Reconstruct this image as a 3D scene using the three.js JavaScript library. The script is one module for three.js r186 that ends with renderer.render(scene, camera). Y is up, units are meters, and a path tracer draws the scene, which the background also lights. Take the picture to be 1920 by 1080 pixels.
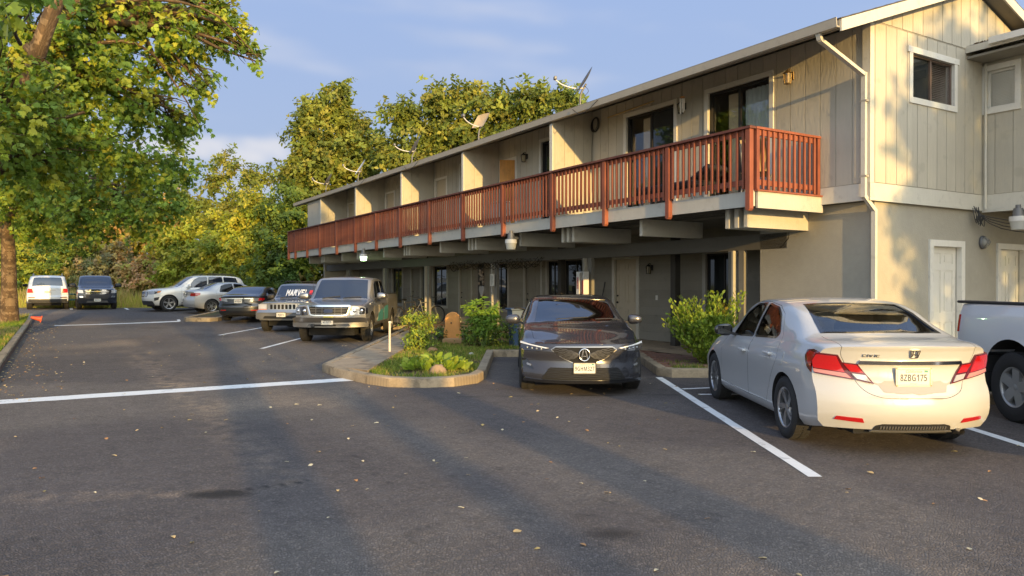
import * as THREE from 'three';
import { mergeGeometries, mergeVertices, toCreasedNormals } from 'three/addons/utils/BufferGeometryUtils.js';
import { RoundedBoxGeometry } from 'three/addons/geometries/RoundedBoxGeometry.js';
import { ImprovedNoise } from 'three/addons/math/ImprovedNoise.js';
import { Brush, Evaluator, SUBTRACTION, INTERSECTION } from 'three-bvh-csg';

// ---------------------------------------------------------------- camera, sky, sun, exposure
// World: x right, y up, -z away from the camera (comments give depth Z = -z). Eye 1.58 m above the lot.
const scene = new THREE.Scene();
const camera = new THREE.PerspectiveCamera(42.2, 16 / 9, 0.1, 3000);
camera.position.set(0, 1.58, 0);
camera.rotation.set(-0.0045, 0, 0);

const SUN_HEADING = 0.471, SUN_UP = 0.168;                 // low evening sun behind the camera, to its right
const sunDir = new THREE.Vector3(Math.sin(SUN_HEADING) * Math.cos(SUN_UP), Math.sin(SUN_UP), Math.cos(SUN_HEADING) * Math.cos(SUN_UP));
const noise3 = new ImprovedNoise();
const lerp = (a, b, t) => a + (b - a) * t, clamp = (x, a = 0, b = 1) => Math.min(b, Math.max(a, x));
const smooth = (a, b, x) => { const t = clamp((x - a) / (b - a)); return t * t * (3 - 2 * t); };
const fbm = (x, y, z, n = 4) => { let s = 0, a = 0.5; for (let i = 0; i < n; i++, a *= 0.5, x *= 2.03, y *= 2.03, z *= 2.03) s += a * noise3.noise(x, y, z); return s; };
{
  const W = 1024, H = 512, data = new Float32Array(W * H * 4);
  for (let r = 0; r < H; r++) for (let c = 0; c < W; c++) {
    const up = ((r + 0.5) / H - 0.5) * Math.PI, az = ((c + 0.5) / W - 0.5) * 2 * Math.PI;
    const y = Math.sin(up), x = Math.cos(az) * Math.cos(up), z = Math.sin(az) * Math.cos(up);
    const e = Math.max(y, 0), k = 1 - Math.exp(-e * 3.4);                 // pale horizon to deeper blue overhead
    let col = [lerp(0.27, 0.168, k), lerp(0.315, 0.25, k), lerp(0.38, 0.45, k)];
    const cs = clamp(x * sunDir.x + y * sunDir.y + z * sunDir.z, -1, 1), g = Math.pow((cs + 1) / 2, 4), h = Math.pow((cs + 1) / 2, 24);
    col = [col[0] * (1 + 5.9 * g) + 1.1 * h, col[1] * (1 + 4.7 * g) + 0.72 * h, col[2] * (1 + 2.7 * g) + 0.28 * h];
    if (y > 0.005) {                                                      // low cumulus along the horizon and thin high streaks, all round
      const n = fbm(x * 4.6 + 3.1, y * 11.0 + 1.7, z * 4.6 + 5.3, 5), band = smooth(0.075, 0.125, y) * (1 - smooth(0.15, 0.215, y));
      const blob = Math.exp(-Math.pow((Math.atan2(x, -z) + 0.37) / 0.12, 2) - Math.pow((y - 0.165) / 0.04, 2));
      const cum = clamp(smooth(0.09, 0.3, n + 0.12 * band - 0.06) * band * 0.7 + smooth(0.28, 0.62, blob * 0.6 + fbm(x * 16, y * 34, z * 16, 5) * 0.75) * smooth(0.12, 0.5, blob) * 0.8);
      const wisp = smooth(0.0, 0.45, fbm(x * 3 + y * 6, y * 16, z * 3 - 4, 5)) * smooth(0.1, 0.3, y) * 0.42;
      const a = clamp(cum + wisp * (1 - cum)), lit = 0.47 + 1.4 * g - 0.16 * clamp(n);
      col = [lerp(col[0], lit * 0.94, a), lerp(col[1], lit * 0.93, a), lerp(col[2], lit * 0.97, a)];
    }
    if (y < 0) col = col.map((v, i) => lerp(v, [0.16, 0.15, 0.12][i], smooth(0, 0.03, -y)));
    data.set([...col.map((v) => v * 1.0), 1], (r * W + c) * 4);
  }
  const t = new THREE.DataTexture(data, W, H, THREE.RGBAFormat, THREE.FloatType);
  t.mapping = THREE.EquirectangularReflectionMapping; t.magFilter = THREE.LinearFilter; t.needsUpdate = true;
  scene.background = t; scene.environment = t;
}
const sun = new THREE.DirectionalLight(new THREE.Color().setRGB(1.0, 0.65, 0.23), 3.5);
sun.position.copy(sunDir).multiplyScalar(120); sun.target.position.set(0, 2, -20);
sun.castShadow = true; sun.shadow.mapSize.set(4096, 4096); sun.shadow.radius = 1;
Object.assign(sun.shadow.camera, { left: -50, right: 50, top: 40, bottom: -30, near: 1, far: 260 });
scene.add(sun, sun.target);
const renderer = new THREE.WebGLRenderer({ antialias: true });
renderer.toneMapping = THREE.LinearToneMapping; renderer.toneMappingExposure = 1.84;
renderer.shadowMap.enabled = true; renderer.shadowMap.type = THREE.PCFSoftShadowMap;

// ---------------------------------------------------------------- helpers
let seed = 20240607;
const rnd = () => { seed = (seed + 0x6d2b79f5) | 0; let t = Math.imul(seed ^ (seed >>> 15), 1 | seed); t = (t + Math.imul(t ^ (t >>> 7), 61 | t)) ^ t; return ((t ^ (t >>> 14)) >>> 0) / 4294967296; };
const rr = (a, b) => a + (b - a) * rnd();
const V = (x, y, z) => new THREE.Vector3(x, y, z);
const P = (X, Z, y = 0) => V(X, y, -Z);                                   // ground coordinates: X to the right, Z = depth
const taken = new Map();
const numbered = (n) => { const k = taken.get(n) ?? 0; taken.set(n, k + 1); return k ? n + '_' + String(k).padStart(3, '0') : n; };
function shade(o) { o.castShadow = o.receiveShadow = true; return o; }
function mesh(name, geo, mat, parent) { const m = shade(new THREE.Mesh(geo, mat)); m.name = parent ? name : numbered(name); (parent ?? scene).add(m); return m; }
function thing(name, label, category, pos = [0, 0, 0], turn = 0, group) {
  const o = new THREE.Group(); o.name = numbered(name); o.position.set(...pos); o.rotation.y = turn; o.userData = { label, category };
  if (group) o.userData.group = group; scene.add(o); return o;
}
function tag(o, label, category, group) { o.userData = { ...o.userData, label, category }; if (group) o.userData.group = group; return o; }
function struct(o, label) { o.userData.kind = 'structure'; if (label) o.userData.label = label; return o; }
const G = (geo) => (geo.index ? geo.toNonIndexed() : geo);
function merge(list) { return mergeGeometries(list.map((g) => { g = G(g); for (const k of Object.keys(g.attributes)) if (!['position', 'normal', 'uv'].includes(k)) g.deleteAttribute(k); return g; })); }
function box(x0, x1, y0, y1, z0, z1) {                                    // uv in metres on every face
  const g = new THREE.BoxGeometry(Math.abs(x1 - x0), Math.abs(y1 - y0), Math.abs(z1 - z0)); g.translate((x0 + x1) / 2, (y0 + y1) / 2, (z0 + z1) / 2); return metricUV(g);
}
function metricUV(g) {
  const p = g.attributes.position, n = g.attributes.normal, uv = new Float32Array(p.count * 2);
  for (let i = 0; i < p.count; i++) {
    const ax = Math.abs(n.getX(i)), ay = Math.abs(n.getY(i)), az = Math.abs(n.getZ(i));
    const [u, v] = ay >= ax && ay >= az ? [p.getX(i), p.getZ(i)] : ax >= az ? [p.getZ(i), p.getY(i)] : [p.getX(i), p.getY(i)];
    uv[i * 2] = u; uv[i * 2 + 1] = v;
  }
  g.setAttribute('uv', new THREE.BufferAttribute(uv, 2)); return g;
}
function tube(pts, r, seg = 6, taper) {                                   // tube through points; r is a number or radii per point
  const c = pts.length === 2 ? new THREE.LineCurve3(pts[0], pts[1]) : new THREE.CatmullRomCurve3(pts, false, 'centripetal');
  const n = pts.length === 2 ? 1 : (pts.length - 1) * (taper ?? 4), R = Array.isArray(r) ? r : [r, r];
  const g = new THREE.TubeGeometry(c, n, 1, seg, false), p = g.attributes.position;
  for (let i = 0; i <= n; i++) {
    const q = c.getPointAt(i / n), f = (i / n) * (R.length - 1), a = Math.min(Math.floor(f), R.length - 2), rad = lerp(R[a], R[a + 1], f - a);
    for (let j = 0; j <= seg; j++) { const k = i * (seg + 1) + j; p.setXYZ(k, q.x + (p.getX(k) - q.x) * rad, q.y + (p.getY(k) - q.y) * rad, q.z + (p.getZ(k) - q.z) * rad); }
  }
  return g;
}
function cyl(x, y, z, r0, r1, h, seg = 16) { const g = new THREE.CylinderGeometry(r1, r0, h, seg); g.translate(x, y + h / 2, z); return g; }
function extrude(pts, depth, bevel = 0) {                                 // outline in x,y, thickness along z from 0
  const s = new THREE.Shape(pts.map((p) => new THREE.Vector2(p[0], p[1])));
  return new THREE.ExtrudeGeometry(s, { depth, bevelEnabled: bevel > 0, bevelSize: bevel, bevelThickness: bevel, bevelSegments: 2, curveSegments: 6 });
}
// ---------------------------------------------------------------- textures
function canvasTex(w, h, draw, srgb = true) {
  const c = document.createElement('canvas'); c.width = w; c.height = h; draw(c.getContext('2d'), w, h);
  const t = new THREE.CanvasTexture(c); t.wrapS = t.wrapT = THREE.RepeatWrapping; if (srgb) t.colorSpace = THREE.SRGBColorSpace; return t;
}
function dataTex(n, f, srgb = false, ch = 1) {                            // f(u, v) -> value or [r, g, b] in 0..1; tileable if f is
  const d = new Uint8Array(n * n * 4);
  for (let y = 0; y < n; y++) for (let x = 0; x < n; x++) { const v = f(x / n, y / n, x, y), o = (y * n + x) * 4; for (let c = 0; c < 3; c++) d[o + c] = clamp(Array.isArray(v) ? v[c] : v) * 255; d[o + 3] = 255; }
  const t = new THREE.DataTexture(d, n, n); t.wrapS = t.wrapT = THREE.RepeatWrapping; t.magFilter = THREE.LinearFilter; t.minFilter = THREE.LinearMipmapLinearFilter; t.generateMipmaps = true;
  if (srgb) t.colorSpace = THREE.SRGBColorSpace; t.needsUpdate = true; return t;
}
// fast lattice noise for textures; P is the period in cells (0: none)
const lattice = (() => { const t = new Float32Array(65536); let q = 99; for (let i = 0; i < 65536; i++) { q = (Math.imul(q, 1664525) + 1013904223) | 0; t[i] = ((q >>> 8) & 0xffff) / 32768 - 1; } return t; })();
function vnoise(x, y, Px, Py, k) {
  const ix = Math.floor(x), iy = Math.floor(y), fx = x - ix, fy = y - iy, sx = fx * fx * (3 - 2 * fx), sy = fy * fy * (3 - 2 * fy);
  let x0 = ix, x1 = ix + 1, y0 = iy, y1 = iy + 1; if (Px) { x0 = ((x0 % Px) + Px) % Px; x1 = ((x1 % Px) + Px) % Px; y0 = ((y0 % Py) + Py) % Py; y1 = ((y1 % Py) + Py) % Py; }
  const h = (a, b) => lattice[(Math.imul(a, 0x27d4eb2f) ^ Math.imul(b, 0x165667b1) ^ Math.imul(k + 1, 0x9e3779b1)) >>> 16 & 0xffff];
  const p = h(x0, y0), q = h(x1, y0), r = h(x0, y1), t = h(x1, y1); return p + (q - p) * sx + (r - p) * sy + (p - q - r + t) * sx * sy;
}
function fbm2(x, y, k, n = 4) { let s = 0, a = 0.36; for (let i = 0; i < n; i++, a *= 0.5, x = x * 2 + 3.7, y = y * 2 + 1.3) s += a * vnoise(x, y, 0, 0, k * 16 + i); return s; }
const wrapN = (u, v, sx, z = 0, n = 4, sy = sx) => { let s = 0, a = 0.36, fx = Math.round(sx), fy = Math.round(sy); const k = Math.round(z * 37); for (let i = 0; i < n; i++, a *= 0.5, fx *= 2, fy *= 2) s += a * vnoise(u * fx, v * fy, fx, fy, k + i); return s; };
function rep(t, sx, sy = sx) { const k = t.clone(); k.repeat.set(1 / sx, 1 / sy); k.needsUpdate = true; return k; }   // one tile every sx by sy metres
const lin = (r, g, b) => new THREE.Color().setRGB(r, g, b);
const mat = (c, rough = 0.8, o = {}) => new THREE.MeshStandardMaterial({ color: Array.isArray(c) ? lin(...c) : c, roughness: rough, side: THREE.DoubleSide, ...o });
const phys = (c, rough, o = {}) => new THREE.MeshPhysicalMaterial({ color: Array.isArray(c) ? lin(...c) : c, roughness: rough, side: THREE.DoubleSide, ...o });

const grainTex = dataTex(256, (u, v) => 0.5 + 0.9 * wrapN(u, v, 24, 3.3, 3));
const blotchTex = dataTex(512, (u, v) => { const n = wrapN(u, v, 5, 1.1, 5), s = wrapN(u, v, 40, 7, 2); const k = 0.93 + 0.16 * n + 0.06 * s; return [k, k * 0.995, k * 0.985]; }, false);
// painted timber: faint vertical grain, weathering blotches, thin runs of dirt
const paintTex = dataTex(512, (u, v) => { const n = wrapN(u, v, 4, 2.1, 5), g = wrapN(u, v, 60, 9, 2, 9), d = smooth(0.18, 0.4, wrapN(u, v, 9, 5, 4)); const k = 0.95 + 0.10 * n + 0.05 * g - 0.10 * d; return [k, k * 0.992, k * 0.975]; }, false);
const stuccoBump = dataTex(512, (u, v) => 0.5 + 0.55 * wrapN(u, v, 34, 2.7, 4));
const woodTex = dataTex(512, (u, v) => { const g = wrapN(u, v, 46, 4, 3, 4), n = wrapN(u, v, 5, 8, 4); const k = 0.86 + 0.28 * g + 0.34 * n; return [k, k * 0.98, k * 0.95]; }, false);
// ---------------------------------------------------------------- ground, lot, kerbs
const U = [-0.5209, 0.8536], Wv = [0.8536, 0.5209];                     // along the building / into the building, in X, Z
const rise = (Z) => 0.3 * smooth(29, 39, Z);                              // the lot climbs slightly towards its far end
function sheet(x0, x1, z0, z1, nx, nz, yf, uvs = 1) {                     // horizontal grid in X, Z
  const g = new THREE.PlaneGeometry(1, 1, nx, nz), p = g.attributes.position, uv = g.attributes.uv;
  for (let i = 0; i < p.count; i++) {
    const X = lerp(x0, x1, p.getX(i) + 0.5), Z = lerp(z0, z1, p.getY(i) + 0.5);
    p.setXYZ(i, X, yf(X, Z), -Z); uv.setXY(i, X * uvs, Z * uvs);
  }
  g.computeVertexNormals(); return g;
}
// asphalt: coarse stone relief, sealed and worn patches, tan dust, fine cracks
const stone = (() => {                                                     // cellular stones, tileable
  const n = 64, pts = []; let s = 7; const q = () => { s = (Math.imul(s, 1103515245) + 12345) & 0x7fffffff; return s / 0x7fffffff; };
  for (let i = 0; i < n * n; i++) pts.push([q(), q(), q()]);
  return (u, v) => {
    const x = u * n, y = v * n, ix = Math.floor(x), iy = Math.floor(y); let d1 = 9, d2 = 9, t = 0;
    for (let j = -1; j <= 1; j++) for (let i = -1; i <= 1; i++) { const p = pts[((iy + j + n) % n) * n + ((ix + i + n) % n)], d = Math.hypot(ix + i + p[0] - x, iy + j + p[1] - y); if (d < d1) { d2 = d1; d1 = d; t = p[2]; } else if (d < d2) d2 = d; }
    return [d1, d2 - d1, t];
  };
})();
const asphaltBump = dataTex(1024, (u, v) => { const [d, e, t] = stone(u, v); return 0.25 + 0.45 * smooth(0.02, 0.35, e) * (0.5 + 0.5 * t) + 0.3 * wrapN(u, v, 12, 3, 3); });
const lineDist = (x, z, x0, z0, x1, z1) => { const dx = x1 - x0, dz = z1 - z0, t = clamp(((x - x0) * dx + (z - z0) * dz) / (dx * dx + dz * dz)); return Math.hypot(x - x0 - t * dx, z - z0 - t * dz); };
function asphaltColour(X, Z) {                                            // wear, dust, sealer, cracks and oil: what the surface is made of, place by place (sRGB)
    const w = 0.35 * fbm2(X * 0.6, Z * 0.6, 8, 4);
    const big = fbm2(X * 0.14, Z * 0.14, 1, 4), mid = fbm2(X * 0.9, Z * 0.9, 5, 4), fine = fbm2(X * 9, Z * 9, 3, 3);
    let k = 0.475 + 0.06 * big + 0.035 * mid + 0.03 * fine;
    let r = k * 1.06, g = k * 0.985, b = k * 0.92;
    const tan = (a) => { r += a * 0.22; g += a * 0.17; b += a * 0.10; };
    // pale dusty runs where water has dried: along the drive and across the foreground
    const d1 = lineDist(X, Z, -12, 22.8, -5.4, 11.8) + w, d2 = lineDist(X, Z, -5.4, 11.8, -1.8, 6.0) + w, d3 = lineDist(X, Z, -4.6, 5.45, -2.2, 5.66) + w * 0.5;
    tan(0.8 * (1 - smooth(0.0, 0.55, d1)) * (0.5 + fine * 2)); tan(0.55 * (1 - smooth(0.0, 0.4, d2)) * (0.55 + fine * 2)); tan(0.75 * (1 - smooth(0.0, 0.24, d3)) * (0.5 + fine * 2));
    tan(0.5 * smooth(0.12, 0.42, fbm2(X * 0.55 + 9, Z * 0.28, 7, 5)));
    // newer black sealer close to the buildings and stalls
    const seal = smooth(-0.12, 0.12, fbm2(X * 0.3, Z * 0.3, 17, 3) + (X > 2.3 ? 0.1 : -0.06)); r *= 1 - 0.16 * seal; g *= 1 - 0.16 * seal; b *= 1 - 0.13 * seal;
    // cracks and the damp pothole
    const c1 = Math.abs(fbm2(X * 0.9 + 20, Z * 0.9, 7, 4)), c2 = Math.abs(fbm2(X * 2.2, Z * 2.2 + 11, 13, 3));
    const cr = (1 - smooth(0.0, 0.010, c1)) * smooth(-0.05, 0.1, fbm2(X * 0.3, Z * 0.3, 24, 2)) * 0.2 + (1 - smooth(0, 0.012, c2)) * 0.1 * smooth(0.02, 0.12, fbm2(X * 0.5, Z * 0.5, 30, 2));
    const seam = (1 - smooth(0.008, 0.03, lineDist(X, Z, -2.3, 5.62, -1.62, 6.0) + w * 0.18)) * 0.6 + (1 - smooth(0.01, 0.03, Math.abs(Z - 10.55 - 0.06 * X + w * 0.15))) * (X > -0.8 && X < 2.4 ? 0.3 : 0);
    const oil = 0.6 * (1 - smooth(0.06, 0.16, Math.hypot((X + 2.2) * 0.5, Z - 5.62) + w * 0.35)) + 0.4 * (1 - smooth(0.03, 0.14, Math.hypot((X - 0.62) * 0.6, Z - 4.72) + w * 0.2));
    const f = 1 - clamp(cr + seam + oil, 0, 0.75); r *= f; g *= f; b *= f;
    const toLin = (c) => (c <= 0.04 ? c / 12.92 : Math.pow((c + 0.055) / 1.055, 2.4));
    return [toLin(r), toLin(g), toLin(b)];
}
const asphaltTile = dataTex(1024, (u, v) => { const [d, e, t] = stone(u, v), n = wrapN(u, v, 9, 4, 4), f = wrapN(u, v, 120, 6, 2); let k = 0.71 + 0.40 * (t - 0.42) * smooth(0.02, 0.2, e) - 0.17 * (1 - smooth(0.0, 0.2, e)) + 0.16 * n + 0.26 * f; const w = t > 0.86 ? 0.14 : 0; return [k + w * 1.1, k * 0.99 + w * 0.95, k * 0.975 + w * 0.7]; });
const M = {};
M.asphalt = mat([1, 1, 1], 0.84, { map: rep(asphaltTile, 1.25), bumpMap: rep(asphaltBump, 1.25), bumpScale: 0.03, vertexColors: true });
const concMap = dataTex(512, (u, v) => { const n = wrapN(u, v, 5, 6, 5), s = wrapN(u, v, 60, 2, 2), d = smooth(0.12, 0.4, wrapN(u, v, 8, 11, 4)); const k = 0.62 + 0.14 * n + 0.08 * s - 0.12 * d; return [k, k * 0.965, k * 0.9]; }, true);
M.concrete = mat([1, 0.82, 0.62], 0.9, { map: rep(concMap, 2.2), bumpMap: rep(grainTex, 0.35), bumpScale: 0.004 });
M.kerb = mat([0.95, 0.80, 0.60], 0.92, { map: rep(concMap, 1.3), bumpMap: rep(grainTex, 0.3), bumpScale: 0.006 });
M.kerbRed = mat([0.42, 0.27, 0.24], 0.9, { map: rep(concMap, 0.8), bumpMap: rep(grainTex, 0.3), bumpScale: 0.005 });
const soilMap = dataTex(1024, (u, v) => { const n = wrapN(u, v, 8, 3, 5), s = wrapN(u, v, 80, 5, 2), g = smooth(-0.08, 0.22, wrapN(u, v, 6, 15, 4)); const k = 0.34 + 0.16 * n + 0.14 * s; return [lerp(k * 1.08, k * 0.86, g), lerp(k * 0.92, k * 0.98, g), lerp(k * 0.66, k * 0.45, g)]; }, true);
M.soil = mat([0.85, 0.82, 0.78], 1, { map: rep(soilMap, 3.1), bumpMap: rep(stuccoBump, 0.6), bumpScale: 0.02 });
const fieldMap = dataTex(1024, (u, v) => { const n = wrapN(u, v, 6, 13, 5), s = wrapN(u, v, 90, 5, 2); const k = 0.62 + 0.2 * n + 0.12 * s; return [k * 1.0, k * 0.94, k * 0.5]; }, true);
M.field = mat([0.5, 0.56, 0.36], 1, { map: rep(fieldMap, 9) });
M.paint = mat([0.80, 0.79, 0.76], 0.75, { map: rep(dataTex(512, (u, v) => { const n = wrapN(u, v, 30, 3, 4), w = smooth(0.12, 0.3, wrapN(u, v, 12, 8, 4)); const k = 0.97 + 0.08 * n - 0.3 * w * smooth(0.0, 0.2, n + 0.1); return [k, k, k * 0.985]; }), 1.4), bumpMap: rep(asphaltBump, 0.9), bumpScale: 0.003 });

struct(mesh('ground', sheet(-900, 900, -300, 1500, 60, 60, (X, Z) => (Z > 41 ? 0.27 : -0.06)), M.field), 'dry grass ground reaching to the horizon');
struct(mesh('field_grass_ground', sheet(-70, 30, 40.6, 90, 30, 20, (X, Z) => 0.285 + 0.05 * fbm(X * 0.2, Z * 0.2, 4, 3)), M.field));
{
  const lines = (a, b, lo, hi, fine, coarse) => { const o = []; let x = a; while (x < b) { o.push(x); const d = x < lo ? lo - x : x > hi ? x - hi : 0; x += Math.min(coarse, fine + d * 0.12); } o.push(b); return o; };
  const xs = lines(-46, 34, -7, 7, 0.055, 1.2), zs = lines(-30, 41, 3.4, 14, 0.06, 0.9), pos = [], uv = [], cols = [], idx = [];
  for (const Z of zs) for (const X of xs) { pos.push(X, rise(Z), -Z); uv.push(X, Z); cols.push(...asphaltColour(X, Z)); }
  for (let j = 0; j + 1 < zs.length; j++) for (let i = 0; i + 1 < xs.length; i++) { const a = j * xs.length + i, b = a + xs.length; idx.push(a, a + 1, b, a + 1, b + 1, b); }
  const g = new THREE.BufferGeometry(); g.setAttribute('position', new THREE.Float32BufferAttribute(pos, 3)); g.setAttribute('uv', new THREE.Float32BufferAttribute(uv, 2)); g.setAttribute('color', new THREE.Float32BufferAttribute(cols, 3)); g.setIndex(idx); g.computeVertexNormals();
  struct(mesh('parking_lot', g, M.asphalt), 'dark worn asphalt of the parking lot');
}

function strip(x0, z0, x1, z1, w, lift = 0.004, n = 1) {                  // painted line on the asphalt
  const d = Math.hypot(x1 - x0, z1 - z0), nx = -(z1 - z0) / d * w / 2, nz = (x1 - x0) / d * w / 2, pos = [], idx = [], uv = [];
  n = Math.max(n, Math.ceil(d / 0.25));
  for (let i = 0; i <= n; i++) {
    const t = i / n, X = lerp(x0, x1, t), Z = lerp(z0, z1, t);
    for (const s of [-1, 1]) { const j = 1 + 0.05 * Math.sin(i * 3.7 + s * i * 1.9); const a = X + nx * s * j, b = Z + nz * s * j; pos.push(a, rise(b) + lift, -b); uv.push(a, b); }
    if (i < n) { const k = i * 2; idx.push(k, k + 1, k + 2, k + 1, k + 3, k + 2); }
  }
  const g = new THREE.BufferGeometry(); g.setAttribute('position', new THREE.Float32BufferAttribute(pos, 3)); g.setAttribute('uv', new THREE.Float32BufferAttribute(uv, 2)); g.setIndex(idx); g.computeVertexNormals(); return g;
}
const lines = [
  [2.49, 6.12, 2.5, 12.7, 0.115], [5.03, 3.2, 5.03, 9.7, 0.115], [-6.18, 18.4, -6.25, 26.4, 0.11], [-9.15, 23.3, -9.2, 30.4, 0.11],
  [-7.2, 9.85, -2.55, 12.52, 0.43], [-17.6, 28.7, -13.95, 31.3, 0.5], [2.58, 11.28, 4.9, 11.95, 0.09], [2.68, 10.72, 4.9, 10.78, 0.09],
  [-25.4, 36.6, -27.6, 40.3, 0.12], [-22.6, 38.3, -24.0, 40.6, 0.13], [-19.75, 38.4, -21.0, 40.5, 0.12], [-17.5, 37.2, -13.4, 37.6, 0.12], [-14.4, 32.2, -14.0, 31.4, 0.12],
];
for (const l of lines) struct(mesh('painted_line', strip(...l), M.paint));

// raised planting and walkway between the stalls and the building; its saw-tooth outline in X, Z
const saw = [[-12.2, 34.6], [-9.2, 34.5], [-9.2, 30.5], [-6.25, 30.4], [-6.25, 26.5], [-3.62, 26.4], [-3.45, 13.55], [-2.95, 12.7], [-2.3, 11.85], [-1.9, 11.5], [-1.35, 11.42], [-0.9, 11.55], [-0.55, 11.95], [-0.44, 12.6], [-0.4, 16.3],
  [2.62, 16.25], [2.52, 12.95], [2.72, 12.68], [5.05, 12.62], [5.05, 9.85], [7.7, 9.78], [7.7, 5.5]];
function kerbRun(pts, w, h, yf = rise) {                                  // kerb of width w to the left of the run, rounded nose
  const prof = [[0, -0.05], [0, h - 0.03], [0.012, h - 0.008], [0.035, h], [w - 0.01, h], [w, h - 0.012], [w, -0.05]], pos = [], idx = [], n = prof.length;
  const dense = []; for (let i = 0; i + 1 < pts.length; i++) { const m = Math.ceil(Math.hypot(pts[i + 1][0] - pts[i][0], pts[i + 1][1] - pts[i][1]) / 0.8); for (let j = 0; j < m; j++) dense.push([lerp(pts[i][0], pts[i + 1][0], j / m), lerp(pts[i][1], pts[i + 1][1], j / m)]); } dense.push(pts.at(-1));
  dense.forEach((p, i) => {
    const a = dense[Math.max(0, i - 1)], b = dense[Math.min(dense.length - 1, i + 1)], d1 = [p[0] - a[0], p[1] - a[1]], d2 = [b[0] - p[0], b[1] - p[1]];
    const nrm = (d) => { const l = Math.hypot(...d) || 1; return [-d[1] / l, d[0] / l]; }; let n1 = i ? nrm(d1) : nrm(d2), n2 = i < dense.length - 1 ? nrm(d2) : nrm(d1), m = [n1[0] + n2[0], n1[1] + n2[1]], l = (m[0] * n1[0] + m[1] * n1[1]); m = [m[0] / l, m[1] / l];
    for (const [o, y] of prof) { const X = p[0] + m[0] * o, Z = p[1] + m[1] * o; pos.push(X, yf(Z) + y + 0.006 * noise3.noise(X * 3, Z * 3, y * 9), -Z); }
    if (i) for (let k = 0; k + 1 < n; k++) { const q = (i - 1) * n + k; idx.push(q, q + n, q + 1, q + n, q + n + 1, q + 1); }
  });
  const g = new THREE.BufferGeometry(); g.setAttribute('position', new THREE.Float32BufferAttribute(pos, 3)); g.setIndex(idx);
  const e = toCreasedNormals(g, 0.7); return metricUV(e);
}
struct(mesh('kerb', kerbRun(saw, 0.16, 0.15), M.kerb), 'saw-tooth concrete kerb around the planting strip');
const bld = (s, d) => [5.87 + U[0] * s + Wv[0] * d, 12.09 + U[1] * s + Wv[1] * d];   // building coordinates (along, into) to X, Z
{
  const poly = (pts, y, m, name) => { const g = new THREE.ShapeGeometry(new THREE.Shape(pts.map((p) => new THREE.Vector2(p[0], p[1])))); g.rotateX(-Math.PI / 2); g.translate(0, y, 0); const p = g.attributes.position, uv = g.attributes.uv; for (let i = 0; i < p.count; i++) uv.setXY(i, p.getX(i), p.getZ(i)); return struct(mesh(name, g, m)); };
  // ShapeGeometry lies in x, y and is turned so that y becomes -z: y is the depth Z
  const inner = saw.map((p) => p);
  poly([...inner, bld(-4, 6.0), bld(31, 6.0)], 0.105, M.soil, 'planting_soil');
  poly([bld(1.0, -0.4), bld(30, -0.4), bld(30, 2.2), bld(1.0, 2.2)], 0.152, M.concrete, 'walkway');
  // path beside the pickup stall: slabs with open joints
  for (let k = 0; k < 8; k++) { const a = 13.05 + k * 1.72; const g = box(-3.30, -2.42, 0.02, 0.148, -a - 1.705, -a); const o = mesh('path_slab', k === 0 ? (() => { const e = extrude([[-3.30, 13.62], [-2.98, 12.98], [-2.42, 12.5], [-2.42, 14.755], [-3.30, 14.755]], 0.125, 0); e.rotateX(-Math.PI / 2); e.translate(0, 0.02, 0); return metricUV(G(e)); })() : g, M.concrete); struct(o); }
  poly([[-2.42, 16.9], [2.4, 16.9], [2.4, 17.2], bld(4, -0.42), bld(18.5, -0.42), [-2.42, 21]], 0.112, M.soil, 'planting_soil');
  // brick paving in front of the pale door
  const bm = [mat([0.24, 0.125, 0.085], 0.95, { map: rep(blotchTex, 0.9), bumpMap: rep(grainTex, 0.2), bumpScale: 0.003 }), mat([0.20, 0.115, 0.085], 0.95, { map: rep(blotchTex, 0.8) }), mat([0.28, 0.16, 0.115], 0.95, { map: rep(blotchTex, 0.7) })];
  const bg = new RoundedBoxGeometry(0.36, 0.05, 0.19, 1, 0.008), base = struct(poly([[2.75, 13.1], [4.0, 13.1], [4.0, 16.2], [2.75, 17.4]], 0.115, M.soil, 'brick_paving'));
  for (let j = 0; j < 17; j++) for (let i = 0; i < 4; i++) { const X = 2.85 + (i + (j % 2 ? 0.5 : 0)) * 0.375, Z = 13.3 + j * 0.205; const [bx, bz] = [X - 5.87, Z - 12.09]; if (bx * Wv[0] + bz * Wv[1] > -0.45) continue; const b = mesh('brick', bg, bm[(i * 7 + j * 3) % 3], base); b.position.set(X, 0.125 + rr(-0.004, 0.006), -Z); b.rotation.y = rr(-0.03, 0.03); }
}
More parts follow.
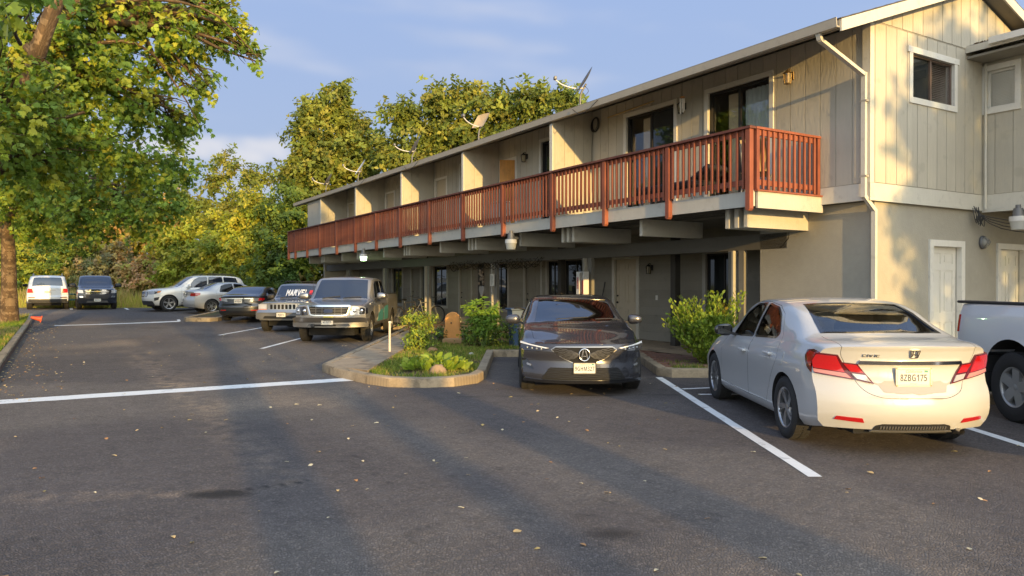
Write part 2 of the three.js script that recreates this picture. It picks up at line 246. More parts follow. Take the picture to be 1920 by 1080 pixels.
// grassed verge on the left, its kerb painted red on the face
const verge = [[-3.1, 3.39], [-9.36, 13.65], [-21.6, 33.7]];
{
  const k = verge.map((p) => p);
  const run = kerbRun([k[2], k[1], k[0]].reverse(), 0.16, 0.14);
  struct(mesh('kerb', run, M.kerb), 'worn concrete kerb of the grassed verge');
  const face = strip(-3.07, 3.39, -9.335, 13.65, 0.02);                    // red paint that survives on the kerb face
  const pts = []; const pos = [], idx = []; const a = [-3.1, 3.39], b = [-18.6, 28.8]; const n = 60;
  for (let i = 0; i <= n; i++) { const X = lerp(a[0], b[0], i / n) + 0.006 * U[1], Z = lerp(a[1], b[1], i / n) + 0.004; pos.push(X, 0.012, -Z, X, 0.098 + 0.012 * Math.sin(i * 2.3), -Z); if (i < n) idx.push(i * 2, i * 2 + 1, i * 2 + 2, i * 2 + 1, i * 2 + 3, i * 2 + 2); }
  const g = new THREE.BufferGeometry(); g.setAttribute('position', new THREE.Float32BufferAttribute(pos, 3)); g.setIndex(idx); g.computeVertexNormals(); metricUV(g);
  struct(mesh('kerb_paint', g, M.kerbRed));
  const s = new THREE.Shape([[-3.25, 3.31], [-9.5, 13.55], [-21.72, 33.55], [-36, 36], [-60, 36], [-60, -20], [-20, -20]].map((p) => new THREE.Vector2(...p)));
  const vg = new THREE.ShapeGeometry(s); vg.rotateX(-Math.PI / 2); vg.translate(0, 0.115, 0); metricUV(vg);
  struct(mesh('verge', vg, M.soil), 'grassy verge under the big trees');
  // island end beside the dark hatchback
  struct(mesh('kerb', kerbRun([[-12.35, 36.5], [-12.35, 31.35], [-12.6, 31.1], [-13.6, 31.15], [-13.85, 31.5], [-13.9, 36.5]].reverse(), 0.15, 0.17), M.kerb), 'kerb of the small island beside the dark hatchback');
  const ig = new THREE.ShapeGeometry(new THREE.Shape([[-12.5, 31.25], [-13.7, 31.25], [-13.76, 36.6], [-12.48, 36.6]].map((p) => new THREE.Vector2(...p)))); ig.rotateX(-Math.PI / 2); ig.translate(0, 0.31, 0); metricUV(ig);
  { const p = ig.attributes.position; for (let i = 0; i < p.count; i++) p.setY(i, rise(-p.getZ(i)) + 0.13); }
  struct(mesh('island_soil', ig, M.soil));
}
// ---------------------------------------------------------------- the apartment building
// Own axes: x = along the front, away from the camera (s), y up, z = into the building (d). Origin: front ground corner of the gable end.
const B = thing('apartment_building', 'long two-storey beige apartment building with red balcony railing', 'building', [5.87, 0, -12.09], Math.atan2(U[1], U[0]));
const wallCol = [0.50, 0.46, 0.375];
Object.assign(M, {
  siding: [0.97, 1.0, 1.035].map((k) => mat(wallCol.map((c) => c * k), 0.78, { map: rep(paintTex, 1.9), bumpMap: rep(grainTex, 0.5, 2.2), bumpScale: 0.0025 })),
  wallDark: mat([0.24, 0.22, 0.18], 0.9),
  trim: mat([0.62, 0.59, 0.51], 0.65, { map: rep(paintTex, 1.3), bumpMap: rep(grainTex, 0.25), bumpScale: 0.001 }),
  trimWhite: mat([0.74, 0.71, 0.64], 0.6, { map: rep(paintTex, 1.1) }),
  stucco: mat([0.395, 0.365, 0.30], 0.92, { map: rep(blotchTex, 2.6), bumpMap: rep(stuccoBump, 0.55), bumpScale: 0.0035 }),
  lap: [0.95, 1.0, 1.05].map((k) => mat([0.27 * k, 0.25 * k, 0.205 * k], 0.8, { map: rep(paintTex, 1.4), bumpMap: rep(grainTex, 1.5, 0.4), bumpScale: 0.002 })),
  beam: mat([0.50, 0.475, 0.41], 0.75, { map: rep(paintTex, 1.2), bumpMap: rep(grainTex, 0.3), bumpScale: 0.002 }),
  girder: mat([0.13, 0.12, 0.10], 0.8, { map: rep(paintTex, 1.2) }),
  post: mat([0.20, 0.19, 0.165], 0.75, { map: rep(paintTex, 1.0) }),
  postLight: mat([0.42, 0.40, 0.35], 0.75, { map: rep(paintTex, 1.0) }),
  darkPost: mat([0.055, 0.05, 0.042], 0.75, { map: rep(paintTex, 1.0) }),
  red: [[0.30, 0.088, 0.046], [0.25, 0.070, 0.038], [0.34, 0.105, 0.055], [0.275, 0.086, 0.050]].map((c) => mat(c, 0.72, { map: rep(woodTex, 0.7), bumpMap: rep(grainTex, 0.1, 0.6), bumpScale: 0.0015 })),
  rail: mat([0.15, 0.05, 0.034], 0.75, { map: rep(woodTex, 0.9) }),
  shingle: mat([0.10, 0.094, 0.086], 0.95, { map: rep(blotchTex, 0.6), bumpMap: rep(stuccoBump, 0.25), bumpScale: 0.01 }),
  gutter: mat([0.40, 0.365, 0.30], 0.55, { map: rep(paintTex, 1.6) }),
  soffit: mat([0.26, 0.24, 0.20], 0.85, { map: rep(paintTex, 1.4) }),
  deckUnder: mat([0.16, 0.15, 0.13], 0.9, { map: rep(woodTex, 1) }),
  aluDark: mat([0.035, 0.032, 0.03], 0.4, { metalness: 0.4 }),
  pane: phys([0.022, 0.026, 0.027], 0.025, { ior: 1.6, specularIntensity: 1 }),
  paneClear: phys([1, 1, 1], 0.0, { transmission: 1, thickness: 0, ior: 1.5 }),
  blind: mat([0.62, 0.60, 0.54], 0.6),
  curtain: mat([0.42, 0.47, 0.45], 0.9, { bumpMap: rep(grainTex, 0.2), bumpScale: 0.003 }),
  doorWhite: mat([0.72, 0.69, 0.62], 0.5, { map: rep(paintTex, 1.7) }),
  doorCream: mat([0.55, 0.47, 0.34], 0.5, { map: rep(paintTex, 1.7) }),
  doorOrange: mat([0.62, 0.27, 0.045], 0.45, { map: rep(woodTex, 0.8) }),
  brass: mat([0.30, 0.20, 0.09], 0.35, { metalness: 0.85 }),
  black: mat([0.018, 0.017, 0.016], 0.5),
  room: mat([0.10, 0.095, 0.085], 0.95),
});
const part = (name, geo, m, parent = B) => mesh(name, geo, m, parent);

// a wall sheet with openings; axis 'x' lies in s,y at depth d; axis 'z' lies in d,y at station s
function wallSheet(outline, holes, thick, at, axis) {
  const s = new THREE.Shape(outline.map((p) => new THREE.Vector2(...p)));
  for (const [a, b, y0, y1] of holes.map((h) => [h[0] - 0.004, h[1] + 0.004, h[2] - 0.004, h[3] + 0.004])) s.holes.push(new THREE.Path([[a, y0], [a, y1], [b, y1], [b, y0]].map((p) => new THREE.Vector2(...p))));
  const g = new THREE.ExtrudeGeometry(s, { depth: thick, bevelEnabled: false });
  if (axis === 'x') g.translate(0, 0, at); else { g.rotateY(-Math.PI / 2); g.translate(at + thick, 0, 0); }
  return metricUV(G(g));
}
// vertical boards 12 mm proud of a sheet, cut round its openings
function boards(parent, axis, face, out, a0, a1, yLow, yTop, holes, w = 0.3, gap = 0.012, off = 0) {
  const cuts = new Set([a0, a1]); for (let a = a0 + off; a < a1; a += w) cuts.add(a); for (const h of holes) { if (h[0] > a0 && h[0] < a1) cuts.add(h[0]); if (h[1] > a0 && h[1] < a1) cuts.add(h[1]); }
  const list = [...cuts].sort((p, q) => p - q), onGrid = (a) => Math.abs(((a - a0 - off) / w) - Math.round((a - a0 - off) / w)) < 1e-4;
  let k = 0;
  for (let i = 0; i + 1 < list.length; i++) {
    let l = list[i], r = list[i + 1]; if (r - l < 0.02) continue; k++;
    const l2 = onGrid(l) ? l + gap / 2 : l, r2 = onGrid(r) ? r - gap / 2 : r, mid = (l + r) / 2; let segs = [[yLow(mid), null]];
    for (const h of [...holes].sort((p, q) => p[2] - q[2])) if (mid > h[0] && mid < h[1]) { const last = segs.pop(); segs.push([last[0], h[2]], [h[3], null]); }
    for (const [y0, y1] of segs) {
      const tl = y1 ?? yTop(l2), tr = y1 ?? yTop(r2); if (Math.max(tl, tr) - y0 < 0.03) continue;
      const g = extrude([[l2, y0], [r2, y0], [r2, Math.max(tr, y0 + 0.01)], [l2, Math.max(tl, y0 + 0.01)]], 0.012);
      if (axis === 'x') g.translate(0, 0, out < 0 ? face - 0.012 : face); else { g.rotateY(-Math.PI / 2); g.translate(out < 0 ? face : face + 0.012, 0, 0); }
      part('plank', metricUV(G(g)), M.siding[(k * 7) % 3], parent);
    }
  }
}
const EAVE_D = -1.39, EAVE_Y = 5.45, SLOPE = 0.36, RIDGE_D = 2.88, LEN = 28.9, RIDGE_Y = EAVE_Y + SLOPE * (RIDGE_D - EAVE_D);
const roofUnder = (d) => EAVE_Y - 0.1 + SLOPE * (d < RIDGE_D ? d - EAVE_D : 2 * RIDGE_D - EAVE_D - d);
const BACK_D = 6.0, FRONT_D = -0.21;
// ---- upper front wall
const slider = [[1.9, 3.4], [4.36, 5.9], [7.75, 9.4], [12.3, 14.05], [16.9, 18.5], [21.4, 23.0]];
const openDoors = [[10.72, 11.5], [15.1, 15.9], [19.6, 20.4], [24.1, 24.9]];
const frontHoles = [...slider.map(([a, b]) => [a, b, 3.08, 5.38]), ...openDoors.map(([a, b]) => [a, b, 3.08, 5.12])];
const upper = part('upper_wall', wallSheet([[-0.05, 2.94], [LEN, 2.94], [LEN, roofUnder(FRONT_D)], [-0.05, roofUnder(FRONT_D)]], frontHoles, 0.12, FRONT_D, 'x'), M.siding[0]);
boards(upper, 'x', FRONT_D, -1, -0.05, LEN, () => 3.22, () => roofUnder(FRONT_D) - 0.02, frontHoles, 0.3, 0.014);
part('belly_band', box(-0.07, LEN, 2.935, 3.21, FRONT_D - 0.024, FRONT_D), M.trim, upper);
part('corner_board', box(-0.05 - 0.02, 0.06, 3.212, roofUnder(FRONT_D) - 0.02, FRONT_D - 0.03, FRONT_D - 0.013), M.trim, upper);
function slidingDoor([a, b], open, curtainSide) {
  const w = part('sliding_door', merge([box(a - 0.09, a, 3.06, 5.47, FRONT_D - 0.035, FRONT_D + 0.01), box(b, b + 0.09, 3.06, 5.47, FRONT_D - 0.035, FRONT_D + 0.01), box(a, b, 5.38, 5.47, FRONT_D - 0.035, FRONT_D + 0.01)]), M.trimWhite);
  const m = (a + b) / 2, z = FRONT_D + 0.03;
  part('frame', merge([box(a, b, 5.33, 5.38, z, z + 0.08), box(a, b, 3.08, 3.12, z, z + 0.08), box(a, a + 0.045, 3.12, 5.33, z, z + 0.08), box(b - 0.045, b, 3.12, 5.33, z, z + 0.08), box(m - 0.03, m + 0.03, 3.12, 5.33, z + 0.01, z + 0.06)]), M.aluDark, w);
  part('pane', box(a + 0.045, m - 0.03, 3.12, 5.33, z + 0.03, z + 0.036), curtainSide ? M.paneClear : M.pane, w);
  part('pane', box(m + 0.03, b - 0.045, 3.12, 5.33, z + 0.045, z + 0.051), open ? M.paneClear : M.pane, w);
  if (curtainSide) { const pts = []; for (let i = 0; i <= 24; i++) pts.push([lerp(a + 0.03, m - 0.02, i / 24), 0.035 * Math.sin(i * 1.7)]); const g = new THREE.PlaneGeometry(1, 1, 24, 1), p = g.attributes.position; for (let i = 0; i < p.count; i++) { const k = Math.round((p.getX(i) + 0.5) * 24); p.setXYZ(i, pts[k][0], p.getY(i) > 0 ? 5.3 : 3.1, z + 0.16 + pts[k][1]); } g.computeVertexNormals(); part('curtain', g, M.curtain, w); }
  if (open) part('curtain', box(m + 0.1, b - 0.35, 3.12, 5.3, z + 0.16, z + 0.18), mat([0.45, 0.37, 0.24], 0.9), w);
  return w;
}
slider.forEach((s, i) => slidingDoor(s, i < 2, i === 0));
openDoors.forEach(([a, b], i) => {
  const d = part('unit_door', merge([box(a - 0.08, a, 3.06, 5.2, FRONT_D - 0.03, FRONT_D + 0.02), box(b, b + 0.08, 3.06, 5.2, FRONT_D - 0.03, FRONT_D + 0.02), box(a, b, 5.12, 5.2, FRONT_D - 0.03, FRONT_D + 0.02)]), M.trimWhite);
  part('leaf', box(a, b, 3.08, 5.12, FRONT_D + 0.03, FRONT_D + 0.07), i === 0 ? M.doorOrange : M.doorCream, d);
  if (i === 0) { d.userData.label = 'orange varnished door standing open'; const g = box(0, 0.42, 3.09, 5.1, -0.02, 0.02); g.rotateY(1.15); g.translate(a + 0.02, 0, FRONT_D - 0.03); part('open_leaf', g, M.doorOrange, d); }
  part('knob', new THREE.SphereGeometry(0.032, 10, 8).translate(a + 0.09, 4.08, FRONT_D + 0.0), M.brass, d);
});
// ---- gable end (upper part), window, flashing
const gWin = [0.92, 2.2, 4.72, 5.46];
const gTop = (d) => roofUnder(d) + 0.02;
const gable = part('gable_wall', wallSheet([[FRONT_D, 2.94], [BACK_D, 2.94], [BACK_D, gTop(BACK_D)], [RIDGE_D, gTop(RIDGE_D)], [FRONT_D, gTop(FRONT_D)]], [gWin], 0.12, -0.05, 'z'), M.siding[0]);
boards(gable, 'z', -0.062, -1, FRONT_D, 3.2, () => 3.225, () => 5.78, [gWin], 0.298, 0.013, 0.1);
boards(gable, 'z', -0.075, -1, FRONT_D, BACK_D, (d) => 5.80, (d) => Math.max(5.82, gTop(d) - 0.04), [], 0.298, 0.013, 0.24);
part('flashing', box(-0.075, -0.05, 5.783, 5.798, FRONT_D, BACK_D), M.gutter, gable);
part('upper_gable_sheet', wallSheet([[FRONT_D, 5.80], [BACK_D, 5.80], [RIDGE_D, gTop(RIDGE_D) - 0.03]], [], 0.012, -0.0625, 'z'), M.siding[1], gable);
part('belly_band', box(-0.078, -0.05, 2.93, 3.215, FRONT_D - 0.024, 3.2), M.trim, gable);
part('corner_board', box(-0.078, -0.0625, 3.218, 5.76, FRONT_D - 0.03, FRONT_D + 0.07), M.trim, gable);
{
  const [a, b, y0, y1] = gWin, x = -0.05, w = part('window', merge([box(x - 0.045, x + 0.01, y0 - 0.1, y0, a - 0.09, b + 0.09), box(x - 0.045, x + 0.01, y0, y1, a - 0.09, a), box(x - 0.045, x + 0.01, y0, y1, b, b + 0.09), box(x - 0.05, x + 0.01, y1, y1 + 0.1, a - 0.14, b + 0.14)]), M.trimWhite);
  const m = (a + b) / 2;
  part('frame', merge([box(x + 0.02, x + 0.08, y0, y0 + 0.03, a, b), box(x + 0.02, x + 0.08, y1 - 0.03, y1, a, b), box(x + 0.02, x + 0.08, y0 + 0.03, y1 - 0.03, a, a + 0.03), box(x + 0.02, x + 0.08, y0 + 0.03, y1 - 0.03, b - 0.03, b), box(x + 0.02, x + 0.08, y0 + 0.03, y1 - 0.03, m - 0.025, m + 0.025)]), mat([0.13, 0.09, 0.07], 0.5), w);
  part('pane', box(x + 0.05, x + 0.055, y0 + 0.03, y1 - 0.03, a + 0.03, m - 0.025), M.pane, w);
  part('pane', box(x + 0.035, x + 0.04, y0 + 0.03, y1 - 0.03, m + 0.025, b - 0.03), M.paneClear, w);
  const sl = []; for (let y = y0 + 0.05; y < y1 - 0.04; y += 0.032) { const g = new THREE.BoxGeometry(0.026, 0.002, b - m - 0.09); g.rotateZ(0.75); g.translate(x + 0.1, y, (m + b) / 2); sl.push(g); }
  const bl = part('blind', merge(sl), mat([0.25, 0.20, 0.17], 0.6), w); bl.userData.kind = 'stuff';
}
// ---- lower storey: stucco storage block, gable-side doors
const gd = [[1.66, 2.56], [3.93, 4.83]];
const st = part('stucco_wall', wallSheet([[0, 0.0], [8.2, 0.0], [8.2, 2.94], [0, 2.94]], gd.map(([a, b]) => [a, b, 0.16, 2.25]), 0.14, 0, 'z'), M.stucco);
part('front_return', box(0.14, 2.3, 0.0, 2.94, 0, 0.14), M.stucco, st);
part('inner_return', box(2.16, 2.3, 0.0, 2.94, 0.14, 1.7), M.stucco, st);
part('corner_trim', box(-0.012, 0.05, 0.0, 2.92, -0.012, -0.002), M.trim, st);
gd.forEach(([a, b], i) => {
  const d = part('utility_door', merge([box(-0.035, 0.06, 0.12, 2.36, a - 0.11, a), box(-0.035, 0.06, 0.12, 2.36, b, b + 0.11), box(-0.035, 0.06, 2.25, 2.36, a, b)]), M.trimWhite);
  panelDoor(d, 'z', 0.085, a, b, 0.16, 2.25, M.doorWhite);
  part('knob', new THREE.SphereGeometry(0.03, 10, 8).translate(0.05, 1.1, a + 0.08), M.aluDark, d);
});
function panelDoor(parent, axis, at, a, b, y0, y1, m) {                    // a six-panel leaf: rails and stiles stand proud of the panels
  const w = b - a, h = y1 - y0, L = [], st = 0.11, mid = 0.1, put = (a0, a1, b0, b1, t0, t1) => L.push(axis === 'z' ? box(at - t1, at - t0, b0, b1, a0, a1) : box(a0, a1, b0, b1, at - t1, at - t0));
  put(a + 0.004, b - 0.004, y0, y1, -0.03, 0.0);
  const rows = [[0.11, 0.36], [0.44, 0.80], [0.855, 0.945]], colsX = [[st, w / 2 - mid / 2], [w / 2 + mid / 2, w - st]];
  put(a + 0.004, a + st, y0, y1, 0, 0.012); put(b - st, b - 0.004, y0, y1, 0, 0.012); put(a + w / 2 - mid / 2, a + w / 2 + mid / 2, y0, y1, 0, 0.012);
  const ys = [0, ...rows.flat(), 1]; for (let i = 0; i < ys.length; i += 2) for (const [c0, c1] of colsX) put(a + c0, a + c1, y0 + ys[i] * h, y0 + ys[i + 1] * h, 0, 0.012);
  for (const [r0, r1] of rows) for (const [c0, c1] of colsX) put(a + c0 + 0.035, a + c1 - 0.035, y0 + r0 * h + 0.035, y0 + r1 * h - 0.035, 0, 0.009);
  return part('leaf', merge(L), m, parent);
}
// ---- recessed lower front wall of lap siding, with doors and windows (d = 1.7)
const LOW_D = 1.7;
const lowDoors = [[7.75, 8.65], [12.3, 13.2], [16.9, 17.8], [21.4, 22.3]], lowWins = [[4.25, 5.3], [9.9, 11.0], [11.3, 11.9], [14.3, 15.4], [18.9, 20.1], [23.3, 24.4]];
const lowHoles = [...lowDoors.map(([a, b]) => [a, b, 0.16, 2.26]), ...lowWins.map(([a, b], i) => [a, b, i === 0 ? 0.45 : i === 2 ? 0.95 : 0.75, 2.3])];
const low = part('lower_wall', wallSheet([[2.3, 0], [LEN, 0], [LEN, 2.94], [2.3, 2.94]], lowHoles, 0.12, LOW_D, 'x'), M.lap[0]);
{
  const ends = [2.3, ...lowHoles.flatMap((h) => [h[0], h[1]]), LEN].sort((a, b) => a - b); let n = 0;
  for (let i = 0; i + 1 < ends.length; i++) {
    const a = ends[i] + 0.06, b = ends[i + 1] - 0.06, hole = lowHoles.find((h) => (h[0] + h[1]) / 2 > ends[i] && (h[0] + h[1]) / 2 < ends[i + 1]); if (b - a < 0.05) continue;
    for (let k = 0; k < 12; k++) {
      const y = 0.16 + k * 0.215; if (hole && y + 0.215 > hole[2] - 0.07) break;
      const g = extrude([[0, 0], [0.206, 0], [0.206, 0.008], [0, 0.022]], b - a); g.rotateZ(Math.PI / 2); g.scale(-1, 1, 1); // thickness along x, height y, length z
      const q = new THREE.BoxGeometry(b - a, 0.21, 0.014); q.rotateX(-0.045); q.translate((a + b) / 2, y + 0.105, LOW_D - 0.011);
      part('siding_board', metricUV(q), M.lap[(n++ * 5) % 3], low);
    }
  }
  lowDoors.forEach(([a, b], i) => {
    const d = part('entry_door', merge([box(a - 0.1, a, 0.155, 2.37, LOW_D - 0.04, LOW_D + 0.02), box(b, b + 0.1, 0.155, 2.37, LOW_D - 0.04, LOW_D + 0.02), box(a, b, 2.26, 2.37, LOW_D - 0.04, LOW_D + 0.02)]), i ? M.postLight : M.trim);
    panelDoor(d, 'x', LOW_D + 0.05, a, b, 0.16, 2.26, i ? M.lap[1] : M.doorCream);
    part('knob', new THREE.SphereGeometry(0.03, 10, 8).translate(b - 0.08, 1.1, LOW_D + 0.01), M.black, d); part('deadbolt', new THREE.SphereGeometry(0.025, 10, 8).translate(b - 0.08, 1.28, LOW_D + 0.02), M.black, d);
  });
  lowWins.forEach(([a, b], i) => {
    const y0 = i === 0 ? 0.45 : i === 2 ? 0.95 : 0.75, w = part('window', merge([box(a - 0.1, a, y0 - 0.1, 2.4, LOW_D - 0.04, LOW_D + 0.02), box(b, b + 0.1, y0 - 0.1, 2.4, LOW_D - 0.04, LOW_D + 0.02), box(a, b, 2.3, 2.4, LOW_D - 0.04, LOW_D + 0.02), box(a, b, y0 - 0.1, y0, LOW_D - 0.04, LOW_D + 0.02)]), M.postLight), m = (a + b) / 2;
    part('frame', merge([box(a, b, 2.26, 2.3, LOW_D + 0.03, LOW_D + 0.08), box(a, b, y0, y0 + 0.04, LOW_D + 0.03, LOW_D + 0.08), box(a, a + 0.035, y0 + 0.04, 2.26, LOW_D + 0.03, LOW_D + 0.08), box(b - 0.035, b, y0 + 0.04, 2.26, LOW_D + 0.03, LOW_D + 0.08), box(m - 0.02, m + 0.02, y0 + 0.04, 2.26, LOW_D + 0.03, LOW_D + 0.07)]), M.aluDark, w);
    part('pane', box(a + 0.035, m - 0.02, y0 + 0.04, 2.26, LOW_D + 0.05, LOW_D + 0.055), M.pane, w); part('pane', box(m + 0.02, b - 0.035, y0 + 0.04, 2.26, LOW_D + 0.05, LOW_D + 0.055), M.pane, w);
  });
}
// ---- closing the shell: far end, back, floors
part('far_wall', box(LEN - 0.12, LEN, 0, 5.7, FRONT_D + 0.12, BACK_D), M.siding[0]);
part('far_gable_wall', wallSheet([[FRONT_D, 5.7], [BACK_D, 5.7], [BACK_D, gTop(BACK_D) - 0.03], [RIDGE_D, gTop(RIDGE_D) - 0.03], [FRONT_D, gTop(FRONT_D) - 0.03]], [], 0.12, LEN - 0.12, 'z'), M.siding[0]);
part('back_wall', box(0.09, LEN - 0.12, 0, 6.0, BACK_D - 0.12, BACK_D), M.siding[0]);
part('upper_floor', box(0.09, LEN - 0.12, 2.955, 3.05, FRONT_D + 0.13, BACK_D - 0.13), M.room);
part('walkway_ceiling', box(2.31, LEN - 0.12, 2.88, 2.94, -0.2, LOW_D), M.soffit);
// ---- roof: two slabs with shingle courses at the near rake, fascia, gutter
{
  const th = 0.12, s0 = -0.35, s1 = LEN + 0.3;
  const slab = (d0, d1) => { const y = (d) => EAVE_Y + SLOPE * (d < RIDGE_D + 1e-6 ? d - EAVE_D : 2 * RIDGE_D - EAVE_D - d); const g = extrude([[d0, y(d0) - 0.07], [d1, y(d1) - 0.07], [d1, y(d1) + th - 0.05], [d0, y(d0) + th - 0.05]], s1 - s0); g.rotateY(-Math.PI / 2); g.translate(s1, 0, 0); return metricUV(G(g)); };
  const roof = part('roof', merge([slab(EAVE_D, RIDGE_D), slab(RIDGE_D, 2 * RIDGE_D - EAVE_D)]), M.soffit);
  const nC = 30;                                                          // shingle courses
  for (let k = 0; k < nC; k++) {
    const front = k < nC / 2, i = front ? k : k - nC / 2, w = (RIDGE_D - EAVE_D) / (nC / 2), d0 = EAVE_D - 0.04 + i * w, L = w * 1.1 / Math.cos(Math.atan(SLOPE));
    const g = new THREE.BoxGeometry(s1 - s0 + 0.06, 0.016, L); g.translate(0, 0, L / 2); g.rotateX(-Math.atan(SLOPE) + 0.02); g.translate((s0 + s1) / 2, EAVE_Y + SLOPE * (d0 - EAVE_D) + th - 0.04, d0);
    if (!front) { g.translate(0, 0, -RIDGE_D); g.rotateY(Math.PI); g.translate(s0 + s1, 0, RIDGE_D); }
    part('shingle_course', metricUV(g), M.shingle, roof);
  }
  part('gutter', (() => { const g = extrude([[0, 0], [0.015, -0.125], [0.1, -0.125], [0.1, 0.0], [0.085, 0.0], [0.085, -0.105], [0.03, -0.105], [0.018, 0.012], [-0.006, 0.012]], s1 - s0); g.rotateY(-Math.PI / 2); g.translate(s1, EAVE_Y + 0.06, EAVE_D - 0.11); return metricUV(G(g)); })(), M.gutter, roof);
  const rake = (sx, d0, d1) => { const y = (d) => EAVE_Y + SLOPE * (d < RIDGE_D + 1e-6 ? d - EAVE_D : 2 * RIDGE_D - EAVE_D - d); const g = extrude([[d0, y(d0) - 0.115], [d1, y(d1) - 0.115], [d1, y(d1) + 0.062], [d0, y(d0) + 0.062]], 0.03); g.rotateY(-Math.PI / 2); g.translate(sx + 0.03, 0, 0); return metricUV(G(g)); };
  part('rake_board', rake(s0 - 0.033, EAVE_D - 0.02, RIDGE_D), M.trim, roof); part('rake_board', rake(s0 - 0.033, RIDGE_D, 2 * RIDGE_D - EAVE_D), M.trim, roof); part('rake_board', rake(s1 + 0.003, EAVE_D, RIDGE_D), M.trim, roof);
}
// downspout at the near corner
{
  const sp = part('downspout', (() => {
    const seg = (a, b, w = 0.075) => { const d = b.clone().sub(a), L = d.length(), g = new THREE.BoxGeometry(w, L, 0.055); g.translate(0, L / 2, 0); g.applyQuaternion(new THREE.Quaternion().setFromUnitVectors(V(0, 1, 0), d.normalize())); g.translate(a.x, a.y, a.z); return g; };
    const x = 0.0, a = V(x, 5.42, EAVE_D - 0.055), b = V(x, 5.3, EAVE_D + 0.0), c = V(x, 4.93, FRONT_D - 0.075), d = V(x, 2.98, FRONT_D - 0.075), e = V(x - 0.03, 2.78, -0.055), f = V(x - 0.03, 0.1, -0.055);
    return metricUV(merge([seg(a, b), seg(b, c), seg(c.clone().setY(4.97), d), seg(d.clone().setY(3.0), e), seg(e.clone().setY(2.8), f)]));
  })(), M.trim);
  part('strap', merge([box(-0.06, 0.06, 4.5, 4.53, FRONT_D - 0.105, FRONT_D - 0.035), box(-0.06, 0.06, 3.3, 3.33, FRONT_D - 0.105, FRONT_D - 0.035)]), M.gutter, sp);
}
// ---- wing that projects towards the camera on the right, on the upper floor
{
  const D = 3.2, s1 = -0.062, s0 = -5.2, wz = [-0.62, -0.14, 4.78, 5.46];
  const wing = part('wing_wall', wallSheet([[s0, 2.94], [s1, 2.94], [s1, 5.95], [s0, 5.95]], [wz], 0.12, D, 'x'), M.siding[0]);
  boards(wing, 'x', D, -1, s0, s1, () => 3.225, () => 5.6, [wz], 0.3, 0.013, 0.12);
  part('belly_band', box(s0, s1, 2.9, 3.215, D - 0.026, D), M.trim, wing);
  part('wing_soffit', box(s0, s1, 2.94, 3.0, D + 0.12, 8.2), M.soffit, wing); part('end_wall', box(s0 - 0.1, s0, 2.94, 5.95, D, 8.2), M.siding[0], wing);
  part('corner_pipe', tube([V(s1 - 0.08, 5.6, D - 0.06), V(s1 - 0.08, 2.95, D - 0.06)], 0.022, 8), M.trim, wing);
  const w = part('window', merge([box(wz[0] - 0.09, wz[0], wz[2] - 0.1, wz[3] + 0.1, D - 0.045, D + 0.01), box(wz[1], wz[1] + 0.085, wz[2] - 0.1, wz[3] + 0.1, D - 0.045, D + 0.01), box(wz[0], wz[1], wz[2] - 0.1, wz[2], D - 0.045, D + 0.01), box(wz[0], wz[1], wz[3], wz[3] + 0.1, D - 0.045, D + 0.01)]), M.trimWhite);
  part('frame', merge([box(wz[0], wz[1], wz[2], wz[2] + 0.035, D + 0.02, D + 0.07), box(wz[0], wz[1], wz[3] - 0.035, wz[3], D + 0.02, D + 0.07), box(wz[0], wz[0] + 0.035, wz[2], wz[3], D + 0.02, D + 0.07), box(wz[1] - 0.035, wz[1], wz[2], wz[3], D + 0.02, D + 0.07)]), M.trimWhite, w);
  part('pane', box(wz[0] + 0.035, wz[1] - 0.035, wz[2] + 0.035, wz[3] - 0.035, D + 0.04, D + 0.045), M.paneClear, w);
  const sl = []; for (let y = wz[2] + 0.05; y < wz[3] - 0.04; y += 0.027) { const g = new THREE.BoxGeometry(wz[1] - wz[0] - 0.08, 0.002, 0.026); g.rotateX(0.9); g.translate((wz[0] + wz[1]) / 2, y, D + 0.095); sl.push(g); }
  const bl = part('blind', merge(sl), M.blind, w); bl.userData.kind = 'stuff';
  const e = D - 0.6, wr = part('wing_roof', (() => { const g = extrude([[e, 5.72], [8.2, 5.72 + 0.33 * 5.6], [8.2, 5.84 + 0.33 * 5.6], [e, 5.84]], s1 - s0 + 0.35); g.rotateY(-Math.PI / 2); g.translate(s1, 0, 0); return metricUV(G(g)); })(), M.shingle);
  wr.geometry.translate(0, 0, 0);
  part('fascia', box(s0 - 0.3, s1 - 0.002, 5.715, 5.83, e - 0.025, e), M.trim, wr); part('gutter', box(s0 - 0.3, s1 - 0.45, 5.75, 5.86, e - 0.13, e - 0.028), M.trimWhite, wr);
  part('rafter_soffit', box(s0, s1, 5.62, 5.66, e + 0.02, D - 0.03), M.soffit, wr);
  const lit = []; for (let i = 0; i < 70; i++) { const g = new THREE.TetrahedronGeometry(rr(0.012, 0.035)); g.scale(1.6, 0.6, 1); g.rotateY(rnd() * 6); const dd = e + rr(0.0, 0.5); g.translate(rr(-2.2, s1), 5.85 + 0.33 * (dd - e), dd); lit.push(g); }
  const lf = part('leaf_litter', merge(lit), mat([0.13, 0.075, 0.035], 1), wr); lf.userData.kind = 'stuff';
}
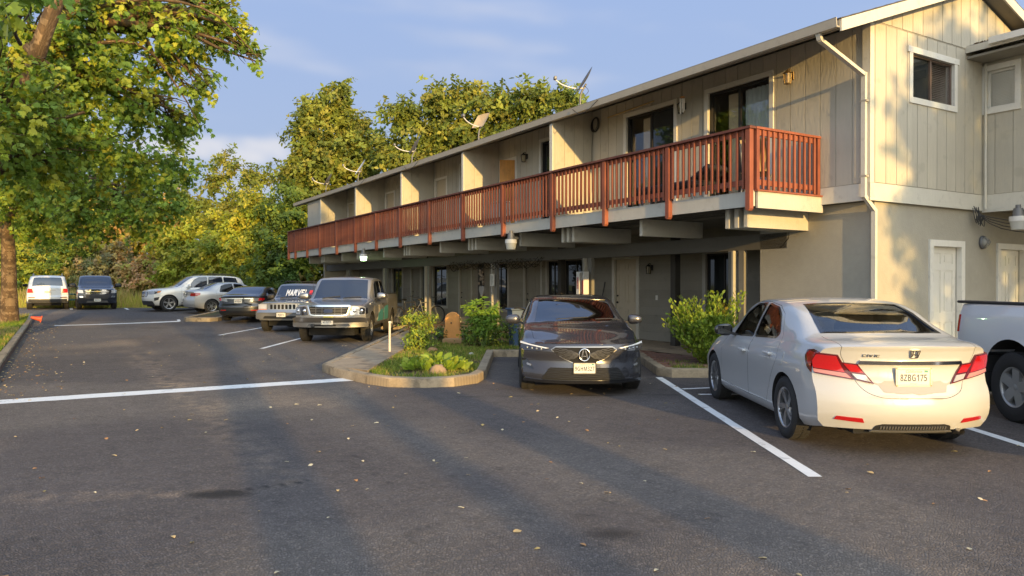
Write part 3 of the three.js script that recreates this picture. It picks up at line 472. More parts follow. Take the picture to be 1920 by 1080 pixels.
// ---- balcony: deck, fascia, railing
const BAL_D = FRONT_D - 1.74, S0 = 0.86, S1 = 28.5;
const postS = [0.9, 2.73, 4.55, 6.4, 8.55, 10.68, 12.8, 15.0, 17.1, 19.2, 21.35, 23.55, 25.4, 27.3, 28.45];
{
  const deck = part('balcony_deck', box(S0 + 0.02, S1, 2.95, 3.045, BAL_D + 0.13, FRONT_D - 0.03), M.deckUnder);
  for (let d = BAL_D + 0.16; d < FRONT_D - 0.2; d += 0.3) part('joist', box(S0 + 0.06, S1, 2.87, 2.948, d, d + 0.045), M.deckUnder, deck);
  for (let i = 0; i + 1 < postS.length; i++) part('fascia', box(postS[i] + (i ? 0.003 : -0.04), postS[i + 1] - 0.003, 2.83, 3.075, BAL_D + 0.085, BAL_D + 0.125), M.beam, deck);
  part('end_fascia', box(S0 - 0.045, S0 - 0.005, 2.8, 3.06, BAL_D + 0.14, FRONT_D + 0.02), M.beam, deck);
  part('end_ledge', box(S0 - 0.075, S0 + 0.0, 3.064, 3.09, BAL_D + 0.1, FRONT_D + 0.03), M.red[0], deck);
  const railing = part('railing', box(S0 - 0.03, S1, 4.055, 4.095, BAL_D - 0.03, BAL_D + 0.12), M.rail);
  part('end_top_rail', box(S0 - 0.04, S0 + 0.075, 4.056, 4.094, BAL_D + 0.122, FRONT_D - 0.02), M.red[0], railing);
  const bal = new THREE.BoxGeometry(0.036, 0.94, 0.036), bevelled = metricUV(bal);
  const pg = (() => { const g = extrude([[0, 0.0], [0.0, 1.26], [0.088, 1.26], [0.088, -0.0], [0.06, -0.035], [0.028, -0.035]], 0.088, 0); g.translate(-0.044, 0, -0.044); return metricUV(G(g)); })();
  postS.forEach((s, i) => { const p = part('railing_post', pg, M.red[i % 4], railing); p.position.set(s, 2.79, BAL_D + 0.038); });
  part('corner_post', box(S0 - 0.03, S0 + 0.058, 3.1, 4.05, BAL_D + 0.13, BAL_D + 0.2), M.red[1], railing); part('wall_post', box(S0 - 0.03, S0 + 0.058, 3.092, 4.05, FRONT_D - 0.1, FRONT_D - 0.03), M.red[1], railing);
  let k = 0;
  for (let i = 0; i + 1 < postS.length; i++) {
    const a = postS[i] + 0.044, b = postS[i + 1] - 0.044, n = Math.round((b - a) / 0.132), st = (b - a) / n;
    part('upper_rail', box(a, b, 3.965, 4.052, BAL_D + 0.05, BAL_D + 0.088), M.red[2], railing); part('lower_rail', box(a, b, 3.17, 3.26, BAL_D + 0.05, BAL_D + 0.088), M.red[3], railing);
    for (let j = 0; j < n; j++) { const o = part('baluster', bevelled, M.red[(k++ * 7 + (k >> 2)) % 4], railing); o.position.set(a + (j + 0.5) * st + rr(-0.006, 0.006), 3.575, BAL_D + 0.03); o.rotation.z = rr(-0.006, 0.006); }
  }
  const e0 = BAL_D + 0.22, e1 = FRONT_D - 0.12, n = 11;
  part('upper_rail', box(S0 + 0.0, S0 + 0.038, 3.965, 4.052, e0, e1), M.red[2], railing); part('lower_rail', box(S0 + 0.0, S0 + 0.038, 3.17, 3.26, e0, e1), M.red[0], railing);
  for (let j = 0; j < n; j++) { const o = part('baluster', bevelled, M.red[(j * 3) % 4], railing); o.position.set(S0 - 0.02, 3.575, lerp(e0, e1, (j + 0.5) / n)); }
}
// cantilever beams under the balcony: singles and triples
{
  const bg = (() => { const g = extrude([[0, 0.02], [0.02, 0], [0.33, 0], [0.33, 1.62], [0, 1.62]], 0.085, 0); g.rotateY(0); return g; })();
  const beam = (s, len = 1.62) => { const y0 = 2.53, y1 = 2.86, d0 = BAL_D + 0.42, d1 = d0 + len, b = part('beam', metricUV(merge([box(s, s + 0.09, y0, y1, d0, d1)])), M.beam); part('end_cap', box(s + 0.006, s + 0.084, y0 + 0.008, y1 - 0.008, d0 - 0.014, d0 - 0.001), M.trim, b); return b; };
  for (const s of [1.25, 6.1, 10.6, 15.1, 19.6, 24.1]) { beam(s); beam(s + 0.2); beam(s + 0.4); }
  for (const s of [3.85, 8.3, 12.8, 17.3, 21.8, 26.3]) beam(s);
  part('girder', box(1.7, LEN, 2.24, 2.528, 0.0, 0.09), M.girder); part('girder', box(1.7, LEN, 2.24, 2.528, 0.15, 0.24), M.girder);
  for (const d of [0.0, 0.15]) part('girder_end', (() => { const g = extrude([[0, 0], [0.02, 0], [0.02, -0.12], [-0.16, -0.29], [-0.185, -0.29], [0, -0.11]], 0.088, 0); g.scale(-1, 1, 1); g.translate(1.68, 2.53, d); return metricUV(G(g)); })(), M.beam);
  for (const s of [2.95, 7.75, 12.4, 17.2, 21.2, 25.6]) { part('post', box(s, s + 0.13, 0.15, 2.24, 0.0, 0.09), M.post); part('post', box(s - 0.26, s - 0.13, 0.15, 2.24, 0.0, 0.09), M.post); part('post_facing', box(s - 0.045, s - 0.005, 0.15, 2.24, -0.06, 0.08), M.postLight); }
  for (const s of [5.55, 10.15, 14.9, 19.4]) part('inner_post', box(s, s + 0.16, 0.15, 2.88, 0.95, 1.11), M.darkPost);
}
// partitions between the balconies
for (const [i, s] of [7.18, 11.65, 16.1, 20.6, 25.1].entries()) {
  const t = (d) => EAVE_Y - 0.09 + SLOPE * (d - EAVE_D), p = part('partition_wall', (() => { const g = extrude([[EAVE_D + 0.02, 3.05], [FRONT_D - 0.013, 3.05], [FRONT_D - 0.013, t(FRONT_D)], [EAVE_D + 0.02, t(EAVE_D + 0.02)]], 0.09); g.rotateY(-Math.PI / 2); g.translate(s + 0.09, 0, 0); return metricUV(G(g)); })(), M.siding[1]);
  for (let k = 0; k < 4; k++) { const d0 = EAVE_D + 0.07 + k * 0.28, d1 = Math.min(d0 + 0.27, FRONT_D - 0.014); const g = extrude([[d0, 3.06], [d1, 3.06], [d1, t(d1) - 0.015], [d0, t(d0) - 0.015]], 0.011); g.rotateY(-Math.PI / 2); g.translate(s - 0.001, 0, 0); part('plank', metricUV(G(g)), M.siding[(i + k) % 3], p); }
  part('edge_board', box(s - 0.014, s + 0.1, 3.05, t(EAVE_D) - 0.012, EAVE_D - 0.012, EAVE_D + 0.018), M.trim, p);
}
part('closet_wall', box(25.2, 27.3, 3.05, 5.35, EAVE_D + 0.05, EAVE_D + 0.15), M.siding[0]);
part('closet_side_wall', box(27.2, 27.3, 3.05, 5.35, EAVE_D + 0.15, FRONT_D - 0.013), M.siding[0]);
// ---------------------------------------------------------------- car kit
// A body is lofted from its side silhouette, shoulder line, plan width and section; x runs from the nose (0) to the tail (L).
function pchip(pts) {
  const n = pts.length, X = pts.map((p) => p[0]), Y = pts.map((p) => p[1]), h = [], d = [], m = [];
  for (let i = 0; i + 1 < n; i++) { h.push(X[i + 1] - X[i]); d.push((Y[i + 1] - Y[i]) / h[i]); }
  for (let i = 0; i < n; i++) m.push(i === 0 ? d[0] : i === n - 1 ? d[n - 2] : d[i - 1] * d[i] <= 0 ? 0 : (() => { const a = 2 * h[i] + h[i - 1], b = h[i] + 2 * h[i - 1]; return (a + b) / (a / d[i - 1] + b / d[i]); })());
  return (x) => {
    if (x <= X[0]) return Y[0]; if (x >= X[n - 1]) return Y[n - 1];
    let i = 0; while (x > X[i + 1]) i++; const t = (x - X[i]) / h[i], a = t * t, b = a * t;
    return Y[i] * (2 * b - 3 * a + 1) + h[i] * m[i] * (b - 2 * a + t) + Y[i + 1] * (3 * a - 2 * b) + h[i] * m[i + 1] * (b - a);
  };
}
const evaluator = new Evaluator(); evaluator.attributes = ['position', 'normal', 'uv']; evaluator.useGroups = true;
class CarForm {
  constructor(s) {
    this.s = s; this.L = s.L;
    for (const k of ['top', 'sh', 'bot', 'hw', 'plan', 'nose', 'tail']) this[k] = pchip(s[k]);
    this.side = pchip(s.side ?? [[0, 0.91], [0.04, 0.955], [0.14, 0.985], [0.34, 1.0], [0.6, 0.995], [0.78, 0.985], [0.9, 0.965], [1, 0.93]]);
    this.hood = s.hoodShape ?? [[1, 0], [0.985, 0.25], [0.95, 0.46], [0.86, 0.68], [0.7, 0.82], [0.45, 0.93], [0.2, 0.985], [0, 1]];
    this.cab = s.cabShape ?? [[1, 0], [0.985, 0.05], [0.90, 0.46], [0.82, 0.76], [0.765, 0.885], [0.66, 0.955], [0.36, 0.992], [0, 1]];
    this.hwMax = Math.max(...s.hw.map((p) => p[1]));
    this.power = s.power ?? 2.3;
  }
  blend(x) { return smooth(0.10, 0.34, this.top(x) - this.sh(x)); }
  upper(x, q, inset = 0) {                                                // q 0..7 along the upper contour
    const i = Math.min(6, Math.floor(q)), t = q - i, b = this.blend(x), g = (a) => { const f = (k, c) => a[clamp(k, 0, 7)][c]; const cr = (c) => { const p0 = f(i - 1, c), p1 = f(i, c), p2 = f(i + 1, c), p3 = f(i + 2, c); return p1 + 0.5 * t * (p2 - p0 + t * (2 * p0 - 5 * p1 + 4 * p2 - p3 + t * (3 * (p1 - p2) + p3 - p0))); }; return i === 6 && t > 0 ? [lerp(f(6, 0), 0, t), lerp(f(6, 1), 1, 1 - (1 - t) * (1 - t))] : [cr(0), cr(1)]; };
    const h = g(this.hood), c = g(this.cab), ys = this.sh(x), yt = Math.max(this.top(x) - inset, ys + 0.012), zs = this.hw(x) * this.side(1) - inset;
    return [Math.max(0, lerp(h[0], c[0], b)) * zs, ys + (yt - ys) * lerp(h[1], c[1], b)];
  }
  contour(x, inset = 0, floor = null) {
    const yb = floor ?? this.bot(x), ys = this.sh(x), hw = this.hw(x) - inset, out = [[0, yb], [0.45 * hw, yb], [0.85 * hw, yb]];
    for (let i = 0; i <= 12; i++) { const f = i / 12, ff = floor === null ? f : lerp(0.25, 1, f); out.push([hw * this.side(ff), lerp(yb, ys, f)]); }
    for (let i = 1; i <= 28; i++) out.push(this.upper(x, (i / 28) * 7, inset));
    out.at(-1)[0] = 0; return out;
  }
  warp(x, y, z) {
    const w = x + this.plan(x) * Math.pow(Math.abs(z) / this.hwMax, this.power) + this.nose(y) * (1 - smooth(0, 0.9, x)) - this.tail(y) * (1 - smooth(0, 0.8, this.L - x));
    return V(this.L / 2 - w, y, z);
  }
  solid(x0 = 0, x1 = this.L, inset = 0, floor = null) {
    const N = this.s.stations ?? 54, xs = []; for (let i = 0; i <= N; i++) { const t = i / N; xs.push(lerp(x0, x1, t - 0.06 * Math.sin(2 * Math.PI * t))); }
    const pos = [], idx = [], rings = xs.map((x) => this.contour(x, inset, floor)), C = rings[0].length, id = (i, k, s) => i * 2 * C + k * 2 + s;
    rings.forEach((r, i) => { for (const [z, y] of r) for (const s of [1, -1]) { const p = this.warp(xs[i], y, z * s); pos.push(p.x, p.y, p.z); } });
    for (let i = 0; i < N; i++) for (let k = 0; k + 1 < C; k++) {
      const a = id(i, k, 0), b = id(i, k + 1, 0), c = id(i + 1, k, 0), d = id(i + 1, k + 1, 0); idx.push(a, b, c, b, d, c); idx.push(a + 1, c + 1, b + 1, b + 1, c + 1, d + 1);
    }
    const cap = (i, flip) => {                                            // end faces, bowed with the same warp
      const m = 14; let prev = null;
      rings[i].forEach(([z, y], k) => {
        const row = []; for (let j = 0; j <= m; j++) { if (j === 0) row.push(id(i, k, 1)); else if (j === m) row.push(id(i, k, 0)); else { const p = this.warp(xs[i], y, lerp(-z, z, j / m)); row.push(pos.length / 3); pos.push(p.x, p.y, p.z); } }
        if (prev) for (let j = 0; j < m; j++) { const t = [prev[j], prev[j + 1], row[j], prev[j + 1], row[j + 1], row[j]]; if (flip) idx.push(t[0], t[2], t[1], t[3], t[5], t[4]); else idx.push(...t); }
        prev = row;
      });
    };
    cap(0, false); cap(N, true);
    let g = new THREE.BufferGeometry(); g.setAttribute('position', new THREE.Float32BufferAttribute(pos, 3)); g.setIndex(idx); g = mergeVertices(g, 1e-5);
    const I = g.index.array, keep = []; for (let i = 0; i < I.length; i += 3) if (I[i] !== I[i + 1] && I[i + 1] !== I[i + 2] && I[i] !== I[i + 2]) keep.push(I[i], I[i + 1], I[i + 2]); g.setIndex(keep);
    // outward?
    let vol = 0; const p = g.attributes.position, A = V(0, 0, 0), Bq = V(0, 0, 0), Cq = V(0, 0, 0); for (let i = 0; i < keep.length; i += 3) { A.fromBufferAttribute(p, keep[i]); Bq.fromBufferAttribute(p, keep[i + 1]); Cq.fromBufferAttribute(p, keep[i + 2]); vol += A.dot(Bq.cross(Cq)); }
    if (vol < 0) { for (let i = 0; i < keep.length; i += 3) [keep[i + 1], keep[i + 2]] = [keep[i + 2], keep[i + 1]]; g.setIndex(keep); }
    g = toCreasedNormals(g, 0.62); g.setAttribute('uv', new THREE.Float32BufferAttribute(new Float32Array(g.attributes.position.count * 2), 2)); return g;
  }
  // maps from flat coordinates to the surface
  sideMap(s) {
    return (x, y) => {
      const ys = this.sh(x); let z;
      if (y <= ys) { const yb = this.bot(x); z = this.hw(x) * this.side(clamp((y - yb) / (ys - yb))); }
      else { let a = 0, b = 7; for (let i = 0; i < 24; i++) { const m = (a + b) / 2; if (this.upper(x, m)[1] < y) a = m; else b = m; } z = this.upper(x, a)[0]; }
      return this.warp(x, y, z * s);
    };
  }
  topMap() { return (x, z) => { let a = 0, b = 7; const t = Math.abs(z); for (let i = 0; i < 24; i++) { const m = (a + b) / 2; if (this.upper(x, m)[0] > t) a = m; else b = m; } return this.warp(x, this.upper(x, a)[1], z); }; }
  frontMap() { return (z, y) => this.warp(0, y, z); }
  rearMap() { return (z, y) => this.warp(this.L, y, z); }
}
function clipPoly(poly, axis, v, keepLess) {
  const out = []; for (let i = 0; i < poly.length; i++) { const a = poly[i], b = poly[(i + 1) % poly.length], ia = keepLess ? a[axis] <= v : a[axis] >= v, ib = keepLess ? b[axis] <= v : b[axis] >= v; if (ia) out.push(a); if (ia !== ib) { const t = (v - a[axis]) / (b[axis] - a[axis]); const p = [lerp(a[0], b[0], t), lerp(a[1], b[1], t)]; p[axis] = v; out.push(p); } } return out;
}
// closed slab over a polygon laid on a surface: from `lo` to `hi` metres along the surface normal
function slab(poly, map, lo, hi, cell = 0.12, dir = null) {
  const xs = poly.map((p) => p[0]), ys = poly.map((p) => p[1]), x0 = Math.min(...xs), x1 = Math.max(...xs), y0 = Math.min(...ys), y1 = Math.max(...ys), nx = Math.max(1, Math.ceil((x1 - x0) / cell)), ny = Math.max(1, Math.ceil((y1 - y0) / cell));
  const key = new Map(), pts = [], tri = [], vid = (p) => { const k = Math.round(p[0] * 2e4) + '_' + Math.round(p[1] * 2e4); if (!key.has(k)) { key.set(k, pts.length); pts.push(p); } return key.get(k); };
  for (let i = 0; i < nx; i++) {
    let c = clipPoly(clipPoly(poly, 0, lerp(x0, x1, i / nx), false), 0, lerp(x0, x1, (i + 1) / nx), true); if (c.length < 3) continue;
    for (let j = 0; j < ny; j++) {
      const d = clipPoly(clipPoly(c, 1, lerp(y0, y1, j / ny), false), 1, lerp(y0, y1, (j + 1) / ny), true); if (d.length < 3) continue;
      const v2 = []; const ids = []; for (const p of d) { const k = vid(p); if (ids.at(-1) !== k && ids[0] !== k) { ids.push(k); v2.push(new THREE.Vector2(...pts[k])); } } if (ids.length < 3) continue;
      for (const t of THREE.ShapeUtils.triangulateShape(v2, [])) { const a = ids[t[0]], b = ids[t[1]], e = ids[t[2]]; const ar = (pts[b][0] - pts[a][0]) * (pts[e][1] - pts[a][1]) - (pts[b][1] - pts[a][1]) * (pts[e][0] - pts[a][0]); if (Math.abs(ar) > 1e-9) tri.push(ar > 0 ? [a, b, e] : [a, e, b]); }
    }
  }
  const O = [], I = [], e = 0.004; let flip = 0;
  for (const [a, b] of pts) {
    const p = map(a, b), du = map(a + e, b).sub(map(a - e, b)), dv = map(a, b + e).sub(map(a, b - e)), n = dir ? dir.clone() : du.cross(dv).normalize(); if (!(n.lengthSq() > 0.5)) n.set(0, 1, 0);
    O.push({ p, n }); flip += n.dot(V(p.x * 0.25, p.y - 0.75, p.z * 2));
  }
  const sgn = dir ? 1 : flip < 0 ? -1 : 1, pos = [], idx = []; for (const { p, n } of O) { const q = p.clone().addScaledVector(n, sgn * hi); pos.push(q.x, q.y, q.z); } for (const { p, n } of O) { const q = p.clone().addScaledVector(n, sgn * lo); pos.push(q.x, q.y, q.z); }
  const nP = pts.length, edges = new Map(); for (const t of tri) { idx.push(t[0], t[1], t[2], t[0] + nP, t[2] + nP, t[1] + nP); for (let k = 0; k < 3; k++) { const a = t[k], b = t[(k + 1) % 3], r = b + '_' + a; if (edges.has(r)) edges.delete(r); else edges.set(a + '_' + b, [a, b]); } }
  for (const [a, b] of edges.values()) idx.push(a, a + nP, b, b, a + nP, b + nP);
  let g = new THREE.BufferGeometry(); g.setAttribute('position', new THREE.Float32BufferAttribute(pos, 3)); g.setIndex(idx);
  let vol = 0; const p = g.attributes.position, A = V(0, 0, 0), B2 = V(0, 0, 0), C = V(0, 0, 0); for (let i = 0; i < idx.length; i += 3) { A.fromBufferAttribute(p, idx[i]); B2.fromBufferAttribute(p, idx[i + 1]); C.fromBufferAttribute(p, idx[i + 2]); vol += A.dot(B2.cross(C)); }
  if (vol < 0) { for (let i = 0; i < idx.length; i += 3) [idx[i + 1], idx[i + 2]] = [idx[i + 2], idx[i + 1]]; g.setIndex(idx); }
  g = toCreasedNormals(g, 0.7); g.setAttribute('uv', new THREE.Float32BufferAttribute(new Float32Array(g.attributes.position.count * 2), 2)); return g;
}
const brush = (g, m) => { if (!Array.isArray(m)) g.clearGroups(); const b = new Brush(g, m); b.updateMatrixWorld(); return b; };
const csg = (a, b, op) => { const r = evaluator.evaluate(a, b, op); r.updateMatrixWorld(); return r; };
const rectP = (a, b, c, d) => [[a, c], [b, c], [b, d], [a, d]];
const shrink = (poly, k) => { const n = poly.length; let ar = 0; for (let i = 0; i < n; i++) { const a = poly[i], b = poly[(i + 1) % n]; ar += a[0] * b[1] - b[0] * a[1]; } const s = ar > 0 ? 1 : -1; return poly.map((p, i) => { const a = poly[(i + n - 1) % n], b = poly[(i + 1) % n], u = [p[0] - a[0], p[1] - a[1]], v = [b[0] - p[0], b[1] - p[1]], nu = Math.hypot(...u) || 1, nv = Math.hypot(...v) || 1, n1 = [-u[1] / nu * s, u[0] / nu * s], n2 = [-v[1] / nv * s, v[0] / nv * s], m = [n1[0] + n2[0], n1[1] + n2[1]], l = Math.max(0.35, m[0] * n1[0] + m[1] * n1[1]); return [p[0] + m[0] / l * k, p[1] + m[1] / l * k]; }); };
const roundPoly = (poly, r, n = 4) => { const out = []; poly.forEach((p, i) => { const a = poly[(i + poly.length - 1) % poly.length], b = poly[(i + 1) % poly.length], la = Math.hypot(a[0] - p[0], a[1] - p[1]), lb = Math.hypot(b[0] - p[0], b[1] - p[1]), k = Math.min(p[2] ?? r, la * 0.45, lb * 0.45); if (k < 1e-4) { out.push([p[0], p[1]]); return; } const s = [lerp(p[0], a[0], k / la), lerp(p[1], a[1], k / la)], e = [lerp(p[0], b[0], k / lb), lerp(p[1], b[1], k / lb)]; for (let j = 0; j <= n; j++) { const t = j / n; out.push([(1 - t) * (1 - t) * s[0] + 2 * t * (1 - t) * p[0] + t * t * e[0], (1 - t) * (1 - t) * s[1] + 2 * t * (1 - t) * p[1] + t * t * e[1]]); } }); return out; };
const mirror = (poly) => poly.map((p) => [-p[0], p[1]]).reverse();

const CM = {
  tyre: mat([0.022, 0.021, 0.020], 0.85, { bumpMap: rep(grainTex, 0.1), bumpScale: 0.001 }),
  tread: mat([0.035, 0.033, 0.03], 0.95),
  alloy: mat([0.52, 0.52, 0.52], 0.28, { metalness: 0.9 }), alloyDark: mat([0.03, 0.03, 0.032], 0.4, { metalness: 0.5 }), steel: mat([0.42, 0.42, 0.41], 0.4, { metalness: 0.6 }),
  chrome: mat([0.75, 0.74, 0.72], 0.12, { metalness: 1 }), chromeOld: mat([0.42, 0.40, 0.37], 0.28, { metalness: 0.9 }),
  plastic: mat([0.022, 0.022, 0.023], 0.6), gloss: phys([0.012, 0.012, 0.013], 0.15, { clearcoat: 1 }), well: mat([0.012, 0.012, 0.012], 0.95), greyPlastic: mat([0.10, 0.098, 0.095], 0.65),
  glass: phys([0.016, 0.022, 0.036], 0.02, { ior: 2.0 }), tint: phys([0.007, 0.008, 0.009], 0.02, { ior: 1.55 }),
  clear: phys([0.80, 0.86, 0.86], 0, { transmission: 1, thickness: 0, ior: 1.5 }), clearTint: phys([0.36, 0.38, 0.38], 0, { transmission: 1, thickness: 0, ior: 1.5 }),
  redLens: phys([0.42, 0.010, 0.012], 0.12, { clearcoat: 1, clearcoatRoughness: 0.03 }), redDark: phys([0.10, 0.004, 0.006], 0.15, { clearcoat: 1 }), clearLens: phys([0.55, 0.54, 0.53], 0.12, { clearcoat: 1, metalness: 0.35 }), pinkLens: phys([0.55, 0.22, 0.2], 0.15, { clearcoat: 1 }),
  amber: phys([0.75, 0.22, 0.03], 0.2, { clearcoat: 1 }), lampDark: phys([0.03, 0.03, 0.033], 0.1, { clearcoat: 1 }), lampGrey: phys([0.30, 0.31, 0.32], 0.12, { clearcoat: 1, metalness: 0.5 }), drl: phys([0.85, 0.84, 0.8], 0.2, { clearcoat: 1 }),
  seat: mat([0.30, 0.28, 0.25], 0.85), seatDark: mat([0.05, 0.048, 0.045], 0.85), dash: mat([0.03, 0.03, 0.031], 0.7),
};
const carPaint = (c, metal = 0, rough = 0.35) => phys(c, rough, { metalness: metal, clearcoat: 1, clearcoatRoughness: 0.03 });
// wheel: axis along z, outer face at +z
const wheelCache = new Map();
function wheelParts(r, w, rimR, style) {
  const k = [r, w, rimR, style].join(); if (wheelCache.has(k)) return wheelCache.get(k);
  const h = w / 2, prof = [[rimR - 0.004, -h * 0.85], [rimR + 0.02, -h * 0.98], [lerp(rimR, r, 0.55), -h], [r - 0.018, -h * 0.92], [r, -h * 0.72], [r + 0.002, -h * 0.3], [r + 0.002, h * 0.3], [r, h * 0.72], [r - 0.018, h * 0.92], [lerp(rimR, r, 0.55), h], [rimR + 0.02, h * 0.98], [rimR - 0.004, h * 0.85]];
  const lathe = (p, n = 48) => { const g = new THREE.LatheGeometry(p.map((q) => new THREE.Vector2(...q)), n); g.rotateX(Math.PI / 2); return g; };
  const tyre = [toCreasedNormals(lathe(prof), 0.6)];
  for (let i = 0; i < 54; i++) for (const s of [-1, 1]) { const g = new THREE.BoxGeometry(r * 0.075, 0.008, w * 0.36); g.translate(0, r + 0.003, s * w * 0.2); g.rotateZ((i + (s > 0 ? 0.5 : 0)) / 54 * 2 * Math.PI); tyre.push(g); }
  for (const z of [-0.03, 0.03]) { void z; }
  const rim = [lathe([[rimR, h * 0.86], [rimR - 0.018, h * 0.84], [rimR - 0.026, h * 0.7], [rimR - 0.03, -h * 0.8], [rimR, -h * 0.86]])];
  const back = lathe([[0.0, -h * 0.15], [rimR - 0.03, -h * 0.15]], 24), hub = [lathe([[0, h * 0.72], [0.028, h * 0.72], [0.036, h * 0.66], [0.062, h * 0.6], [0.062, h * 0.2]], 24)];
  const spoke = (a, w0, w1, tw = 0) => { const g = new THREE.BoxGeometry(w0, rimR - 0.05, h * 0.32, 1, 6, 1), p = g.attributes.position; for (let i = 0; i < p.count; i++) { const t = p.getY(i) / (rimR - 0.05) + 0.5; p.setXYZ(i, p.getX(i) * lerp(1, w1 / w0, t) + tw * t * t * rimR, p.getY(i) + rimR / 2 + 0.005, p.getZ(i) + h * (0.5 + 0.14 * t)); } g.rotateZ(a); g.computeVertexNormals(); return g; };
  let dark = [back];
  if (style === 'steel') { dark = [back]; rim.push(lathe([[0.0, h * 0.62], [0.05, h * 0.62], [0.085, h * 0.5], [rimR * 0.62, h * 0.42], [rimR * 0.66, h * 0.36]], 40), lathe([[rimR * 0.9, h * 0.4], [rimR - 0.02, h * 0.55]], 40)); for (let i = 0; i < 5; i++) rim.push(spoke(i / 5 * 2 * Math.PI, rimR * 0.5, rimR * 0.52)); }
  else if (style === 'swirl') for (let i = 0; i < 5; i++) { const a = i / 5 * 2 * Math.PI; rim.push(spoke(a + 0.1, 0.042, 0.05, -0.32)); rim.push(spoke(a + 0.42, 0.02, 0.02, -0.28)); }
  else if (style === 'ten') for (let i = 0; i < 10; i++) rim.push(spoke(i / 10 * 2 * Math.PI + (i % 2 ? 0.09 : -0.09), 0.03, 0.036));
  else if (style === 'dark') for (let i = 0; i < 5; i++) { const a = i / 5 * 2 * Math.PI; rim.push(spoke(a - 0.12, 0.035, 0.03), spoke(a + 0.12, 0.035, 0.03)); }
  else for (let i = 0; i < 5; i++) rim.push(spoke(i / 5 * 2 * Math.PI, 0.085, 0.075));
  const out = { tyre: merge(tyre), rim: merge([...rim, ...hub]), back: merge(dark) }; wheelCache.set(k, out); return out;
}
function addWheel(car, x, y, z, side, W, front) {
  const g = new THREE.Group(); g.name = 'wheel'; g.position.set(x, y, z); if (side < 0) g.rotation.y = Math.PI; g.rotation.z = (front ? 0.4 : 1.1) * side; car.add(g);
  const p = wheelParts(W.r, W.w, W.rim, W.style); mesh('tyre', p.tyre, CM.tyre, g); mesh('rim', p.rim, W.mat ?? CM.alloy, g); mesh('brake_disc', p.back, CM.alloyDark, g);
  if (side < 0) g.rotation.set(0, Math.PI, 0); return g;
}
// drops stray facets that the boolean leaves outside the form
function tidy(geo, F) {
  const p = geo.attributes.position, I = geo.index ? geo.index.array : Array.from({ length: p.count }, (_, i) => i), groups = geo.groups.length ? geo.groups : [{ start: 0, count: I.length, materialIndex: 0 }], out = [], g2 = [];
  const bad = (i) => { const x = F.L / 2 - p.getX(i), z = p.getZ(i), y = p.getY(i); return x < -0.06 || x > F.L + 0.06 || Math.abs(z) > F.hwMax + 0.02 || y < F.bot(0) - 0.4 || y > F.top(clamp(x - F.plan(clamp(x, 0, F.L)) * Math.pow(Math.abs(z) / F.hwMax, F.power), 0, F.L)) + 0.06; };
  for (const g of groups) { const s = out.length; for (let i = g.start; i < g.start + g.count; i += 3) { const t = [I[i], I[i + 1], I[i + 2]]; if (!t.some(bad)) out.push(...t); } g2.push({ start: s, count: out.length - s, materialIndex: g.materialIndex }); }
  geo.setIndex(out); geo.clearGroups(); for (const g of g2) geo.addGroup(g.start, g.count, g.materialIndex); return geo;
}
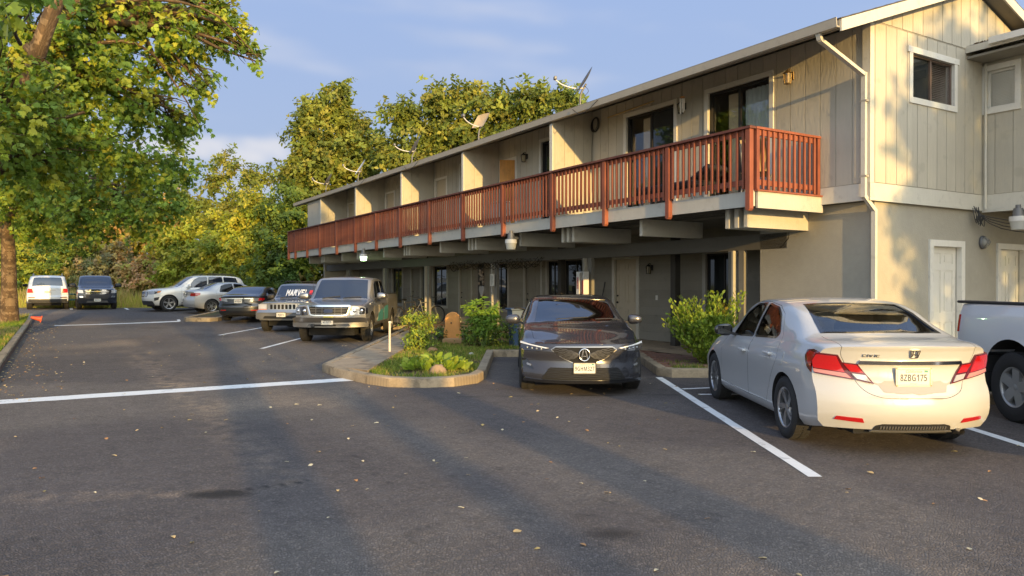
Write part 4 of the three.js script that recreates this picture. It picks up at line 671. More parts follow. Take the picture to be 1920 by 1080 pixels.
// the car itself; returns { car, F } with F the form whose maps place the trim
function makeCar(S) {
  const F = new CarForm(S.form), car = thing(S.name, S.label, 'car', [0, 0, 0], 0), L = F.L, paint = S.paint, X = (x) => L / 2 - x;
  let body = brush(F.solid(), paint);
  const dark = CM.well, cut = (g, m) => { body = csg(body, brush(g, m), SUBTRACTION); };
  const W = S.wheel, ax = [S.axle[0], S.axle[1]];
  for (const a of ax) for (const s of [1, -1]) { const g = new THREE.CylinderGeometry(S.arch, S.arch, 0.34, 40); g.rotateX(Math.PI / 2); g.translate(X(a), W.r + (S.archUp ?? 0.01), s * (F.hwMax + 0.17 - 0.30)); cut(G(g), dark); }
  const side = (S.windows ?? []).map((w) => roundPoly(w, 0.03));
  if (S.interior) {
    cut(F.solid(S.interior[0], S.interior[1], 0.055, S.interior[2] ?? 0.45), CM.dash);
    for (const w of side) for (const s of [1, -1]) cut(slab(w, F.sideMap(s), -0.12, 0.05, 0.12, V(0, 0, s)), CM.gloss);
    if (S.windscreen) cut(slab(S.windscreen, F.topMap(), -0.14, 0.05, 0.14), CM.gloss);
    if (S.backlight) cut(slab(S.backlight, F.topMap(), -0.14, 0.05, 0.14), CM.gloss);
  }
  for (const c of S.cuts ?? []) cut(c.geo(F), c.mat ?? dark);
  // opening panels, cut out of the body with a gap all round
  const panels = [];
  for (const d of S.doors ?? []) for (const s of [1, -1]) panels.push({ name: 'door', side: s, at: d, prism: (k) => { const e = extrude(shrink(d.poly.map((p) => [X(p[0]), p[1]]), k), 0.55); e.translate(0, 0, s > 0 ? 0.45 : -1.0); return G(e); } });
  if (S.hood) panels.push({ name: 'hood', prism: (k) => { const e = extrude(shrink(S.hood.map((p) => [X(p[0]), p[1]]), k), 0.6); e.rotateX(-Math.PI / 2); e.translate(0, S.hoodLow ?? 0.62, 0); return G(e); } });
  if (S.boot) panels.push({ name: S.bootName ?? 'boot_lid', prism: (k) => { const e = extrude(shrink(S.boot, k), 0.9); e.rotateY(Math.PI / 2); e.translate(X(L) - 0.3, 0, 0); e.scale(1, 1, 1); return G(e); } });
  const made = [];
  for (const p of panels) {
    const keep = csg(body, brush(p.prism(S.gap ?? 0.004), dark), INTERSECTION); cut(p.prism(0), dark);
    const m = mesh(p.name, tidy(keep.geometry, F), keep.material, car); m.userData = {}; made.push({ ...p, mesh: m });
  }
  const b = mesh('body', tidy(body.geometry, F), body.material, car); b.userData = {};
  // glass
  const gl = S.glass ?? CM.glass, sg = S.sideGlass ?? CM.tint, lo = S.interior ? -0.012 : -0.02, hi = S.interior ? -0.006 : 0.004;
  if (S.windscreen) mesh('windscreen', slab(S.windscreen, F.topMap(), lo, hi, 0.1), gl, car);
  if (S.backlight) mesh('rear_window', slab(S.backlight, F.topMap(), lo, hi, 0.1), S.backGlass ?? gl, car);
  side.forEach((w, i) => { for (const s of [1, -1]) { mesh('side_window', slab(w, F.sideMap(s), lo, hi, 0.1), (S.sideGlassList ?? [])[i] ?? sg, car); const outer = shrink(w, -(S.winTrim ?? 0.022)), n = w.length, ring = []; for (let k = 0; k < n; k++) ring.push(slab([w[k], w[(k + 1) % n], outer[(k + 1) % n], outer[k]], F.sideMap(s), -0.006, 0.005, 0.2, V(0, 0, s))); mesh('window_trim', merge(ring), CM.gloss, car); } });
  for (const d of made.filter((q) => q.name === 'door' && q.at.handle)) { const [hx, hy] = d.at.handle, p = F.sideMap(d.side)(hx, hy), g = new RoundedBoxGeometry(0.2, 0.034, 0.03, 3, 0.014); g.translate(p.x, p.y, p.z + d.side * 0.028); const cup = slab(roundPoly(rectP(hx - 0.075, hx + 0.06, hy - 0.035, hy + 0.032), 0.03), F.sideMap(d.side), -0.004, 0.003, 0.1); const h = mesh('handle', merge([G(g), ...[-0.085, 0.085].map((o) => { const q = new THREE.BoxGeometry(0.02, 0.026, 0.04); q.translate(p.x + o, p.y, p.z + d.side * 0.012); return q; })]), S.handleMat ?? paint, d.mesh); mesh('handle_recess', cup, S.handleCup ?? paint, d.mesh); void h; }
  for (const a of [0, 1]) for (const s of [1, -1]) addWheel(car, X(ax[a]), W.r, s * (F.hwMax - W.w / 2 - (S.wheelIn ?? 0.02)), s, W, a === 0);
  mesh('underbody', box(X(L - 0.35), X(0.35), 0.2, 0.42, -F.hwMax * 0.62, F.hwMax * 0.62), CM.well, car);
  if (S.mirror) for (const s of [1, -1]) {
    const [mx, my, mz, k = 1] = S.mirror, p = F.sideMap(s)(mx, my), m = new THREE.SphereGeometry(1, 20, 14), q = m.attributes.position;
    for (let i = 0; i < q.count; i++) { let [a, bb, c] = [q.getX(i), q.getY(i), q.getZ(i)]; const sq = (v) => Math.sign(v) * Math.pow(Math.abs(v), 0.75); a = sq(a); bb = sq(bb); c = sq(c); if (a < 0) a *= 0.35; q.setXYZ(i, a * 0.085 * k, bb * 0.075 * k * (1 - 0.15 * c * s), c * 0.115 * k); }
    m.computeVertexNormals(); m.translate(p.x, my + 0.06, p.z + s * (mz + 0.09)); const o = mesh('mirror', m, S.mirrorMat ?? paint, car);
    mesh('mirror_glass', new RoundedBoxGeometry(0.008, 0.105 * k, 0.17 * k, 2, 0.003).translate(p.x - 0.034 * k, my + 0.06, p.z + s * (mz + 0.09)), CM.tint, o);
    mesh('mirror_arm', (() => { const g = new THREE.BoxGeometry(0.05, 0.035, mz + 0.06); g.rotateX(-s * 0.35); g.translate(p.x, my + 0.012, p.z + s * (mz + 0.02) / 2); return g; })(), S.armMat ?? CM.plastic, o);
  }
  if (S.interior && S.seats !== false) {
    const sm = S.seatMat ?? CM.seatDark, seat = (x, z, w) => { const o = [new RoundedBoxGeometry(0.5, 0.16, w, 3, 0.05).translate(X(x), 0.52, z), (() => { const g = new RoundedBoxGeometry(0.14, 0.58, w, 3, 0.06); g.rotateZ(0.22); g.translate(X(x + 0.3), 0.82, z); return g; })(), new RoundedBoxGeometry(0.09, 0.17, w > 0.8 ? 0.25 : 0.25, 3, 0.04).translate(X(x + 0.39), 1.17, z)]; return o; };
    const fx = S.seatX ?? [L * 0.5, L * 0.68]; for (const s of [-1, 1]) mesh('seat', merge(seat(fx[0], s * 0.37, 0.5).map(G)), sm, car);
    mesh('rear_seat', merge([...seat(fx[1], 0, 1.2).slice(0, 2), ...[-0.38, 0.38].map((z) => new RoundedBoxGeometry(0.1, 0.15, 0.26, 3, 0.045).translate(X(fx[1] + 0.37), 1.13, z))].map(G)), sm, car);
    const st = new THREE.TorusGeometry(0.18, 0.016, 10, 28); st.rotateY(Math.PI / 2); st.rotateZ(-0.35); st.translate(X(fx[0] - 0.48), 0.93, -0.37); mesh('steering_wheel', st, CM.dash, car);
  }
  return { car, F, X, body: b, made, patch: (name, poly, map, m, lift = 0.006, parent = car, cell = 0.06, low = -0.01) => mesh(name, slab(poly, map, low, lift, cell), m, parent) };
}
// number plate with print
function plateTex(text, top, col = '#2b3350') {
  return canvasTex(512, 256, (c, w, h) => { c.fillStyle = '#e9e6dc'; c.fillRect(0, 0, w, h); c.strokeStyle = '#b8b4a8'; c.lineWidth = 6; c.strokeRect(8, 8, w - 16, h - 16); c.fillStyle = '#b5373a'; c.font = 'italic 54px serif'; c.textAlign = 'center'; c.fillText(top, w / 2, 58); c.fillStyle = col; c.font = 'bold 132px sans-serif'; c.save(); c.translate(w / 2, 190); c.scale(0.78, 1.12); c.fillText(text, 0, 0); c.restore(); c.fillStyle = '#4a9a86'; c.fillRect(w - 92, 20, 56, 34); c.fillStyle = '#8a5a5a'; c.font = '22px sans-serif'; c.fillText('dmv.ca.gov', w / 2, 236); });
}
function plate(car, text, x, y, facing, frame = CM.chromeOld, z = 0, top = 'California') {   // facing +1: towards the nose
  const g = new THREE.PlaneGeometry(0.302, 0.15); g.rotateY(facing * Math.PI / 2); g.translate(x + facing * 0.0095, y, z);
  const o = mesh('number_plate', new RoundedBoxGeometry(0.012, 0.155, 0.308, 2, 0.004).translate(x, y, z), frame, car); mesh('plate_print', g, mat([0.78, 0.78, 0.76], 0.5, { map: plateTex(text, top) }), o);
  mesh('plate_frame', merge([box(x - 0.006, x + facing * 0.014, y + 0.072, y + 0.085, z - 0.16, z + 0.16), box(x - 0.006, x + facing * 0.014, y - 0.085, y - 0.07, z - 0.16, z + 0.16), box(x - 0.006, x + facing * 0.014, y - 0.085, y + 0.085, z - 0.164, z - 0.151), box(x - 0.006, x + facing * 0.014, y - 0.085, y + 0.085, z + 0.151, z + 0.164)]), frame, o); return o;
}
const place = (c, Xw, Z, turn) => { c.position.set(Xw, rise(Z), -Z); c.rotation.y = turn; };
const TOWARDS = -Math.PI / 2, AWAY = Math.PI / 2;
// ---------------------------------------------------------------- white sedan seen from behind
{
  const S = {
    name: 'white_sedan', label: 'white sedan parked nose-in, seen from behind, bumper lit by the sun', paint: carPaint([0.48, 0.48, 0.468], 0, 0.3),
    form: {
      L: 4.56, top: [[0, 0.66], [0.12, 0.74], [0.6, 0.86], [1.05, 0.965], [1.2, 1.02], [1.55, 1.21], [1.95, 1.385], [2.3, 1.43], [2.7, 1.435], [3.05, 1.41], [3.35, 1.345], [3.72, 1.205], [4.02, 1.095], [4.14, 1.075], [4.38, 1.06], [4.5, 1.045], [4.56, 1.02]],
      sh: [[0, 0.6], [0.5, 0.76], [1.1, 0.875], [1.8, 0.92], [3.0, 0.965], [3.9, 0.99], [4.3, 0.985], [4.56, 0.96]], bot: [[0, 0.22], [0.5, 0.19], [3.7, 0.19], [4.3, 0.22], [4.56, 0.25]],
      hw: [[0, 0.80], [0.3, 0.85], [0.9, 0.872], [2, 0.8775], [3.6, 0.875], [4.2, 0.855], [4.56, 0.82]], plan: [[0, 0.42], [0.7, 0.16], [1.3, 0.11], [2.2, 0.03], [2.8, -0.02], [3.5, -0.08], [4.1, -0.11], [4.56, -0.30]], power: 2.6,
      nose: [[0.2, 0.1], [0.4, 0.02], [0.55, 0], [0.75, 0.1]], tail: [[0.2, 0.12], [0.3, 0.05], [0.42, 0.0], [0.56, 0.01], [0.68, 0.075], [0.80, 0.095], [0.96, 0.055], [1.02, 0.03], [1.06, 0.06]],
      side: [[0, 0.90], [0.05, 0.95], [0.14, 0.975], [0.3, 0.985], [0.5, 0.992], [0.68, 1.0], [0.78, 0.996], [0.9, 0.97], [1, 0.925]],
      cabShape: [[1, 0], [0.985, 0.05], [0.915, 0.42], [0.84, 0.72], [0.79, 0.86], [0.70, 0.94], [0.4, 0.99], [0, 1]],
    },
    wheel: { r: 0.316, w: 0.205, rim: 0.212, style: 'swirl', mat: CM.alloy }, axle: [0.93, 3.60], arch: 0.352, archUp: 0.012, wheelIn: 0.012,
    interior: [1.35, 3.75], glass: CM.clear, backGlass: phys([0.42, 0.45, 0.47], 0, { transmission: 1, thickness: 0, ior: 1.75 }), sideGlass: CM.clearTint, seatMat: CM.seat, seatX: [2.3, 3.0],
    windscreen: [[1.2, -0.62], [1.9, -0.545], [1.9, 0.545], [1.2, 0.62]],
    backlight: [[3.2, -0.5], [3.2, 0.5], [3.93, 0.60], [3.98, 0.3], [3.985, 0], [3.98, -0.3], [3.93, -0.60]],
    windows: [[[1.62, 0.955], [2.42, 0.985], [2.52, 1.355], [2.2, 1.335], [1.9, 1.22]], [[2.52, 0.99], [3.24, 1.02], [3.30, 1.06], [3.12, 1.235], [2.95, 1.315], [2.61, 1.352]]], winTrim: 0.02,
    doors: [{ poly: [[1.30, 0.32], [2.44, 0.29], [2.47, 0.96], [2.56, 1.385], [2.2, 1.375], [1.86, 1.245], [1.5, 0.99], [1.36, 0.8]], handle: [2.26, 0.80] }, { poly: [[2.445, 0.29], [3.06, 0.30], [3.22, 0.58], [3.42, 0.82], [3.36, 1.05], [3.16, 1.265], [2.96, 1.348], [2.565, 1.386], [2.475, 0.96]], handle: [3.22, 0.84] }],
    boot: roundPoly([[-0.62, 1.12], [-0.62, 0.93], [-0.45, 0.60, 0.1], [-0.30, 0.545, 0.06], [0.30, 0.545, 0.06], [0.45, 0.60, 0.1], [0.62, 0.93], [0.62, 1.12]], 0.03),
    mirror: [1.68, 0.945, 0.07, 1.0], mirrorMat: CM.gloss, handleMat: carPaint([0.66, 0.655, 0.63], 0, 0.25),
  };
  const k = makeCar(S), { car, F, X, patch } = k, R = F.rearMap(), lid = k.made.find((m) => m.name === 'boot_lid').mesh, topM = F.topMap();
  for (const s of [1, -1]) {
    const mk = (p) => (s > 0 ? p : mirror(p)), sd = F.sideMap(s);
    // tail lamps: on the wing (wrapping the corner) and on the lid
    const lamp = patch('tail_light', mk(roundPoly([[0.50, 0.70], [0.80, 0.745], [0.818, 0.86], [0.80, 0.945], [0.635, 0.93]], 0.008)), R, CM.redDark, 0.014);
    patch('tail_lens', mk(roundPoly([[0.572, 0.765], [0.805, 0.80], [0.815, 0.87], [0.795, 0.93], [0.645, 0.918]], 0.008)), R, CM.redLens, 0.022, lamp); patch('reverse_lens', mk(roundPoly([[0.525, 0.712], [0.80, 0.757], [0.806, 0.79], [0.565, 0.757]], 0.006)), R, CM.pinkLens, 0.021, lamp);
    const wrap = patch('tail_light_wing', roundPoly([[4.56, 0.75], [4.46, 0.79], [4.30, 0.90], [4.27, 0.955], [4.42, 0.965], [4.56, 0.945]], 0.01), sd, CM.redDark, 0.012); patch('tail_lens', roundPoly([[4.555, 0.80], [4.46, 0.84], [4.33, 0.92], [4.36, 0.945], [4.555, 0.928]], 0.01), sd, CM.redLens, 0.018, wrap);
    const li = patch('tail_light', mk(roundPoly([[0.345, 0.665], [0.49, 0.70], [0.60, 0.862], [0.475, 0.85]], 0.008)), R, CM.redDark, 0.014); patch('tail_lens', mk(roundPoly([[0.425, 0.762], [0.53, 0.775], [0.585, 0.852], [0.482, 0.84]], 0.006)), R, CM.redLens, 0.021, li); patch('reverse_lens', mk(roundPoly([[0.372, 0.683], [0.485, 0.71], [0.52, 0.758], [0.413, 0.745]], 0.006)), R, CM.clearLens, 0.021, li);
    patch('reflector', mk(roundPoly([[0.44, 0.318], [0.68, 0.338], [0.665, 0.37], [0.46, 0.358]], 0.008)), R, CM.redLens, 0.008);
  }
  { const o = S.backlight, i2 = shrink(o, 0.035), ring = []; for (let q = 0; q < o.length; q++) ring.push(slab([o[q], o[(q + 1) % o.length], i2[(q + 1) % o.length], i2[q]], topM, -0.006, 0.003, 0.15)); mesh('rear_window_trim', merge(ring), CM.gloss, car); }
  patch('chrome_strip', [[-0.475, 0.85], [0.475, 0.85], [0.46, 0.885], [-0.46, 0.885]], R, CM.chrome, 0.022, lid);
  // letter-shaped badge in a rounded frame
  const E = (p) => patch('badge', p, R, CM.chrome, 0.016, lid, 0.05);
  E([[-0.03, 0.925], [-0.018, 0.925], [-0.012, 0.975], [-0.022, 0.975]]); E(mirror([[-0.03, 0.925], [-0.018, 0.925], [-0.012, 0.975], [-0.022, 0.975]])); E([[-0.015, 0.945], [0.015, 0.945], [0.014, 0.953], [-0.014, 0.953]]);
  { const o = roundPoly([[-0.035, 0.912], [0.035, 0.912], [0.048, 0.99], [-0.048, 0.99]], 0.014), i = shrink(o, 0.007), ring = []; for (let q = 0; q < o.length; q++) ring.push(slab([o[q], o[(q + 1) % o.length], i[(q + 1) % o.length], i[q]], R, -0.005, 0.015, 0.1)); mesh('badge_ring', merge(ring), CM.chrome, lid); }
  { const t = canvasTex(256, 48, (c, w, h) => { c.fillStyle = '#d9d7d0'; c.fillRect(0, 0, w, h); c.fillStyle = '#5b5a58'; c.font = 'italic bold 42px sans-serif'; c.textAlign = 'center'; c.save(); c.translate(w / 2, 38); c.scale(1.5, 0.8); c.fillText('CIVIC', 0, 0); c.restore(); }); const g = slab(rectP(-0.44, -0.27, 0.915, 0.945), R, -0.003, 0.006, 0.2), p = g.attributes.position, uv = g.attributes.uv; void t; void uv; void p; g.dispose();
    const L5 = [[[0, 0], [0.022, 0], [0.022, 0.006], [0.006, 0.006], [0.006, 0.018], [0.024, 0.018], [0.024, 0.024], [0, 0.024]], [[0, 0], [0.007, 0], [0.01, 0.024], [0.003, 0.024]], [[0.008, 0], [0.016, 0], [0.028, 0.024], [0.02, 0.024], [0.012, 0.008], [0.008, 0.024], [0, 0.024]], [[0, 0], [0.007, 0], [0.01, 0.024], [0.003, 0.024]], [[0, 0], [0.022, 0], [0.022, 0.006], [0.006, 0.006], [0.006, 0.018], [0.024, 0.018], [0.024, 0.024], [0, 0.024]]];
    let x = -0.445; const gs = []; L5.forEach((l, i) => { gs.push(slab(l.map((p) => [x + p[0] * 1.15, 0.918 + p[1]]), R, -0.004, 0.008, 0.2)); x += [0.036, 0.018, 0.042, 0.018, 0][i]; }); mesh('lettering', merge(gs), CM.chrome, lid); }
  // peeling lacquer round the plate shows grey primer
  { const lo = [], n = 26; for (let i = 0; i <= n; i++) { const z = lerp(-0.37, 0.37, i / n); lo.push([z, 0.648 - 0.062 * Math.pow(Math.sin(Math.PI * (i / n)), 0.4) + 0.03 * fbm(z * 9, 3, 1, 3) + (Math.abs(z) > 0.3 ? 0.045 : 0)]); } const hi = []; for (let i = n; i >= 0; i--) { const z = lerp(-0.37, 0.37, i / n); hi.push([z, 0.70 + 0.03 * fbm(z * 7, 9, 4, 3) + (Math.abs(z) > 0.27 ? -0.02 : 0.0)]); } patch('bare_primer', [...lo, ...hi], R, mat([0.36, 0.345, 0.32], 0.7), 0.0015, lid, 0.05); }
  const pl = R(0, 0.73); plate(lid, '8ZBG175', pl.x - 0.012, 0.735, -1);
  patch('lower_vent', roundPoly([[-0.36, 0.245], [0.36, 0.245], [0.34, 0.292], [0.28, 0.308], [-0.28, 0.308], [-0.34, 0.292]], 0.01), R, CM.plastic, 0.006);
  { const gs = []; for (let i = 0; i < 24; i++) gs.push(slab(rectP(-0.3 + i * 0.0255, -0.3 + i * 0.0255 + 0.014, 0.262, 0.288), R, -0.002, 0.012, 0.1)); mesh('vent_mesh', merge(gs), CM.greyPlastic, car); }
  patch('vent_lip', roundPoly([[-0.38, 0.232], [0.38, 0.232], [0.36, 0.248], [-0.36, 0.248]], 0.004), R, CM.greyPlastic, 0.012);
  for (const s of [1, -1]) patch('headlight', roundPoly([[0.0, 0.6], [0.45, 0.66], [0.62, 0.76], [0.3, 0.745], [0.0, 0.69]], 0.02), F.sideMap(s), CM.lampGrey, 0.006);
  patch('fuel_flap', roundPoly([[3.52, 0.745], [3.66, 0.75], [3.70, 0.885], [3.56, 0.895]], 0.035), F.sideMap(-1), S.paint, 0.004);
  patch('exposed_primer', roundPoly([[2.98, -0.12], [3.12, -0.2], [3.16, 0.02], [3.12, 0.24], [3.02, 0.2]], 0.03), topM, mat([0.40, 0.36, 0.29], 0.8), 0.0012);
  mesh('brake_light', new RoundedBoxGeometry(0.08, 0.05, 0.3, 3, 0.02).translate(X(3.72), 1.085, 0), CM.redDark, car); mesh('parcel_shelf', box(X(3.86), X(3.4), 1.0, 1.03, -0.6, 0.6), CM.seat, car);
  mesh('exhaust', tube([V(X(4.1), 0.24, 0.42), V(X(4.5), 0.235, 0.44)], 0.028, 12), CM.chromeOld, car); mesh('undertray', box(X(4.38), X(3.9), 0.2, 0.3, -0.5, 0.5), CM.well, car);
  place(car, 3.665, 9.02, AWAY);
}
// ---------------------------------------------------------------- grey sedan facing the camera
{
  const S = {
    name: 'grey_sedan', label: 'glossy dark grey sedan facing out beside the planted island', paint: carPaint([0.062, 0.062, 0.070], 0.5, 0.25),
    form: {
      L: 4.72, top: [[0, 0.74], [0.06, 0.765], [0.3, 0.82], [0.8, 0.915], [1.25, 0.985], [1.4, 1.03], [1.75, 1.19], [2.15, 1.345], [2.5, 1.4], [2.8, 1.41], [3.2, 1.385], [3.8, 1.27], [4.3, 1.12], [4.55, 1.07], [4.72, 1.02]],
      sh: [[0, 0.70], [0.3, 0.765], [0.8, 0.84], [1.4, 0.895], [2.5, 0.935], [3.6, 0.97], [4.4, 0.98], [4.72, 0.95]], bot: [[0, 0.2], [0.5, 0.16], [4, 0.17], [4.72, 0.25]],
      hw: [[0, 0.86], [0.35, 0.895], [0.95, 0.915], [3.7, 0.915], [4.4, 0.88], [4.72, 0.8]], plan: [[0, 0.52], [0.7, 0.2], [1.3, 0.14], [2.3, 0.04], [3.0, -0.02], [4.0, -0.1], [4.72, -0.3]], power: 2.8,
      nose: [[0.18, 0.02], [0.28, 0.0], [0.42, 0.03], [0.5, 0.05], [0.62, 0.03], [0.72, 0.06], [0.78, 0.16]], tail: [[0.2, 0.1], [0.5, 0], [0.9, 0.08], [1.05, 0.05]],
      hoodShape: [[1, 0], [0.985, 0.35], [0.95, 0.62], [0.87, 0.80], [0.72, 0.86], [0.62, 0.92], [0.3, 0.985], [0, 1]],
    },
    wheel: { r: 0.33, w: 0.235, rim: 0.235, style: 'dark', mat: CM.alloyDark }, axle: [0.94, 3.676], arch: 0.362, wheelIn: 0.008,
    interior: [1.55, 4.0], glass: phys([0.20, 0.22, 0.24], 0, { transmission: 1, thickness: 0, ior: 2.4 }), sideGlass: CM.clearTint, seatX: [2.45, 3.25],
    windscreen: [[1.36, -0.66], [1.33, -0.35], [1.32, 0], [1.33, 0.35], [1.36, 0.66], [2.16, 0.565], [2.13, 0.28], [2.12, 0], [2.13, -0.28], [2.16, -0.565]],
    backlight: [[3.3, -0.5], [3.3, 0.5], [4.2, 0.6], [4.2, -0.6]],
    windows: [[[1.8, 0.95], [2.65, 0.96], [2.68, 1.31], [2.35, 1.29], [2.05, 1.17]], [[2.75, 0.965], [3.5, 1.0], [3.75, 1.08], [3.4, 1.23], [2.77, 1.31]]],
    doors: [{ poly: [[1.42, 0.3], [2.66, 0.27], [2.71, 0.96], [2.72, 1.345], [2.3, 1.32], [1.98, 1.18], [1.62, 0.98], [1.48, 0.8]], handle: [2.45, 0.82] }, { poly: [[2.665, 0.27], [3.2, 0.28], [3.4, 0.6], [3.6, 0.85], [3.86, 1.08], [3.42, 1.27], [2.725, 1.345], [2.715, 0.96]], handle: [3.38, 0.85] }],
    hood: roundPoly([[0.25, 0.0], [0.3, -0.45], [0.52, -0.70], [1.22, -0.76], [1.25, 0], [1.22, 0.76], [0.52, 0.70], [0.3, 0.45]], 0.04), hoodLow: 0.6,
    mirror: [1.78, 0.95, 0.09, 1.05], seats: true,
  };
  const k = makeCar(S), { car, F, X, patch } = k, N = F.frontMap();
  const gr = patch('grille', roundPoly([[-0.47, 0.655], [-0.40, 0.70], [0.40, 0.70], [0.47, 0.655], [0.30, 0.535], [0.17, 0.47], [-0.17, 0.47], [-0.30, 0.535]], 0.012), N, CM.well, 0.006);
  { // wavy lattice of the grille, pinched towards the badge
    const gs = []; for (let j = 0; j < 8; j++) for (const s of [-1, 1]) { const pts = []; for (let i = 0; i <= 10; i++) { const z = lerp(0.075, 0.45, i / 10), y = lerp(0.585, 0.48 + j * 0.031, Math.pow(i / 10, 0.55)) + 0.006 * Math.sin(i * 2.6 + j); const top = 0.692, low = z < 0.17 ? 0.478 : z < 0.3 ? lerp(0.478, 0.54, (z - 0.17) / 0.13) : lerp(0.54, 0.655, (z - 0.3) / 0.17); if (y < top && y > low) pts.push(N(s * z, y).add(V(0.012, 0, 0))); } if (pts.length > 2) gs.push(tube(pts, 0.0055, 5)); }
    const m = mesh('grille_bars', merge(gs), mat([0.07, 0.07, 0.072], 0.45), gr); m.userData.kind = 'stuff';
    const o = roundPoly([[-0.47, 0.655], [-0.40, 0.70], [0.40, 0.70], [0.47, 0.655], [0.30, 0.535], [0.17, 0.47], [-0.17, 0.47], [-0.30, 0.535]], 0.012), i2 = shrink(o, 0.012), ring = []; for (let q = 0; q < o.length; q++) ring.push(slab([o[q], o[(q + 1) % o.length], i2[(q + 1) % o.length], i2[q]], N, -0.005, 0.014, 0.2)); mesh('grille_surround', merge(ring), CM.chromeOld, gr);
  }
  // caliper-shaped emblem in a ring
  { const ring = new THREE.TorusGeometry(0.078, 0.010, 10, 32); ring.scale(0.96, 1.08, 1); ring.rotateY(Math.PI / 2); const c = N(0, 0.59); ring.translate(c.x + 0.02, 0.59, 0); const bar = (a, b, w = 0.018) => { const d = b.clone().sub(a), g = new THREE.BoxGeometry(0.014, d.length(), w); g.translate(0, d.length() / 2, 0); g.applyQuaternion(new THREE.Quaternion().setFromUnitVectors(V(0, 1, 0), d.normalize())); g.translate(a.x, a.y, a.z); return g; }; const e = c.x + 0.02; mesh('emblem', merge([G(ring), bar(V(e, 0.525, 0.048), V(e, 0.655, 0.014)), bar(V(e, 0.525, -0.048), V(e, 0.655, -0.014)), box(e - 0.007, e + 0.007, 0.565, 0.58, -0.03, 0.03)]), CM.chrome, gr); }
  for (const s of [1, -1]) {
    const mk = (p) => (s > 0 ? p : mirror(p));
    const h = patch('headlight', mk(roundPoly([[0.50, 0.665], [0.60, 0.635], [0.84, 0.625], [0.885, 0.66], [0.885, 0.735], [0.72, 0.705]], 0.01)), N, CM.lampDark, 0.010);
    patch('daytime_light', mk([[0.49, 0.675], [0.72, 0.712], [0.885, 0.742], [0.885, 0.72], [0.72, 0.696], [0.53, 0.668]]), N, CM.drl, 0.016, h); for (let i = 0; i < 4; i++) { const p = N(s * (0.60 + i * 0.065), 0.658); mesh('lamp_lens', new THREE.SphereGeometry(0.019, 12, 8).translate(p.x + 0.004, p.y + i * 0.004, p.z), CM.lampGrey, h); }
    patch('headlight_wing', roundPoly([[0, 0.655], [0.26, 0.70], [0.42, 0.755], [0.14, 0.738], [0, 0.725]], 0.01), F.sideMap(s), CM.lampDark, 0.008, h);
    patch('air_curtain', mk(roundPoly([[0.70, 0.36], [0.86, 0.40], [0.875, 0.52], [0.80, 0.50]], 0.02)), N, CM.gloss, 0.004); patch('fog_light', mk(roundPoly([[0.74, 0.405], [0.80, 0.42], [0.80, 0.45], [0.745, 0.435]], 0.01)), N, CM.lampGrey, 0.01);
  }
  const lo = patch('lower_grille', roundPoly([[-0.60, 0.235], [0.60, 0.235], [0.56, 0.30], [0.48, 0.405], [-0.48, 0.405], [-0.56, 0.30]], 0.02), N, CM.well, 0.008);
  { const gs = []; for (let i = 0; i < 6; i++) { const pts = []; for (let j = 0; j <= 16; j++) { const z = lerp(-0.52, 0.52, j / 16); pts.push(N(z, 0.262 + i * 0.024 + 0.005 * Math.sin(j * 1.9 + i * 2)).add(V(0.008, 0, 0))); } gs.push(tube(pts, 0.0045, 5, 2)); } const m = mesh('grille_bars', merge(gs), CM.plastic, lo); m.userData.kind = 'stuff'; }
  patch('front_lip', roundPoly([[-0.85, 0.19], [0.85, 0.19], [0.84, 0.235], [0.62, 0.228], [-0.62, 0.228], [-0.84, 0.235]], 0.01), N, CM.gloss, 0.02);
  const pp = N(0, 0.40); plate(car, '9GHM327', pp.x + 0.026, 0.405, 1, CM.plastic);
  patch('sunroof', roundPoly([[2.45, -0.4], [2.95, -0.4], [2.95, 0.4], [2.45, 0.4]], 0.05), F.topMap(), CM.gloss, 0.003);
  for (const z of [-0.3, 0.32]) mesh('wiper', tube([F.topMap()(1.37, z).add(V(0, 0.016, 0)), F.topMap()(1.42, z - 0.3).add(V(0, 0.016, 0)), F.topMap()(1.45, z - 0.52).add(V(0, 0.014, 0))].map((p) => p), 0.008, 5), CM.plastic, car);
  mesh('dashboard', new RoundedBoxGeometry(0.42, 0.2, 1.42, 3, 0.07).translate(X(1.78), 0.86, 0), CM.dash, car); mesh('rear_view_mirror', new RoundedBoxGeometry(0.04, 0.06, 0.22, 3, 0.015).translate(X(2.12), 1.235, 0), CM.dash, car); mesh('dash_screen', new RoundedBoxGeometry(0.02, 0.11, 0.24, 2, 0.01).translate(X(1.98), 0.99, 0.02), CM.gloss, car);
  place(car, 1.02, 12.84, TOWARDS);
}
